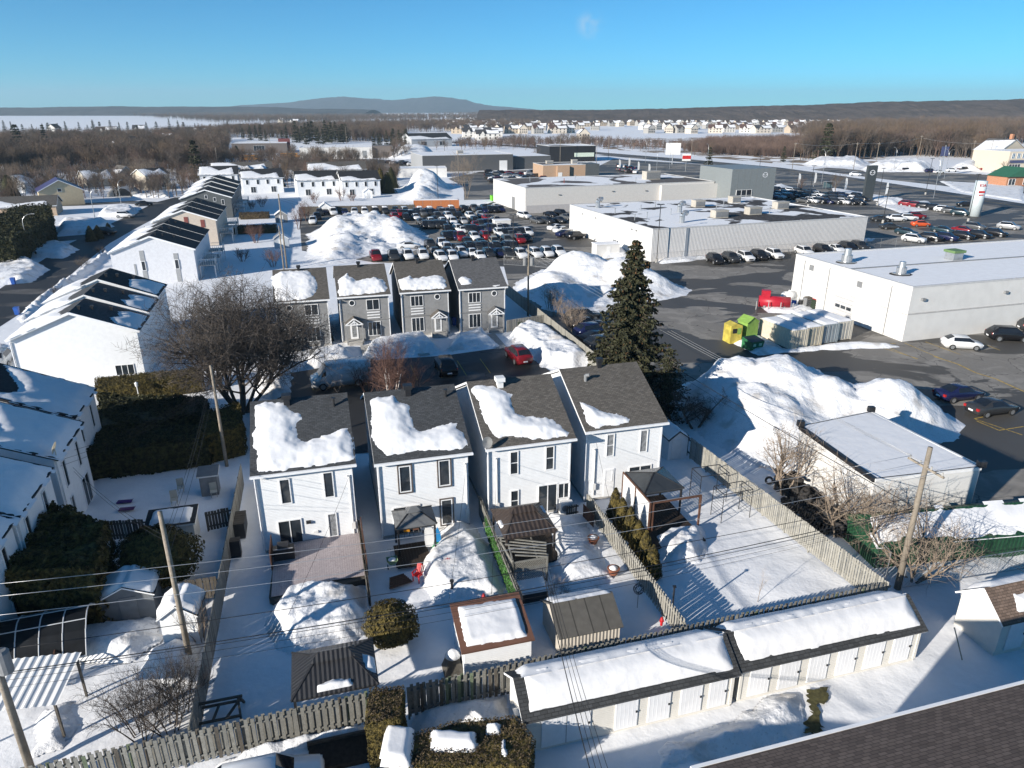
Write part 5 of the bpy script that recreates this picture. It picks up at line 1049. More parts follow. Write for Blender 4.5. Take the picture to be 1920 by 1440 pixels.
# behind the right hand fence
zr_ = zo(1240, 820, 2.8235)
for i, (q, h, st, lab) in enumerate([((595, 262), 6.5, 1, 'pollarded pale tree at the board fence near the steel arbours'), ((650, 290), 6.8, 3, 'forked pale tree leaning over the tyres by the fence'), ((915, 505), 6.0, 1, 'slim pollarded tree in front of the tyre heap'), ((935, 515), 6.2, 2, 'knobbly pollarded tree leaning right before the tyres'), ((1050, 580), 6.5, 3, 'spreading bare tree beside the corner of the green shed'), ((1335, 745), 6.2, 5, 'bushy bare tree right of the tall wooden pole')]):
    p = zr_([q])[0]; bare_tree('bare_tree', lab, P(*p), h, 40+i, stems=st, lev=3, kids=(5, 5, 4), r=.12 if st < 3 else .09, mat=BARKL, lean=.4 if i < 4 else .8, tall=.46, spread=.6, up=.08, minr=.011, shrink=.75)
bare_tree('bare_tree', 'dark crooked tree with drooping twigs against the ploughed heap', P(1303, 802), 5.6, 60, stems=2, lev=4, kids=(5, 6, 6, 5), r=.13, mat=BARK, lean=.6, tall=.45, spread=.8, up=-.06, minr=.008)
for i, (x, y) in enumerate([(1042, 592), (1062, 606), (1075, 625), (1030, 580)]):
    bare_tree('wild_shrub', 'pale wild shrub growing along the board fence by the dark cars', P(x, y), 4.2, 70+i, stems=6, lev=3, kids=(4, 5, 5), r=.04, mat=BARKL, lean=.4, tall=.5, spread=.5, cat='shrub', group='wild shrubs along the board fence')
# bushes of the lower left garden
for i, (x, y, h) in enumerate([(268, 1380, 4.4), (318, 1368, 4.2), (345, 1325, 3.2)]):
    bare_tree('lilac_bush', ['large bare bush leaning over the slatted fence', 'upright bare bush between the board fences', 'thin bare bush at the foot of the leaning pole'][i], P(x, y), h, 80+i, stems=9, lev=3, kids=(4, 6, 6), r=.035, mat=BARK, lean=.55, tall=.42, spread=.5, cat='shrub', minr=.006)
bare_tree('bare_shrub', 'thin brown shrub growing against the white garden hut', P(375, 1195), 3.2, 90, stems=5, lev=2, kids=(5, 5), r=.025, mat=BARKL, lean=.3, tall=.5, spread=.5, cat='shrub')
bare_tree('hydrangea_shrub', 'small pale dried shrub beside the lattice pergola', P(1046, 1112), 1.3, 91, stems=9, lev=2, kids=(5, 5), r=.012, mat=BARKL, lean=.7, tall=.5, spread=.5, cat='shrub', minr=.005)
bare_tree('sapling', 'single thin sapling standing in the open snowy garden', P(1418, 1125), 2.2, 92, stems=1, lev=2, kids=(5, 4), r=.018, mat=BARKL, lean=.1, tall=.7, spread=.4, cat='tree', minr=.004)
for i, (x, y, h, lb) in enumerate([(158, 505, 3.4, 'bare round bush on the ploughed bank near the street'), (112, 560, 3.0, 'thin bare bush on the street bank beside the big gable'), (190, 478, 2.6, 'small bare bush before the pale white block'), (560, 430, 7.5, 'reddish bare tree beside the twin poles'), (575, 415, 7, 'reddish slender tree behind the twin poles'), (875, 372, 17, 'tall bare poplar between the snow heaps and the warehouse'), (265, 350, 12, 'pale bare birch before the two-storey cream house'), (275, 352, 13, 'taller pale birch beside the two-storey cream house'), (180, 362, 9, 'round bare tree beside the tan house')]):
    bare_tree('bare_tree' if h > 4 else 'bare_shrub', lb, P(x, y), h, 100+i, stems=5 if h < 4 else 3, lev=3 if h < 9 else 4, kids=(5, 6, 5, 4), r=.04 if h < 4 else .1, mat=[BARK, BARK, BARK, BARKR, BARKR, BARKL, BARKL, BARKL, BARK][i], lean=.5 if h < 4 else .25, tall=.4, spread=.55, cat='tree' if h > 4 else 'shrub', minr=.012 if h > 8 else .007)
# evergreens in the gardens
blob_shrub('cedar_shrub', 'big round bronzed cedar beside the white garden hut', P(300, 1085), 2.5, 2.2, 3.4, 201, CEDARB, 6500, .2)
blob_shrub('cedar_shrub', 'ball-shaped bronzed cedar at the end of the garden divider', P(735, 1200), 1.5, 1.4, 2.3, 202, CEDARB, 4500, .15)
blob_shrub('cedar_shrub', 'small pointed cedar beside the grey stucco house', P(613, 640), .85, .85, 3.0, 203, CEDAR, 2200, .16, cone=.8)
CED = [(1152, 968), (1165, 985), (1180, 1005), (1195, 1030), (1208, 1052), (1222, 1078)]
for i, (x, y) in enumerate(CED):
    blob_shrub('cedar_column', 'pointed cedar in the row along the slatted garden fence, %s from the house' % ['first', 'second', 'third', 'fourth', 'fifth', 'sixth'][i], P(x, y), .62, .62, 2.35-.1*(i % 2), 210+i, CEDARB, 1900, .14, cone=.62, cat='tree', group='pointed cedars in a row')
hedge('cedar_hedge', 'huge dark overgrown cedar hedge beside the snowed townhouses', PL([(-40, 1180), (205, 1172), (212, 1130), (218, 1075), (120, 1040), (-40, 1060)]), 3.9, 220, CEDARB, 17000, .3, wob=1.6)
hedge('cedar_hedge', 'long dark cedar hedge between townhouse gardens', PL([(170, 900), (395, 872), (400, 845), (200, 845)]), 2.3, 221, CEDAR, 12000, .28, wob=.9)
hedge('cedar_hedge', 'dark cedar hedge below the bronzed clipped one', PL([(195, 842), (408, 812), (385, 780), (195, 775)]), 2.0, 222, CEDAR, 12000, .28, wob=.9)
hedge('cedar_hedge', 'clipped bronzed hedge along the big white gable', PL([(185, 757), (385, 733), (382, 718), (185, 738)]), 1.8, 223, CEDARB, 8000, .16, wob=.3)
hedge('cedar_hedge', 'bronzed cedar clump at the foot of the pole beside the first house', PL([(378, 872), (462, 850), (455, 800), (395, 822)]), 2.6, 224, CEDARB, 6000, .18, wob=.6)
hedge('brown_hedge', 'tall clipped column of brown hedge at the fence corner', [P(694, 1440), P(756, 1425), P(762, 1365), P(700, 1372)], 2.6, 225, CEDARB, 7000, .1, top=HEDGEB, wob=.2)
hd = hedge('brown_hedge', 'round-cornered brown hedge patched with snow around a green pool', [P(750, 1500), P(990, 1500), P(1000, 1445), P(968, 1405), P(860, 1412), P(775, 1440)], 2.0, 226, CEDARB, 9000, .1, top=HEDGEB, wob=.2)
for i, (x, y, w_, l) in enumerate([(745, 1395, 1.3, 2.0), (850, 1385, 1.9, .8), (925, 1362, .6, .5), (945, 1395, .35, .9)]):
    q = P(x, y, 2.1); o = obj('snow_cap', heap_mesh([(q[0]-w_/2, q[1]-l/2), (q[0]+w_/2, q[1]-l/2), (q[0]+w_/2, q[1]+l/2), (q[0]-w_/2, q[1]+l/2)], .3, ramp=.3, res=.1, seed=i, mat=RSNOW, steep=1.8, wob=.5), hd); o.location.z = 2.0
hedge('cedar_hedge', 'great dark cedar hedge at the street corner with the curved lamp', PL([(-30, 505), (35, 500), (105, 455), (100, 425), (40, 430), (-30, 470)]), 5.6, 227, CEDAR, 14000, .5, wob=2.2)
for i, (x, y, h, rx) in enumerate([(22, 375, 8, 4), (172, 452, 3.4, 1.4), (186, 447, 3.0, 1.2), (205, 437, 2.4, 1.0), (276, 452, 3.2, .9), (715, 358, 8, 3), (728, 362, 7.2, 3), (735, 352, 7.5, 3), (445, 295, 7, 3), (528, 350, 6, 1.6)]):
    blob_shrub('cedar_tree', ['round dark cedar behind the peach bungalow', 'dark cedar on the corner lawn, tallest of three', 'middle dark cedar on the corner lawn', 'low dark cedar on the corner lawn', 'small upright cedar before the beige block', 'tall cedar at the terrace end', 'broad cedar at the terrace end', 'back cedar at the terrace end', 'dark cedar before the brown institution', 'cedar between two white terraces'][i], P(x, y), rx, rx, h, 230+i, CEDAR if i != 5 else CEDARB, 1500, .3 if h > 4 else .2, cone=.6, cat='tree')
hedge('cedar_hedge', 'low dark hedge across the gardens behind the pale white block', PL([(437, 440), (520, 437), (520, 431), (437, 433)]), 1.4, 240, CEDAR, 1500, .3, wob=.5)
hedge('cedar_hedge', 'low dark hedge behind the beige block', PL([(450, 412), (505, 410), (505, 405), (450, 407)]), 1.3, 241, HEDGEB, 1200, .35, wob=.5)
for i, (x, y) in enumerate([(472, 392), (492, 388), (640, 376), (660, 377), (590, 381), (480, 455), (455, 490), (512, 500)]):
    bare_tree('garden_shrub', 'bare brown shrub in the gardens behind the street blocks', P(x, y), 3.5+i % 3, 300+i, stems=6, lev=2, kids=(5, 6), r=.06, mat=BARKR, lean=.5, tall=.45, spread=.55, cat='shrub', group='bare shrubs behind the street blocks', minr=.02)
# ================================================================ snow heaps
zz = zo(930, 420, 4)
heap('broad ploughed snow heap behind the board fence with the house shadow on it', PL([(950, 538), (985, 520), (1010, 505), (1060, 495), (1180, 500), (1240, 520), (1300, 545), (1290, 555), (1220, 572), (1150, 590), (1050, 590), (1010, 580)]), 1.4, ramp=7, res=.5, seed=1, rough=.25, wob=2, nsc=.12, crag=.35, peaks=[(*P(1090, 525), 5.2, 8), (*P(1170, 530), 4.6, 8), (*P(1235, 545), 3.2, 6), (*P(1030, 540), 3.2, 7)])
heap('huge ploughed snow heap beside the tyre store with brown stains', PL([(1235, 745), (1290, 715), (1380, 712), (1500, 712), (1600, 725), (1700, 745), (1780, 775), (1815, 800), (1790, 830), (1700, 850), (1560, 868), (1480, 872), (1400, 868), (1320, 825), (1270, 785)]), 1.5, ramp=4.5, res=.32, seed=2, rough=.22, wob=1.4, nsc=.16, crag=.3, peaks=[(*P(1300, 740), 3.8, 5.5), (*P(1370, 745), 4.4, 6.5), (*P(1460, 755), 4.6, 6.5), (*P(1540, 770), 4.0, 5), (*P(1660, 785), 4.0, 5.5), (*P(1740, 800), 3.4, 4.5), (*P(1400, 790), 3.4, 7), (*P(1330, 780), 3.0, 6)])
heap('mountain of ploughed snow in the dealer back lot beside the terraces', PL([(570, 470), (575, 440), (610, 418), (690, 412), (760, 418), (810, 440), (815, 460), (770, 473), (700, 480), (660, 492), (600, 500), (568, 500)]), 2, ramp=9, res=.7, seed=3, rough=.25, wob=3, nsc=.1, crag=.8, peaks=[(*P(635, 440), 4.6, 12), (*P(700, 436), 4.7, 11), (*P(755, 440), 4.5, 9), (*P(792, 450), 4.0, 7), (*P(605, 465), 3.3, 11), (*P(650, 478), 2.4, 10)])
heap('rough snow heap behind the orange container', PL([(740, 380), (745, 350), (800, 338), (850, 345), (850, 370), (800, 385)]), 2, ramp=9, res=1.0, seed=4, wob=3, nsc=.07, crag=.7, peaks=[(*P(800, 352), 7, 14), (*P(775, 372), 4.5, 9), (*P(830, 375), 4.5, 9)])
heap('far snow heap before the long grey warehouse', PL([(720, 300), (730, 288), (800, 283), (835, 290), (820, 303)]), 2, ramp=12, res=1.6, seed=5, wob=4, nsc=.05, crag=.6, peaks=[(*P(775, 294), 7, 22)])
for i, (pts, h, lb) in enumerate([
    ([(563, 693), (580, 665), (640, 648), (662, 662), (665, 680)], 1.0, 'lumpy snow bank before the grey house with the pointed cedar'),
    ([(675, 672), (690, 645), (800, 632), (832, 660)], 1.2, 'long lumpy snow bank between two grey stucco porches'),
    ([(835, 658), (850, 635), (910, 625), (942, 650)], 1.1, 'rounded snow bank before the end grey house'),
    ([(948, 632), (990, 610), (1035, 625), (1118, 680), (1080, 690), (1010, 690), (1000, 665)], 1.5, 'ploughed bank along the board fence beside the red car'),
    ([(475, 745), (480, 705), (520, 675), (548, 690), (550, 735), (520, 748)], 1.3, 'white mound at the foot of the large bare tree')]):
    heap(lb, PL(pts), h, ramp=1.3, res=.25, seed=10+i, rough=.4, wob=.9, nsc=.45, crag=.12)
for i, (pts, h, lb) in enumerate([
    ([(40, 483), (60, 462), (120, 455), (150, 468), (120, 485)], 1.1, 'smooth snow bank under the curved street lamp'), ([(-40, 540), (-20, 500), (60, 487), (96, 505), (60, 530)], 1.2, 'street-corner snow bank beside the blue recycling bin'),
    ([(102, 442), (112, 415), (200, 412), (215, 425), (180, 438)], 1.2, 'round snow bank on the corner lawn'), ([(180, 408), (190, 392), (250, 388), (262, 398), (240, 408)], 1.1, 'snow bank by the bend of the street'),
    ([(242, 372), (255, 362), (320, 360), (320, 371)], 1.0, 'snow bank before the two-storey cream house'), ([(30, 600), (60, 565), (150, 505), (200, 470), (212, 478), (160, 520), (90, 570), (45, 610)], 1.3, 'long ploughed bank between street and townhouses'),
    ([(232, 460), (262, 432), (285, 418), (290, 430), (255, 458)], 1.2, 'ploughed bank before the pale white block'), ([(-60, 690), (0, 640), (15, 645), (20, 690)], .9, 'snow bank beside the silver car')]):
    heap(lb, PL(pts), h, ramp=2, res=.4, seed=30+i, rough=.3, wob=1.2, nsc=.35, crag=.15)
for i, (x0, x1, y, h, lb) in enumerate([(1500, 1640, 308, 3.2, 'long snow ridge across the boulevard near the spruces'), (1610, 1760, 318, 4.2, 'tall grey snow ridge across the boulevard with lamps behind'), (1770, 1860, 317, 3.5, 'snow ridge before the cream plaza'), (1435, 1490, 352, 3.5, 'small snow heap under the entrance tower'), (1640, 1700, 380, 1.5, 'flat snow patch by the round sign pillar')]):
    heap(lb, PL([(x0, y), (x0+20, y-7), (x1-20, y-7), (x1, y), (x1-15, y+5), (x0+15, y+5)]), h, ramp=9 if h > 3 else 3, res=1.0, seed=50+i, wob=3, nsc=.08, crag=.5)
for i, (pts, h, lb) in enumerate([([(1640, 383), (1740, 376), (1760, 392), (1690, 400)], .3, 'grey snow island under the round sign pillar'), ([(1760, 340), (1920, 350), (1920, 378), (1800, 360)], .4, 'snowy traffic island near the green pavilion'), ([(1225, 487), (1400, 468), (1640, 447), (1640, 452), (1400, 478), (1240, 496)], .6, 'thin ploughed strip along the ribbed wall'), ([(1368, 640), (1425, 628), (1475, 655), (1600, 640), (1690, 648), (1690, 652), (1500, 660), (1420, 668)], .5, 'snow strip around the waste containers'), ([(1420, 575), (1480, 560), (1530, 575), (1500, 590), (1440, 588)], .35, 'snow patch under the red fuel tank'), ([(1560, 352), (1680, 372), (1690, 385), (1560, 362)], .4, 'snow verge along the dealer lot edge'), ([(1120, 470), (1175, 465), (1180, 482), (1130, 485)], .7, 'snow patch by the showroom side door')]):
    heap(lb, PL(pts), h, ramp=1.2, res=.5, seed=60+i, rough=.3, wob=1.0, nsc=.3)
# garden heaps
z3l = lambda p: PL(z3(p))
heap('heap of shovelled snow at the end of the purple-grey deck', z3l([(400, 1400), (440, 1250), (560, 1150), (780, 1100), (1000, 1110), (1140, 1090), (1170, 1300), (1180, 1430), (1000, 1560), (600, 1620), (480, 1560)]), 1.0, ramp=1.1, res=.12, seed=71, rough=.45, wob=.6, nsc=.45, crag=.1)
heap('shovelled snow mounds around the red garden chairs', PL(z5([(-220, 1000), (-200, 900), (-80, 700), (20, 640), (180, 640), (300, 800), (390, 1000), (440, 1200), (200, 1250), (-100, 1250), (-200, 1120)])), .85, ramp=1.3, res=.12, seed=72, rough=.55, wob=.8, nsc=.32, crag=.04)
heap('snow drift around the lattice pergola and brown gazebo', PL(z5([(760, 560), (1000, 560), (1100, 800), (1250, 1050), (1000, 1160), (850, 1120), (760, 950), (700, 860)])), .45, ramp=1.5, res=.16, seed=73, rough=.4, wob=.6, nsc=.5)
heap('shovelled heap before the dark deck', PL(z5([(1530, 760), (1620, 700), (1900, 660), (1960, 760), (1900, 930), (1700, 960), (1580, 900)])), .8, ramp=.9, res=.14, seed=74, rough=.5, wob=.6, nsc=.5, crag=.1)
heap('ploughed snow in front of the near storage sheds', PL(zo(1240, 1080, 2.8235)([(380, 760), (560, 640), (740, 600), (770, 800), (700, 900), (300, 980), (0, 1000), (0, 900)])), .55, ramp=1.2, res=.14, seed=75, rough=.5, wob=.6, nsc=.5, crag=.15)
heap('snow bank along the board fence beyond the white car', PL(zo(400, 1080, 4)([(0, 1400), (300, 1280), (700, 1170), (1120, 1130), (1180, 1250), (1100, 1210), (700, 1300), (300, 1400), (0, 1470)])), .7, ramp=.7, res=.13, seed=76, rough=.5, wob=.5, nsc=.6)
heap('melting snow bank in the hedge yard beside the storage sheds', PL(zo(840, 1080, 4)([(-250, 1000), (0, 930), (440, 890), (480, 1100), (200, 1090), (-100, 1200), (-250, 1180)])), .45, ramp=.9, res=.14, seed=77, rough=.5, wob=.6, nsc=.5)
for i, (pts, h, lb) in enumerate([(zo(0, 1080, 4)([(430, 420), (700, 330), (1130, 300), (1200, 460), (1000, 620), (700, 640), (480, 560)]), .5, 'snow drift before the shaded shed'), (zo(0, 1080, 4)([(1060, 700), (1150, 540), (1350, 440), (1500, 520), (1450, 800), (1200, 820)]), .6, 'snow drift around the leaning wooden pole'), (zo(0, 1080, 4)([(250, 1330), (300, 1000), (520, 930), (560, 1100), (480, 1290)]), .5, 'trampled snow beside the white awning')]):
    heap(lb, PL(pts), h, ramp=1.0, res=.15, seed=80+i, rough=.5, wob=.6, nsc=.5)

# ================================================================ fences
def board_fence(label, a, b, h, mats, pitch=.31, bw=.16, box=True, single=True, group=None, z0=.02, rails=(.35, 1.5), seed=0, posts=2.4, name='board_fence', cap=None):
    R_ = random.Random(seed); a = Vector(a); b = Vector(b); d = b-a; L = d.length; r = thing(name, label, 'fence', (a.x, a.y, 0), math.atan2(d.y, d.x), group)
    m = MB(); m.box(0, bw, -.012, .012, z0, h); bm = [m.mesh('board', x, False, False) for x in mats]; J = MB(); n = int(L/pitch)
    for k in range(n):
        for s in ((-1, 1) if box else (-1,)):
            x = k*pitch+(pitch/2 if s > 0 else 0); y = s*.06
            if single: o = obj('board', bm[0 if R_.random() < .8 else R_.randrange(len(bm))], r, (x, y, R_.uniform(-.03, .03))); o.rotation_euler = (0, R_.uniform(-.012, .012), 0)
            else: dz = R_.uniform(-.03, .03); J.box(x, x+bw, y-.012, y+.012, z0, h+dz, R_.randrange(len(mats)) if R_.random() > .7 else 0)
    if not single: o = J.build('boards', mats, r, False, False); o['kind'] = 'stuff'
    for z in rails: q = MB(); q.box(0, L, -.045, .045, z-.045, z+.045); q.build('rail', mats[0], r)
    if cap: q = MB(); q.box(0, L, -.1, .1, h, h+.05); q.build('cap', mats[0], r)
    for k in range(int(L/posts)+1): q = MB(); q.box(k*posts-.002, k*posts+.088, -.04, .04, -.3, h-.1); q.build('post', mats[0], r)
    return r
Fa0, Fa1 = P(-20, 1455, 1.85), P(691, 1297, 1.85); Fb0, Fb1 = P(762, 1287, 1.85), P(1672, 1090, 1.85)
board_fence('weathered slatted fence running below the bare bushes to the hedge column', Fa0, Fa1, 1.85, [FENCE, FENCEG, FENCED], seed=1)
board_fence('weathered slatted fence running along the backs of the storage sheds', Fb0, Fb1, 1.85, [FENCE, FENCEG, FENCED], seed=2)
board_fence('pale board fence between the open garden and the tyre heap', P(1297, 820, 1.9), P(1670, 1093, 1.9), 1.9, [FENCEL, FENCE], .19, .145, False, True, seed=3, rails=(.3, 1.6))
board_fence('low slatted divider beside the row of pointed cedars', P(1102, 925, 1.5), P(1285, 1165, 1.5), 1.5, [FENCEL, FENCE], .27, .15, True, True, seed=4, rails=(.3, 1.2))
board_fence('board fence from the grey end house past the dark cars to the spruce', P(948, 530, 1.9), P(1135, 676, 1.9), 1.9, [FENCEL, FENCE], .2, .15, False, False, seed=5)
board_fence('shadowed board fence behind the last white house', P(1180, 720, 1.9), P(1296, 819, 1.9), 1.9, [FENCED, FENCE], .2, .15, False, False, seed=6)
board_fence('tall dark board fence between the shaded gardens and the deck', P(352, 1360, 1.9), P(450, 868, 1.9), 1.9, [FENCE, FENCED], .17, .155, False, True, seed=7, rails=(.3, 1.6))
board_fence('short board fence beside the bins at the grey end house', P(950, 602, 1.5), P(1028, 590, 1.5), 1.6, [FENCEL, FENCE], .25, .15, True, True, seed=8, rails=(.3, 1.2))
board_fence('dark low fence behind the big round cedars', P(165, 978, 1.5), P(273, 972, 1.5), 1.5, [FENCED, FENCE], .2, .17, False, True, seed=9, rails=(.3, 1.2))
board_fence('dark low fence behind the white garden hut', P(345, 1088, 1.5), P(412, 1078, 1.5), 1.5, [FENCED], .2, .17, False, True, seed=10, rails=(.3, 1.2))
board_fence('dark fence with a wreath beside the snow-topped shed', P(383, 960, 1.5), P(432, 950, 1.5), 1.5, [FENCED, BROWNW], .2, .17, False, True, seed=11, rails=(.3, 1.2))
board_fence('thin plank divider beside the grey pop-up gazebo', P(672, 975, 1.2), P(692, 1112, 1.2), 1.3, [FENCED, FENCE], .2, .15, True, True, seed=12, rails=(.3, 1.0))
f23 = board_fence('divider fence draped with green artificial ivy', P(899, 931, 1.5), P(978, 1128, 1.5), 1.6, [FENCE, FENCED], .24, .15, True, True, seed=13, rails=(.3, 1.3))
iv = MB(); R0 = random.Random(5); LL = (Vector(P(978, 1128, 1.5))-Vector(P(899, 931, 1.5))).length
cards(iv, [(R0.uniform(2.5, LL), -.1+R0.uniform(-.05, .05), R0.uniform(.1, 1.45)) for _ in range(3800)], [(0, -1, .3)]*3800, .12, R0); iv.build('ivy_cover', M('artificial_ivy', (.018, .075, .014), .6, .4, 6, kind='leafy', col2=(.05, .16, .025)), f23, False, False)['kind'] = 'stuff'
board_fence('weathered fence at the back of the dealer lot', P(568, 388, 1.8), P(780, 384, 1.8), 1.9, [FENCED], .3, .28, False, False, seed=14)
chain_fence('chain-link fence beside the tyre heap', [P(1445, 838), P(1660, 1085)], 2.0, 2.6)
chain_fence('chain-link fence before the green metal shed', [P(1690, 1105), P(1800, 1088), P(1935, 1066)], 1.6, 2.2)
chain_fence('chain-link fence behind the grey row by the back lot', [P(945, 497), P(1000, 500), P(1045, 505)], 1.8, 3)
# ================================================================ storage sheds
DOORW = M('white_door', (.74, .75, .77), .45, .03)
def long_shed(label, o, L, D, ze, zr, doors, snow=True, wall=None, roofm=None, seed=0, group='cream storage sheds', patch=None):
    r = thing('storage_shed', label, 'shed', o, ANG, group); wall = wall or SIDEW; roofm = roofm or SHNEAR; ov = .25
    gable_body(r, 0, L, 0, D, ze, zr, wall, 'x'); a = slope(r, (-ov, -ov, ze-.12), (L+ov, -ov, ze-.12), (L+ov, D/2, zr+.1), (-ov, D/2, zr+.1), .1, roofm); b = slope(r, (L+ov, D+ov, ze-.12), (-ov, D+ov, ze-.12), (-ov, D/2, zr+.1), (L+ov, D/2, zr+.1), .1, roofm)
    S_ = math.hypot(D/2+ov, zr-ze+.22)
    if snow:
        o1 = patch or [(.45, .5), (L*.35, .42), (L*.7, .45), (L+.25, .38), (L+.3, S_+.06), (.5, S_+.06)]
        snow_on(a, (-ov, -ov, ze-.12), (L+ov, -ov, ze-.12), (-ov, D/2, zr+.1), o1, .26, seed, ramp=.7, wob=.14, rough=.1)
        snow_on(b, (L+ov, D+ov, ze-.12), (-ov, D+ov, ze-.12), (L+ov, D/2, zr+.1), [(.4, .15), (L, .15), (L+.1, S_+.06), (.3, S_+.06)], .26, seed+1, ramp=.45, wob=.14, rough=.08)
    for x, w_, two in doors:
        m = MB(); m.box(x, x+w_, -.05, .01, .08, ze-.25); d = m.build('door', DOORW, r); k = max(3, int(w_/.22)); rb = MB()
        for j in range(k+1): xx = x+.05+(w_-.1)*j/k; rb.box(xx-.007, xx+.007, -.056, -.049, .14, ze-.32)
        rb.build('door_ribs', DOORW, d); h = MB(); h.box(x+w_-.12, x+w_-.04, -.1, -.05, .95, 1.05); h.build('handle', BLACKM, d)
        if two: h = MB(); h.box(x+w_/2-.012, x+w_/2+.012, -.066, -.05, .08, ze-.25); h.build('door_gap', GREYM, d)
    for x in (0, L-.1): t = MB(); t.box(x-.03, x+.13, -.04, .09, 0, ze-.2); t.build('corner_trim', SIDEW, r)
    return r
OL1 = P(987, 1410); r = long_shed('cream storage shed whose door row starts with a double door', OL1, 10.6, 2.85, 2.05, 3.0, [(.7, 2.4, True), (4.35, 1.15, False), (6.05, 1.15, False), (7.75, 1.15, False), (9.3, .95, False)], seed=401)
m = MB(); m.box(-.25, .02, 1.0, 1.5, .85, 1.2); m.build('meter_box', WHM, r); m = MB(); m.box(-.16, .01, .2, .62, .1, .5); m.build('meter_box', GREYM, r)
long_shed('cream storage shed with six equal doors beside the tall pole', P(1382, 1312), 10.8, 2.85, 2.05, 3.0, [(.55+1.72*k, 1.15, False) for k in range(6)], seed=405)
long_shed('cream storage shed with brown roof and bare snow patch', P(1863, 1225), 9, 2.6, 2.15, 3.3, [(.6, 1.2, False), (2.4, 1.2, False), (4.2, 1.2, False)], roofm=SHR, seed=409, patch=[(1.3, .55), (3.4, .5), (8, .6), (8.5, 1.5), (1.6, 1.45)])
# garden huts
def hut(name, label, o, L, D, ze, zr, wall, roofm, snow=.0, seed=0, door=None, ang=ANG, axis='x', trim=None, mono=False, full=True):
    r = thing(name, label, 'shed', o, ang); ov = .15
    if mono:
        m = MB(); m.add([(0, 0, -.3), (L, 0, -.3), (L, D, -.3), (0, D, -.3), (0, 0, ze), (L, 0, ze), (L, D, zr), (0, D, zr)], [(0, 1, 5, 4), (1, 2, 6, 5), (2, 3, 7, 6), (3, 0, 4, 7)]); m.build('wall', wall, r)
        C = [(-ov, -ov, ze), (L+ov, -ov, ze), (L+ov, D+ov, zr+.05), (-ov, D+ov, zr+.05)]; a = slope(r, *C, .12, roofm, trim=trim); S_ = math.hypot(D+2*ov, zr-ze)
        if snow: snow_on(a, C[0], C[1], C[3], [(.3, .32), (L-.05, .28), (L-.02, S_-.35), (.35, S_-.3)], snow, seed, ramp=.25, wob=.15)
    elif axis == 'x':
        gable_body(r, 0, L, 0, D, ze, zr, wall, 'x'); C = [(-ov, -ov, ze-.08), (L+ov, -ov, ze-.08), (L+ov, D/2, zr+.08), (-ov, D/2, zr+.08)]; a = slope(r, *C, .08, roofm, trim=trim)
        E_ = [(L+ov, D+ov, ze-.08), (-ov, D+ov, ze-.08), (-ov, D/2, zr+.08), (L+ov, D/2, zr+.08)]; b = slope(r, *E_, .08, roofm, trim=trim); S_ = math.hypot(D/2+ov, zr-ze+.16)
        if snow and full: snow_on(a, C[0], C[1], C[3], [(.1, .1), (L+.1, .1), (L+.1, S_+.04), (.1, S_+.04)], snow, seed, ramp=.25, wob=.15)
        if snow: snow_on(b, E_[0], E_[1], E_[3], [(.1, .1), (L+.1, .1), (L+.1, S_+.04), (.1, S_+.04)], snow, seed+1, ramp=.25, wob=.15)
    else:
        gable_body(r, 0, L, 0, D, ze, zr, wall, 'y'); C = [(-ov, -ov, ze-.08), (L/2, -ov, zr+.08), (L/2, D+ov, zr+.08), (-ov, D+ov, ze-.08)]; a = slope(r, *C, .08, roofm, trim=trim); E_ = [(L/2, -ov, zr+.08), (L+ov, -ov, ze-.08), (L+ov, D+ov, ze-.08), (L/2, D+ov, zr+.08)]; b = slope(r, *E_, .08, roofm, trim=trim); S_ = math.hypot(L/2+ov, zr-ze+.16)
        if snow: snow_on(a, C[0], C[3], C[1], [(.08, .08), (D+.2, .08), (D+.2, S_+.04), (.08, S_+.04)], snow, seed, ramp=.25, wob=.12); snow_on(b, E_[2], E_[1], E_[3], [(.08, .08), (D+.2, .08), (D+.2, S_+.04), (.08, S_+.04)], snow, seed+1, ramp=.25, wob=.12)
    if door: m = MB(); m.box(door[0], door[1], -.04, .01, .05, min(ze-.1, 1.9)); m.build('door', door[2], r)
    return r
BRT = M('brown_fascia', (.15, .075, .05), .6, .1); GSH = M('olive_grey_roof', (.10, .095, .085), .7, .12, kind='plank', size=.9); SVR = M('beige_ribbed_wall', (.5, .46, .4), .6, .05, kind='vert', size=.2)
hut('garden_hut', 'white hut with brown eaves and square snow sheet on its roof', (-2.45, 28.95), 3.6, 2.75, 1.8, 2.5, SIDE, BRT, .22, 420, mono=True, trim=BRT)
hut('garden_hut', 'beige ribbed hut with bare grey metal roof behind the fence', (2.6, 30.35), 3.4, 3.1, 1.55, 2.45, SVR, GSH, .14, 424, trim=GSH, full=False)
hut('garden_hut', 'white hut with thick snow cap near the leaning pole', P(308, 1205), 1.9, 1.9, 1.7, 2.35, SIDE, SHBL, .32, 428, axis='y', ang=ANG-.1)
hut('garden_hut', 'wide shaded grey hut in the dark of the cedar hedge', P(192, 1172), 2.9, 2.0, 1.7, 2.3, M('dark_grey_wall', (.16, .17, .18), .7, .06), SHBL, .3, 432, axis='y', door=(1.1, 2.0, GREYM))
hut('garden_hut', 'hut under a flat slab of snow beside the big cedar', P(282, 1032), 2.9, 1.9, 1.7, 1.9, SIDEW, SHBL, .3, 436, mono=True)
hut('garden_hut', 'small grey two-door cabinet hut beside the board fence', P(378, 928), 1.25, 1.1, 1.6, 1.8, GREYM, M('blue_grey_lid', (.1, .12, .14), .6, .1), 0, 440, mono=True, door=(.1, 1.15, GREYM), trim=WHM)
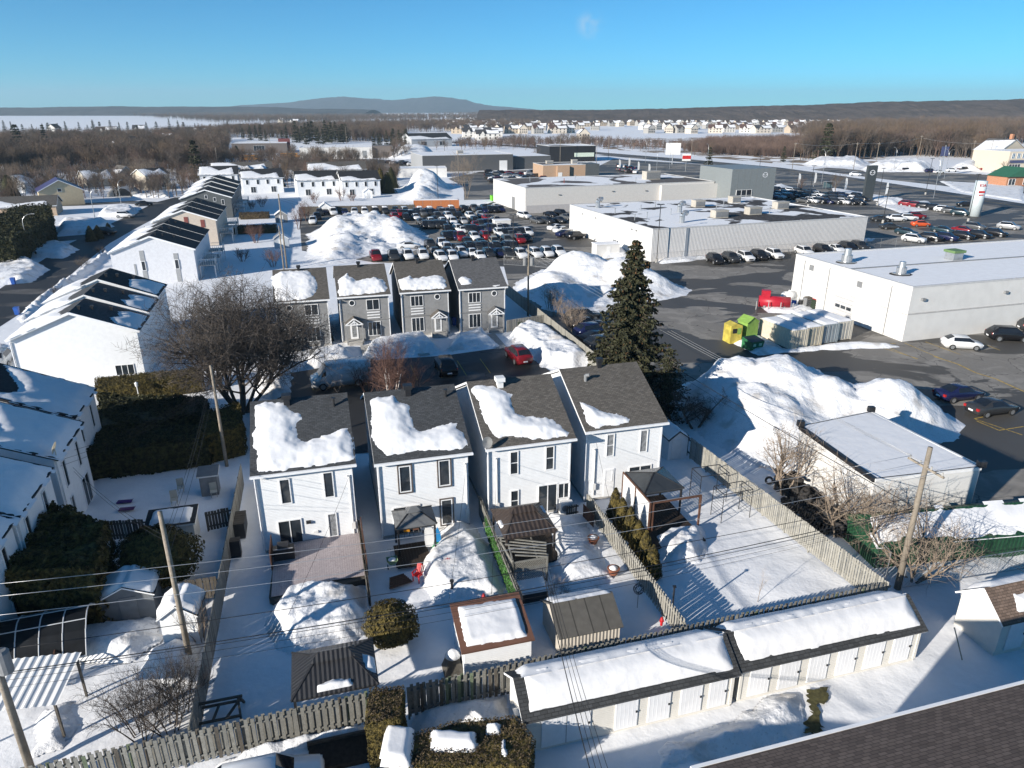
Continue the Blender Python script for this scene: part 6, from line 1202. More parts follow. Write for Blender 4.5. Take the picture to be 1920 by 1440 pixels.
hut('garden_hut', 'white hut with black eaves beside the last white house', P(1252, 862), 1.75, 2.2, 1.9, 2.5, SIDE, BLACKM, .1, 444, axis='y', door=(.25, 1.15, WHM), trim=BLACKM)
for i, (x, y, L, D, h, lb) in enumerate([(430, 1045, .75, .6, 1.1, 'tall black plastic cabinet beside the board fence'), (432, 1010, 1.0, 1.9, 1.0, 'low black slatted storage box beside the board fence')]):
    r = thing('storage_box', lb, 'storage box', P(x, y), ANG); m = MB(); m.box(0, L, 0, D, -.1, h); m.build('body', M('black_plastic', (.03, .032, .036), .5, .15), r); m = MB()
    for k in range(max(2, int(D/.16))): m.box(-.04, L+.04, k*.16, k*.16+.15, h+.002, h+.05+(.01 if k % 2 else 0))
    m.build('lid', M('dark_slat', (.05, .045, .04), .7, .2), r)
# ================================================================ decks, gazebos, pergolas
dk_ = thing('wooden_deck', 'wide purple-grey plank deck behind the first white house', 'deck', (0, 0, 0)); dz = .45
dp = [G(H1, .9, .3), G(H1, 6.5, .3), G(H1, 6.45, -4.6), G(H1, .75, -4.4)]; m = MB(); m.slab([G(H1, .9, .28), G(H1, .7, -5.2), G(H1, 2.0, -6.6), G(H1, 4.0, -5.4), G(H1, 6.45, -4.9), G(H1, 6.5, .28)], -.1, dz-.06); m.build('frame', FENCED, dk_)
dkp = MB(); dkp.box(0, .135, -5, 0, 0, .03); pm_ = dkp.mesh('plank', DECK, False, True); MD = M('deck_board', (.44, .385, .39), .75, .08, kind='wood', col2=(.36, .32, .33)); pm_.materials[0] = MD
for k in range(40):
    o = obj('plank', pm_, dk_, (*G(H1, .85+.1425*k, .28), dz), ANG)
    o.scale = (1, 1.02+(.1 if k < 22 else -.03)+(.12 if 6 < k < 16 else 0), 1)
for s, n0, n1, nm in ((.8, -.4, -2.6, 'first'), (6.6, .2, -4.7, 'second')):
    m = MB(); a, b = G(H1, s, n0), G(H1, s, n1); m.bar((*a, 1.1), (*b, 1.1), .06, 1.3); m.build('privacy_screen', BROWNW, dk_)
r = thing('barbecue', 'covered black barbecue on the purple-grey deck', 'barbecue', (*G(H1, 1.55, -1.4), dz+.03), ANG); m = MB(); m.box(-.65, .65, -.3, .3, 0, .8); m.build('cover', BLACKM, r); m = MB(); m.cyl((-.35, 0, .9), (.35, 0, .9), .3, n=10); m.build('hood', BLACKM, r); m = MB(); m.box(-.6, .6, -.36, -.31, .84, .9); m.build('handle', STEEL, r)
def gazebo(label, fl, ang, w_, d, ze, zr, mat, post, snow=(), flat=.0, cap=True, deck=None, ridge=.35, name='gazebo', tilt=0):
    r = thing(name, label, 'gazebo', fl, ang); m = MB(); rx0, rx1 = w_*(.5-ridge/2), w_*(.5+ridge/2); ym = d/2; m.add([(0, 0, ze), (w_, 0, ze), (w_, d, ze), (0, d, ze), (rx0, ym, zr), (rx1, ym, zr)], [(0, 1, 5, 4), (1, 2, 5), (2, 3, 4, 5), (3, 0, 4)])
    m.add([(0, 0, ze-.08), (w_, 0, ze-.08), (w_, d, ze-.08), (0, d, ze-.08), (rx0, ym, zr-.08), (rx1, ym, zr-.08), (0, 0, ze), (w_, 0, ze), (w_, d, ze), (0, d, ze)], [(4, 5, 1, 0), (5, 2, 1), (5, 4, 3, 2), (4, 0, 3), (0, 1, 7, 6), (1, 2, 8, 7), (2, 3, 9, 8), (3, 0, 6, 9)]); rf = m.build('roof', mat, r)
    t = MB()
    for a, b in (((0, 0, ze), (rx0, ym, zr)), ((w_, 0, ze), (rx1, ym, zr)), ((w_, d, ze), (rx1, ym, zr)), ((0, d, ze), (rx0, ym, zr)), ((rx0, ym, zr), (rx1+.01, ym, zr))): t.bar(a, b, .09, .05)
    t.build('hip_trim', post, rf)
    if cap: c = MB(); c.add([(rx0-.35, ym-.4, zr-.08), (rx1+.35, ym-.4, zr-.08), (rx1+.35, ym+.4, zr-.08), (rx0-.35, ym+.4, zr-.08), (rx0, ym, zr+.2), (rx1, ym, zr+.2)], [(0, 1, 5, 4), (1, 2, 5), (2, 3, 4, 5), (3, 0, 4)]); c.build('vent_cap', mat, rf)
    for x, y in ((.15, .15), (w_-.15, .15), (w_-.15, d-.15), (.15, d-.15)): p = MB(); p.box(x-.06, x+.06, y-.06, y+.06, -.2, ze-.02); p.build('post', post, r)
    b = MB()
    for a_, c_ in (((.15, .15), (w_-.15, .15)), ((w_-.15, .15), (w_-.15, d-.15)), ((.15, d-.15), (w_-.15, d-.15)), ((.15, .15), (.15, d-.15))): b.bar((*a_, ze-.16), (*c_, ze-.16), .08, .14)
    b.build('beam', post, r)
    for i, (A, B, C, ol) in enumerate(snow): snow_on(rf, A, B, C, ol, .2, 500+i, ramp=.2, res=.08, wob=.15)
    return r
ze = 2.3; w_, d = 4.0, 3.25
gazebo('black metal hip-roofed gazebo touching the slatted fence', (-10.14, 25.15), ANG, w_, d, ze, 3.2, BLKROOF, BLACKM, [((0, 0, ze), (w_, 0, ze), (w_*.3, d/2, 3.2), [(1.15, .12), (2.8, .15), (2.75, .5), (1.9, .62), (1.2, .5)]), ((w_, 0, ze), (w_, d, ze), (w_*.7, d/2, 3.2), [(.7, .1), (1.6, .1), (1.7, .75), (.75, .6)])])
gazebo('grey fabric pop-up gazebo against the second white house', (-7.5, 39.4), ANG, 2.7, 2.3, 2.35, 3.0, M('grey_canvas', (.13, .135, .14), .8, .1), BLACKM, ridge=.12)
m_ = thing('wooden_platform', 'small brown plank platform under the grey gazebo', 'deck', (-7.3, 38.2, 0), ANG)
q = MB(); q.box(0, .19, 0, 2.6, .15, .22); q = q.mesh('plank', DECKD, False, False)
for k in range(11): obj('plank', q, m_, (.2*k, 0, 0))
w_, d = 3.5, 3.7; ze = 2.45
gazebo('brown metal hip-roofed gazebo with melting snow scraps', (-.45, 38.15), ANG, w_, d, ze, 3.3, BRONZE, M('dark_bronze', (.05, .04, .035), .5, .1), [((w_, 0, ze), (w_, d, ze), (w_*.67, d/2, 3.3), [(2.0, .1), (3.0, .12), (2.9, .4), (2.1, .35)]), ((0, d, ze), (0, 0, ze), (w_*.33, d/2, 3.3), [(1.7, .02), (2.6, .05), (2.5, .3), (1.8, .3)])])
q = thing('wooden_deck', 'dark brown deck under the brown gazebo', 'deck', (-.3, 38.2, 0), ANG); b = MB(); b.box(0, .19, 0, 3.6, .1, .2); b = b.mesh('plank', DECKD, False, False)
for k in range(20): obj('plank', b, q, (.2*k, 0, 0))
gazebo('dark glass-roofed gazebo over the dark deck', (9.3, 43.7), ANG, 3.1, 3.3, 2.5, 3.1, M('smoked_roof', (.035, .04, .045), .25, .1, spec=.5), BLACKM, cap=False, ridge=.05)
q = thing('wooden_deck', 'dark deck of narrow boards under the pergola beams', 'deck', (9.6, 40.4, 0), ANG); b = MB(); b.box(0, .185, 0, 6.4, .1, .2); b = b.mesh('plank', DECKD, False, False)
for k in range(19): obj('plank', b, q, (.2*k, 0, 0))
# slatted privacy wall + pergola beam
r = thing('privacy_wall', 'white lattice privacy wall with brown frame beside the dark gazebo', 'fence', (9.5, 42.4, 0), ANG+math.pi/2); L = 4.6; h = 2.5
lat = MB(); lat.box(0, L, -.012, .012, 0, .055); lm = lat.mesh('slat', WHITE, False, False)
for k in range(26): obj('slat', lm, r, (0, 0, .12+k*.09))
m = MB(); m.box(0, L, -.05, .05, h-.04, h+.06); m.build('top_rail', BROWNW, r)
for x in (0, L/2, L-.1): m = MB(); m.box(x-.002, x+.102, -.06, .06, -.2, h-.042); m.build('post', BROWNW, r)
r = thing('pergola_frame', 'brown open timber frame at the edge of the dark deck', 'pergola', (*P(1224, 943, 2.42), 0), ANG)
for x in (0.05, 3.7): m = MB(); m.box(x-.06, x+.06, -.06, .06, -.2, 2.35); m.build('post', BROWNW, r)
m = MB(); m.bar((0, 0, 2.42), (3.75, 0, 2.42), .12, .13); m.build('beam', BROWNW, r)
# lattice pergola corner
r = thing('lattice_pergola', 'grey corner pergola with diagonal lattice sides and loose roof slats', 'pergola', P(962, 1100), ANG); LT = FENCED
for (a, b) in (((0, 0), (2.2, 0)), ((0, 0), (-.15, 2.4))):
    A, B = Vector((*a, 0)), Vector((*b, 0)); d_ = (B-A); m = MB()
    for z in (.15, 1.75): m.bar(A+Vector((0, 0, z)), B+Vector((0, 0, z)), .07, .1)
    m.bar(A+Vector((0, 0, 0)), A+Vector((0, 0, 2)), .1, .1); m.bar(B+Vector((0, 0, 0)), B+Vector((0, 0, 2)), .1, .1); m.build('frame', FENCE, r); n = 16
    for k in range(-n, n):
        p0, p1 = k/n, k/n+.75; z0_, z1_ = .15, 1.75
        if p1 > 1: z1_ = .15+1.6*(1-p0)/.75; p1 = 1
        if p0 < 0: z0_ = .15+1.6*(0-p0)/.75; p0 = 0
        if p1 <= p0 or z0_ > 1.75: continue
        q = MB(); q.bar(A+d_*p0+Vector((0, 0, z0_)), A+d_*p1+Vector((0, 0, z1_)), .02, .04); q.build('lattice_strip', FENCE, r)
for k in range(6): q = MB(); q.bar((-.3+.1*k, 2.5-.45*k, 2.05+.012*k), (2.5-.1*k, 1.1-.3*k, 2.05+.012*k), .1, .05); q.build('roof_slat', FENCE, r)
for x in (.25, 1.8): q = MB(); q.bar((x-.3, -.1, 1.95), (x, 2.3, 1.95), .08, .1); q.build('rafter', FENCE, r)
# steel arbours in the open garden
def arbour(label, p, w_, d, h, ang):
    r = thing('steel_arbour', label, 'arbour', p, ang, 'black steel arbours')
    for x, y in ((0, 0), (w_, 0), (w_, d), (0, d)): m = MB(); m.cyl((x, y, -.2), (x, y, h), .028, n=6); m.build('post', BLACKM, r)
    m = MB()
    for a, b in (((0, 0), (w_, 0)), ((w_, 0), (w_, d)), ((w_, d), (0, d)), ((0, d), (0, 0))): m.bar((*a, h), (*b, h), .045, .045)
    m.build('top_frame', BLACKM, r)
    for x in (0, w_):
        m = MB()
        for k in range(8): m.bar((x, 0, .3+.24*k), (x, d, .3+.24*k), .015, .015)
        m.build('rungs', BLACKM, r)
arbour('black steel arbour with laddered sides nearer the house', P(1310, 945), 2.3, 1.4, 2.3, ANG); arbour('black steel arbour with laddered sides nearer the board fence', P(1352, 978), 2.4, 1.3, 2.2, ANG+.05)
# swing frame, awning, pool dome
r = thing('swing_frame', 'dark weathered timber frame of a garden swing', 'frame', P(370, 1378), ANG)
for a, b in (((0, 0, 0), (.1, .7, 1.1)), ((0, 1.5, 0), (.1, .8, 1.1)), ((2.0, 0, 0), (1.9, .7, 1.1)), ((2.0, 1.5, 0), (1.9, .8, 1.1)), ((-.1, .75, 1.12), (2.1, .75, 1.12)), ((0, .2, .45), (2.0, .2, .45)), ((0, 1.2, .45), (2.0, 1.2, .45)), ((.7, .2, .4), (.9, 1.2, .4)), ((1.3, .2, .42), (1.8, 1.2, .42))): m = MB(); m.bar(a, b, .1, .1); m.build('timber', FENCED, r)
r = thing('awning', 'white corrugated awning roof on timber posts beside the fence', 'awning', P(-40, 1405), ANG-.12); wv = MB(); nx, L, D = 48, 3.8, 3.0
for k in range(nx): x0, x1 = L*k/nx, L*(k+1)/nx; z0_, z1_ = .03*math.sin(k*1.3), .03*math.sin((k+1)*1.3); wv.add([(x0, 0, 2.1+z0_), (x1, 0, 2.1+z1_), (x1, D, 2.5+z1_), (x0, D, 2.5+z0_)], [(0, 1, 2, 3)])
wv.build('roof_sheet', WHM, r, True)
for x, y, h in ((.2, .2, 2.0), (L-.2, .2, 2.0), (L-.2, D-.2, 2.4), (.2, D-.2, 2.4)): m = MB(); m.box(x-.05, x+.05, y-.05, y+.05, -.2, h); m.build('post', FENCED, r)
r = thing('pool_enclosure', 'curved pool shelter of pale ribs with dark covered panels', 'pool shelter', P(-60, 1290), ANG+.05); RBW = M('pale_rib', (.5, .52, .54), .4, .05)
W_, D_ = 5.6, 4.2
def dome(x, t): return (x, D_*(t), 2.2*math.sin(math.pi*min(1, .08+t*.92)) if True else 0)
for k in range(5):
    x = 1.1+1.1*k; m = MB(); m.tube([dome(x, t/10) for t in range(11)], .035, 5); m.build('rib', RBW, r)
for t in (0, .3, .5, .7, 1): m = MB(); m.tube([dome(1.1+.55*k, t) for k in range(9)], .03, 5); m.build('purlin', RBW, r)
m = MB()
for k in range(10): a, b = dome(1.1, k/10), dome(1.1, (k+1)/10); c, d_ = dome(5.5, (k+1)/10), dome(5.5, k/10); m.add([Vector(a)*.99, Vector(b)*.99, Vector(c)*.99, Vector(d_)*.99], [(0, 1, 2, 3), (3, 2, 1, 0)])
m.build('cover', M('dark_tarpaulin', (.012, .015, .02), .5, .2), r)
r = thing('deck_railing', 'brown baluster railing at the edge of the pool deck', 'railing', P(20, 1310), ANG)
for a, b in (((0, 0), (1.9, 0)), ((1.9, 0), (1.6, 2.2))):
    A, B = Vector(a), Vector(b); m = MB(); m.bar((*a, 1.0), (*b, 1.0), .07, .06); m.bar((*a, .2), (*b, .2), .05, .05); m.build('rail', BROWNW, r); n = int((B-A).length/.16)
    for k in range(n+1): q = A.lerp(B, k/n); m = MB(); m.box(q.x-.02, q.x+.02, q.y-.02, q.y+.02, .2, 1.0); m.build('baluster', BROWNW, r)
# ================================================================ small garden things
REDP = M('red_plastic', (.42, .015, .02), .45, .08)
def chair(p, rz, label):
    r = thing('garden_chair', label, 'chair', (*p, .2), rz, 'red garden chairs in the snow'); m = MB()
    for k in range(5): b = MB(); b.bar((-.2+.1*k, 0, .15), (-.24+.12*k, .22, .75-.04*abs(k-2)), .085, .02); b.build('back_slat', REDP, r)
    s = MB(); s.box(-.25, .25, -.4, 0, .12, .17); s.build('seat', REDP, r)
    for x in (-.3, .25): a = MB(); a.box(x, x+.06, -.45, .05, .33, .36); a.build('armrest', REDP, r)
    for x in (-.25, .2): l = MB(); l.box(x, x+.05, -.42, -.36, -.4, .33); l.build('leg', REDP, r)
chair(P(787, 1083), -.5, 'red slatted chair sunk beside the plank pile'); chair(P(841, 1073), .3, 'red slatted chair sunk beside the round snowed table')
r = thing('fire_bowl', 'round dark fire bowl capped with snow between the red chairs', 'fire bowl', (*P(825, 1070), .55)); m = MB(); m.cyl((0, 0, 0), (0, 0, .25), .25, .32, n=14); m.build('bowl', GREYM, r); m = MB(); m.cyl((0, 0, .25), (0, 0, .38), .3, .15, n=14); m.build('snow_cap', RSNOW, r, True)
def hydrant(p, z, label, h=.55):
    r = thing('garden_marker', label, 'marker post', (*p, z)); m = MB(); m.cyl((0, 0, 0), (0, 0, h*.7), .08, n=8); m.build('body', REDP, r); m = MB(); m.cyl((0, 0, h*.7), (0, 0, h), .12, .05, n=8); m.cyl((-.13, 0, h*.5), (.13, 0, h*.5), .05, n=6); m.build('cap', REDP, r)
hydrant(P(907, 1130), .1, 'small red post in the snow near the ivy fence'); hydrant(P(1240, 1172), 0, 'small red post at the slatted fence below the clothes pole')
r = thing('black_stovepipe', 'short black pipe with wide cap standing in the snow', 'pipe', (*P(848, 1116), .3)); m = MB(); m.cyl((0, 0, -.3), (0, 0, .7), .075, n=10); m.build('pipe', BLACKM, r); m = MB(); m.cyl((0, 0, .7), (0, 0, .8), .13, n=10); m.build('cap', BLACKM, r)
r = thing('wheelbarrow', 'green spreader cart half filled with snow', 'cart', P(736, 1066), ANG); m = MB(); m.add([(-.35, -.28, .75), (.35, -.28, .75), (.35, .28, .75), (-.35, .28, .75), (-.15, -.12, .35), (.15, -.12, .35), (.15, .12, .35), (-.15, .12, .35)], [(4, 5, 1, 0), (5, 6, 2, 1), (6, 7, 3, 2), (7, 4, 0, 3), (7, 6, 5, 4)]); m.build('hopper', M('sage_plastic', (.2, .3, .17), .6, .1), r); m = MB(); m.cyl((0, 0, .7), (0, 0, .78), .26, .1, n=10); m.build('snow_cap', RSNOW, r)
for s in (-.28, .28): m = MB(); m.cyl((s-.03, 0, .16), (s+.03, 0, .16), .16, n=12); m.build('wheel', TYRE, r)
m = MB(); m.bar((0, .2, .5), (0, .75, 1.0), .03, .03); m.bar((-.2, .75, 1.0), (.2, .75, 1.0), .03, .03); m.build('handle', STEEL, r)
r = thing('plank_pile', 'pile of loose dark planks lying on the snow', 'planks', (*P(748, 1092), .05), .5)
for k in range(6): m = MB(); m.box(-.75+.06*k, .75-.05*k, -.45+.16*k, -.31+.16*k, .02*k, .05+.02*k); m.build('plank', BROWNW, r)
r = thing('paddle_board', 'white and blue paddle board leaning in the grey gazebo', 'board', (*P(806, 1030), .2), ANG)
m = MB(); m.extr([(-.25, 0), (.25, 0), (.33, .6), (.3, 1.3), (0, 1.75), (-.3, 1.3), (-.33, .6)], 0, .08); m.build('deck', M('board_white', (.75, .75, .74), .4, .03), r); m = MB(); m.extr([(.34, 0), (.8, .05), (.78, .9), (.6, 1.4), (.36, 1.0)], .02, .1); m.build('blue_side', M('board_blue', (.02, .22, .5), .4, .05), r); m = MB(); m.extr([(.1, -.12), (.85, -.12), (.82, .25), (.4, .3)], -.06, .01); m.build('green_cover', M('board_green', (.02, .2, .07), .5, .1), r)
for x, y, c, lb in ((764, 1012, 'bus_yellow', 'yellow folding chair inside the grey gazebo'), (781, 1008, 'brown_fascia', 'brown folding chair inside the grey gazebo')):
    r = thing('folding_chair', lb, 'chair', (*P(x, y), .22), ANG); m = MB(); m.box(-.2, .2, 0, .4, .4, .44); m.build('seat', MATS[c], r); m = MB(); m.box(-.2, .2, .38, .42, .44, .95); m.build('back', MATS[c], r); m = MB()
    for a in ((-.18, 0), (.18, 0), (-.18, .4), (.18, .4)): m.bar((*a, 0), (*a, .4), .03, .03)
    m.build('leg_frame', GREYM, r)
def planter(p, label):
    r = thing('planter', label, 'planter', (*p, .02)); m = MB(); m.cyl((0, 0, 0), (0, 0, .4), .26, .38, n=14, caps=False); m.cyl((0, 0, .37), (0, 0, .43), .41, n=14); m.build('pot', M('terracotta', (.24, .09, .05), .75, .12), r); m = MB(); m.cyl((0, 0, .43), (0, 0, .58), .3, .08, n=12); m.build('snow_cap', RSNOW, r, True)
planter(P(1112, 1018), 'terracotta planter with snow cap nearer the brown gazebo'); planter(P(1150, 1076), 'terracotta planter with snow cap nearer the pointed cedars')
r = thing('fence_panel', 'narrow brown fence panel standing alone in the snow', 'panel', P(1093, 968), ANG-math.pi/2+.12)
for k in range(10): m = MB(); m.box(.16*k, .16*k+.15, -.015, .015, 0, 1.0); m.build('board', BROWNW, r)
m = MB(); m.box(0, 1.6, -.04, .04, .95, 1.02); m.build('rail', BROWNW, r)
board_fence('short black picket gate below the heat pump', P(1062, 968, 0), P(1084, 964, 0), .9, [FENCED], .17, .09, False, True, seed=31, rails=(.2, .7), name='picket_gate', posts=.7)
r = thing('wire_globe', 'ball of dark wire on a thin stake in the snow', 'ornament', P(1195, 1137)); m = MB(); m.cyl((0, 0, -.1), (0, 0, 1.0), .015, n=5); m.build('stake', BLACKM, r); m = MB(); R0 = random.Random(9)
for k in range(10):
    ax = Vector((R0.gauss(0, 1), R0.gauss(0, 1), R0.gauss(0, 1))).normalized(); o_ = ax.orthogonal().normalized(); c_ = ax.cross(o_); m.tube([Vector((0, 0, 1.25))+(o_*math.cos(t*.5236)+c_*math.sin(t*.5236))*.32 for t in range(13)], .012, 4)
m.build('globe', BLACKM, r)
r = thing('clothes_pole', 'black clothes-line pole beside the slatted garden divider', 'pole', P(1258, 1168)); m = MB(); m.cyl((0, 0, -.2), (0, 0, 2.5), .05, n=8); m.build('post', BLACKM, r); m = MB(); m.box(-.09, .09, -.09, .09, 2.5, 2.56); m.build('cap', BLACKM, r)
r = thing('covered_mower', 'machine under a dark tarpaulin with snow on top', 'covered machine', P(850, 1255), ANG); m = MB(); m.add([(-.55, -.5, 0), (.55, -.5, 0), (.55, .5, 0), (-.55, .5, 0), (-.3, -.25, .9), (.28, -.2, .95), (.25, .3, .85), (-.28, .28, .88)], [(0, 1, 5, 4), (1, 2, 6, 5), (2, 3, 7, 6), (3, 0, 4, 7), (4, 5, 6, 7)]); m.build('tarpaulin', M('tarpaulin', (.07, .065, .055), .7, .25, 4, bump=.03, bscale=5), r, False); m = MB(); m.cyl((0, .05, .88), (0, .05, 1.2), .42, .15, n=12); m.build('snow_cap', RSNOW, r, True)
r = thing('hot_tub', 'low dark hot tub with snow lid beside the lattice pergola', 'hot tub', P(980, 1130), ANG); m = MB(); m.box(0, 1.6, 0, 1.2, -.1, .55); m.build('tub', BLACKM, r); m = MB(); m.box(-.03, 1.63, -.03, 1.23, .55, .7); m.build('lid', RSNOW, r)
for x, y, c, lb in ((234, 942, (.06, .02, .16), 'purple plastic sled lying in the shaded snow'), (238, 956, (.1, .03, .12), 'dark purple toboggan lying in the shaded snow')):
    r = thing('sled', lb, 'sled', (*P(x, y), .02), .2); m = MB(); m.extr([(-.55, .05), (.5, .02), (.6, .16), (.5, .1), (-.5, .12)], -.2, .2); m.build('shell', M('sled_%d' % x, c, .5, .05), r); m = MB(); m.box(-.5, .5, -.22, -.19, .05, .16); m.build('rim', MATS['sled_%d' % x], r)
for x, y, lb in ((328, 945, 'pale garden chair in the shade beside the grey cabinet'), (340, 922, 'pale high-backed garden chair in the shade'), (402, 930, 'pale garden chair below the grey cabinet')):
    r = thing('patio_chair', lb, 'chair', P(x, y), .4); g_ = M('pale_resin', (.4, .4, .36), .6, .05); m = MB(); m.box(-.25, .25, -.25, .25, .38, .43); m.build('seat', g_, r); m = MB(); m.box(-.25, .25, .23, .28, .43, 1.05); m.build('back', g_, r)
    for a in ((-.22, -.22), (.18, -.22), (.18, .2), (-.22, .2)): m = MB(); m.box(a[0], a[0]+.04, a[1], a[1]+.04, 0, .38); m.build('leg', g_, r)
def bin_(p, c, label, h=1.05, z=0):
    r = thing('wheelie_bin', label, 'bin', (*p, z), ANG); m = MB(); m.add([(-.24, -.3, .05), (.24, -.3, .05), (.24, .3, .05), (-.24, .3, .05), (-.3, -.36, h), (.3, -.36, h), (.3, .36, h), (-.3, .36, h)], [(0, 1, 5, 4), (1, 2, 6, 5), (2, 3, 7, 6), (3, 0, 4, 7), (3, 2, 1, 0)]); m.build('body', c, r); m = MB(); m.box(-.32, .32, -.4, .38, h, h+.07); m.build('lid', c, r)
    for x in (-.25, .2): m = MB(); m.cyl((x, .32, .12), (x+.05, .32, .12), .12, n=10); m.build('wheel', TYRE, r)
BINB = M('bin_blue', (.03, .11, .42), .5, .05); BING = M('bin_green', (.03, .045, .03), .5, .05)
bin_(P(974, 618), BING, 'dark green wheelie bin by the end grey house'); bin_(P(990, 616), BINB, 'blue wheelie bin by the end grey house'); bin_(P(852, 610), BINB, 'blue wheelie bin in the gap between two grey houses'); bin_(P(26, 533), BINB, 'blue recycling bin on the street bank'); bin_(P(33, 590), BINB, 'blue recycling bin before the big gable block')
# lawn lamp, cover of the car at the lower edge
r = thing('lawn_lamp', 'white lamp post in the gap of the clipped hedge', 'lamp', P(262, 752)); m = MB(); m.cyl((0, 0, -.1), (0, 0, 1.6), .05, n=8); m.build('post', WHM, r); m = MB(); m.cyl((0, 0, 1.6), (0, 0, 1.95), .13, .17, n=8); m.cyl((0, 0, 1.95), (0, 0, 2.1), .2, .02, n=8); m.build('lantern', WHM, r)
car('suv', 'white', P(500, 1500), RIGHT, 'white car with red tail lamps below the slatted fence and snow bank', lod=0)
r = thing('flower_bed', 'timber-edged dark flower bed in the snow beside the white car', 'flower bed', P(580, 1452), ANG); m = MB(); m.box(0, 3.6, 0, 1.4, -.1, .18); m.build('soil', M('dark_soil', (.03, .024, .02), .95, .3, 5), r); m = MB(); m.box(-.06, 3.66, 1.4, 1.52, -.1, .34); m.build('edging', FENCED, r)
r = thing('swimming_pool', 'dark green covered pool inside the brown hedge', 'pool', P(870, 1500), ANG); m = MB(); m.cyl((0, 0, -.1), (0, 0, 1.0), 1.5, n=20); m.build('wall', BLACKM, r); m = MB(); m.cyl((0, 0, 1.0), (0, 0, 1.03), 1.45, n=20); m.build('cover', M('pool_green', (.01, .06, .03), .4, .2), r)
bg_ = [P(*q) for q in zo(1240, 1080, 2.8235)([(770, 610), (880, 585), (885, 640), (830, 700), (850, 770), (830, 830), (755, 840), (770, 770), (800, 720), (775, 660)])]; R9 = random.Random(3); bj = []
for i in range(len(bg_)):
    a_, b_ = Vector(bg_[i]), Vector(bg_[(i+1) % len(bg_)])
    for k in range(6): c_ = a_.lerp(b_, k/6); bj.append((c_.x+R9.gauss(0, .07), c_.y+R9.gauss(0, .07)))
sheet('bare_grass', bj, .03, M('winter_grass', (.07, .065, .026), .95, .4, 5))
r = thing('marker_stake', 'pale wooden stake leaning in the snow near the brown-roofed shed', 'stake', P(1805, 1235)); m = MB(); m.bar((0, 0, -.1), (-.25, .8, 1.3), .06, .03); m.build('stake', FENCEL, r); m = MB(); m.bar((-.25, .8, 1.3), (-.27, .85, 1.36), .07, .04); m.build('tip', FENCEL, r)
# ================================================================ tyres
tm = MB(); n = 14
for i in range(n):
    a0, a1 = 2*math.pi*i/n, 2*math.pi*(i+1)/n; prof = [(.17, -.09), (.3, -.1), (.34, -.05), (.34, .05), (.3, .1), (.17, .09)]
    A = [(R_*math.cos(a0), R_*math.sin(a0), z) for R_, z in prof]; B = [(R_*math.cos(a1), R_*math.sin(a1), z) for R_, z in prof]; tm.add(A+B, [(k, k+6, (k+1) % 6+6, (k+1) % 6) for k in range(6)])
tm = tm.mesh('tyre', M('old_tyre', (.03, .028, .027), .85, .35, 5), False, False); R0 = random.Random(77); td = Vector(c_ts[0])-Vector(c_ts[3]); tn = Vector((td.y, -td.x)).normalized(); tn = -tn if tn.x > 0 else tn; ta = Vector(c_ts[3])+tn*1.35+td*.06; td = td*.95
for k in range(165):
    t = R0.random(); w_ = R0.uniform(-1.1, 1.1); lvl = R0.random()**1.2*(1.3-abs(w_)*.8); q = ta+td*t+tn*w_; o = obj('tyre', tm, None, (q.x, q.y, .12+max(0, lvl)*1.0)); o.rotation_euler = (R0.uniform(-.5, .5) if R0.random() < .5 else R0.uniform(1, 2), R0.uniform(-.5, .5), R0.uniform(0, 3)); tag(o, 'old black tyre in the heap along the white store wall', 'tyre', 'old tyres heaped beside the white store')
for k in range(14):
    q = ta+td*R0.uniform(.3, .9)+tn*R0.uniform(1.2, 1.7); o = obj('tyre', tm, None, (q.x, q.y, .1)); o.rotation_euler = (R0.uniform(-.3, .3), R0.uniform(-.3, .3), 0); tag(o, 'old tyre lying loose in the snow beside the heap', 'tyre', 'loose tyres beside the heap')
# ================================================================ yard of the white garage
CONT = {c: M('container_'+c, v, .6, .08, kind='vert', size=.28) for c, v in dict(cream=(.55, .5, .4), sand=(.48, .43, .33), bluegrey=(.27, .31, .33), ivory=(.58, .54, .46), orange=(.42, .15, .055)).items()}
def container(label, o, L, W_, H_, mat, ang, snow=True, name='shipping_container', group=None):
    r = thing(name, label, 'container', o, ang, group); m = MB(); m.box(0, W_, 0, L, .08, H_); m.build('shell', mat, r); m = MB()
    for x in (0, W_-.12):
        for y in (0, L-.12): m.box(x-.01, x+.13, y-.01, y+.13, .0, H_+.01)
    m.build('corner_posts', mat, r)
    for k in range(4): m = MB(); m.cyl((W_*(.2+.2*k), -.03, .2), (W_*(.2+.2*k), -.03, H_-.15), .025, n=6); m.build('lock_rod', STEEL, r)
    if snow: obj('snow_cover', heap_mesh([(.05, .1), (W_-.05, .1), (W_-.05, L-.1), (.05, L-.1)], .18, ramp=.3, res=.2, seed=len(label), wob=.1, rough=.2, mat=RSNOW, base=0), r, (0, 0, H_+.005))
    return r
oc = Vector(P(1482, 657))
for k, (c, lb) in enumerate([('cream', 'cream storage container at the waste bin end of the row'), ('sand', 'sand coloured storage container, second from the waste bins'), ('bluegrey', 'blue-grey storage container between two pale ones'), ('ivory', 'ivory storage container nearest the white garage')]):
    container(lb, G(tuple(oc), 2.55*k+(.25 if k > 1 else 0), .55*k), 6.1, 2.45, 2.5, CONT[c], ANG+rad(5), group='storage containers before the white garage')
container('orange shipping container at the back of the dealer lot', P(776, 392), 2.4, 13.5, 2.5, CONT['orange'], ANG*.4)
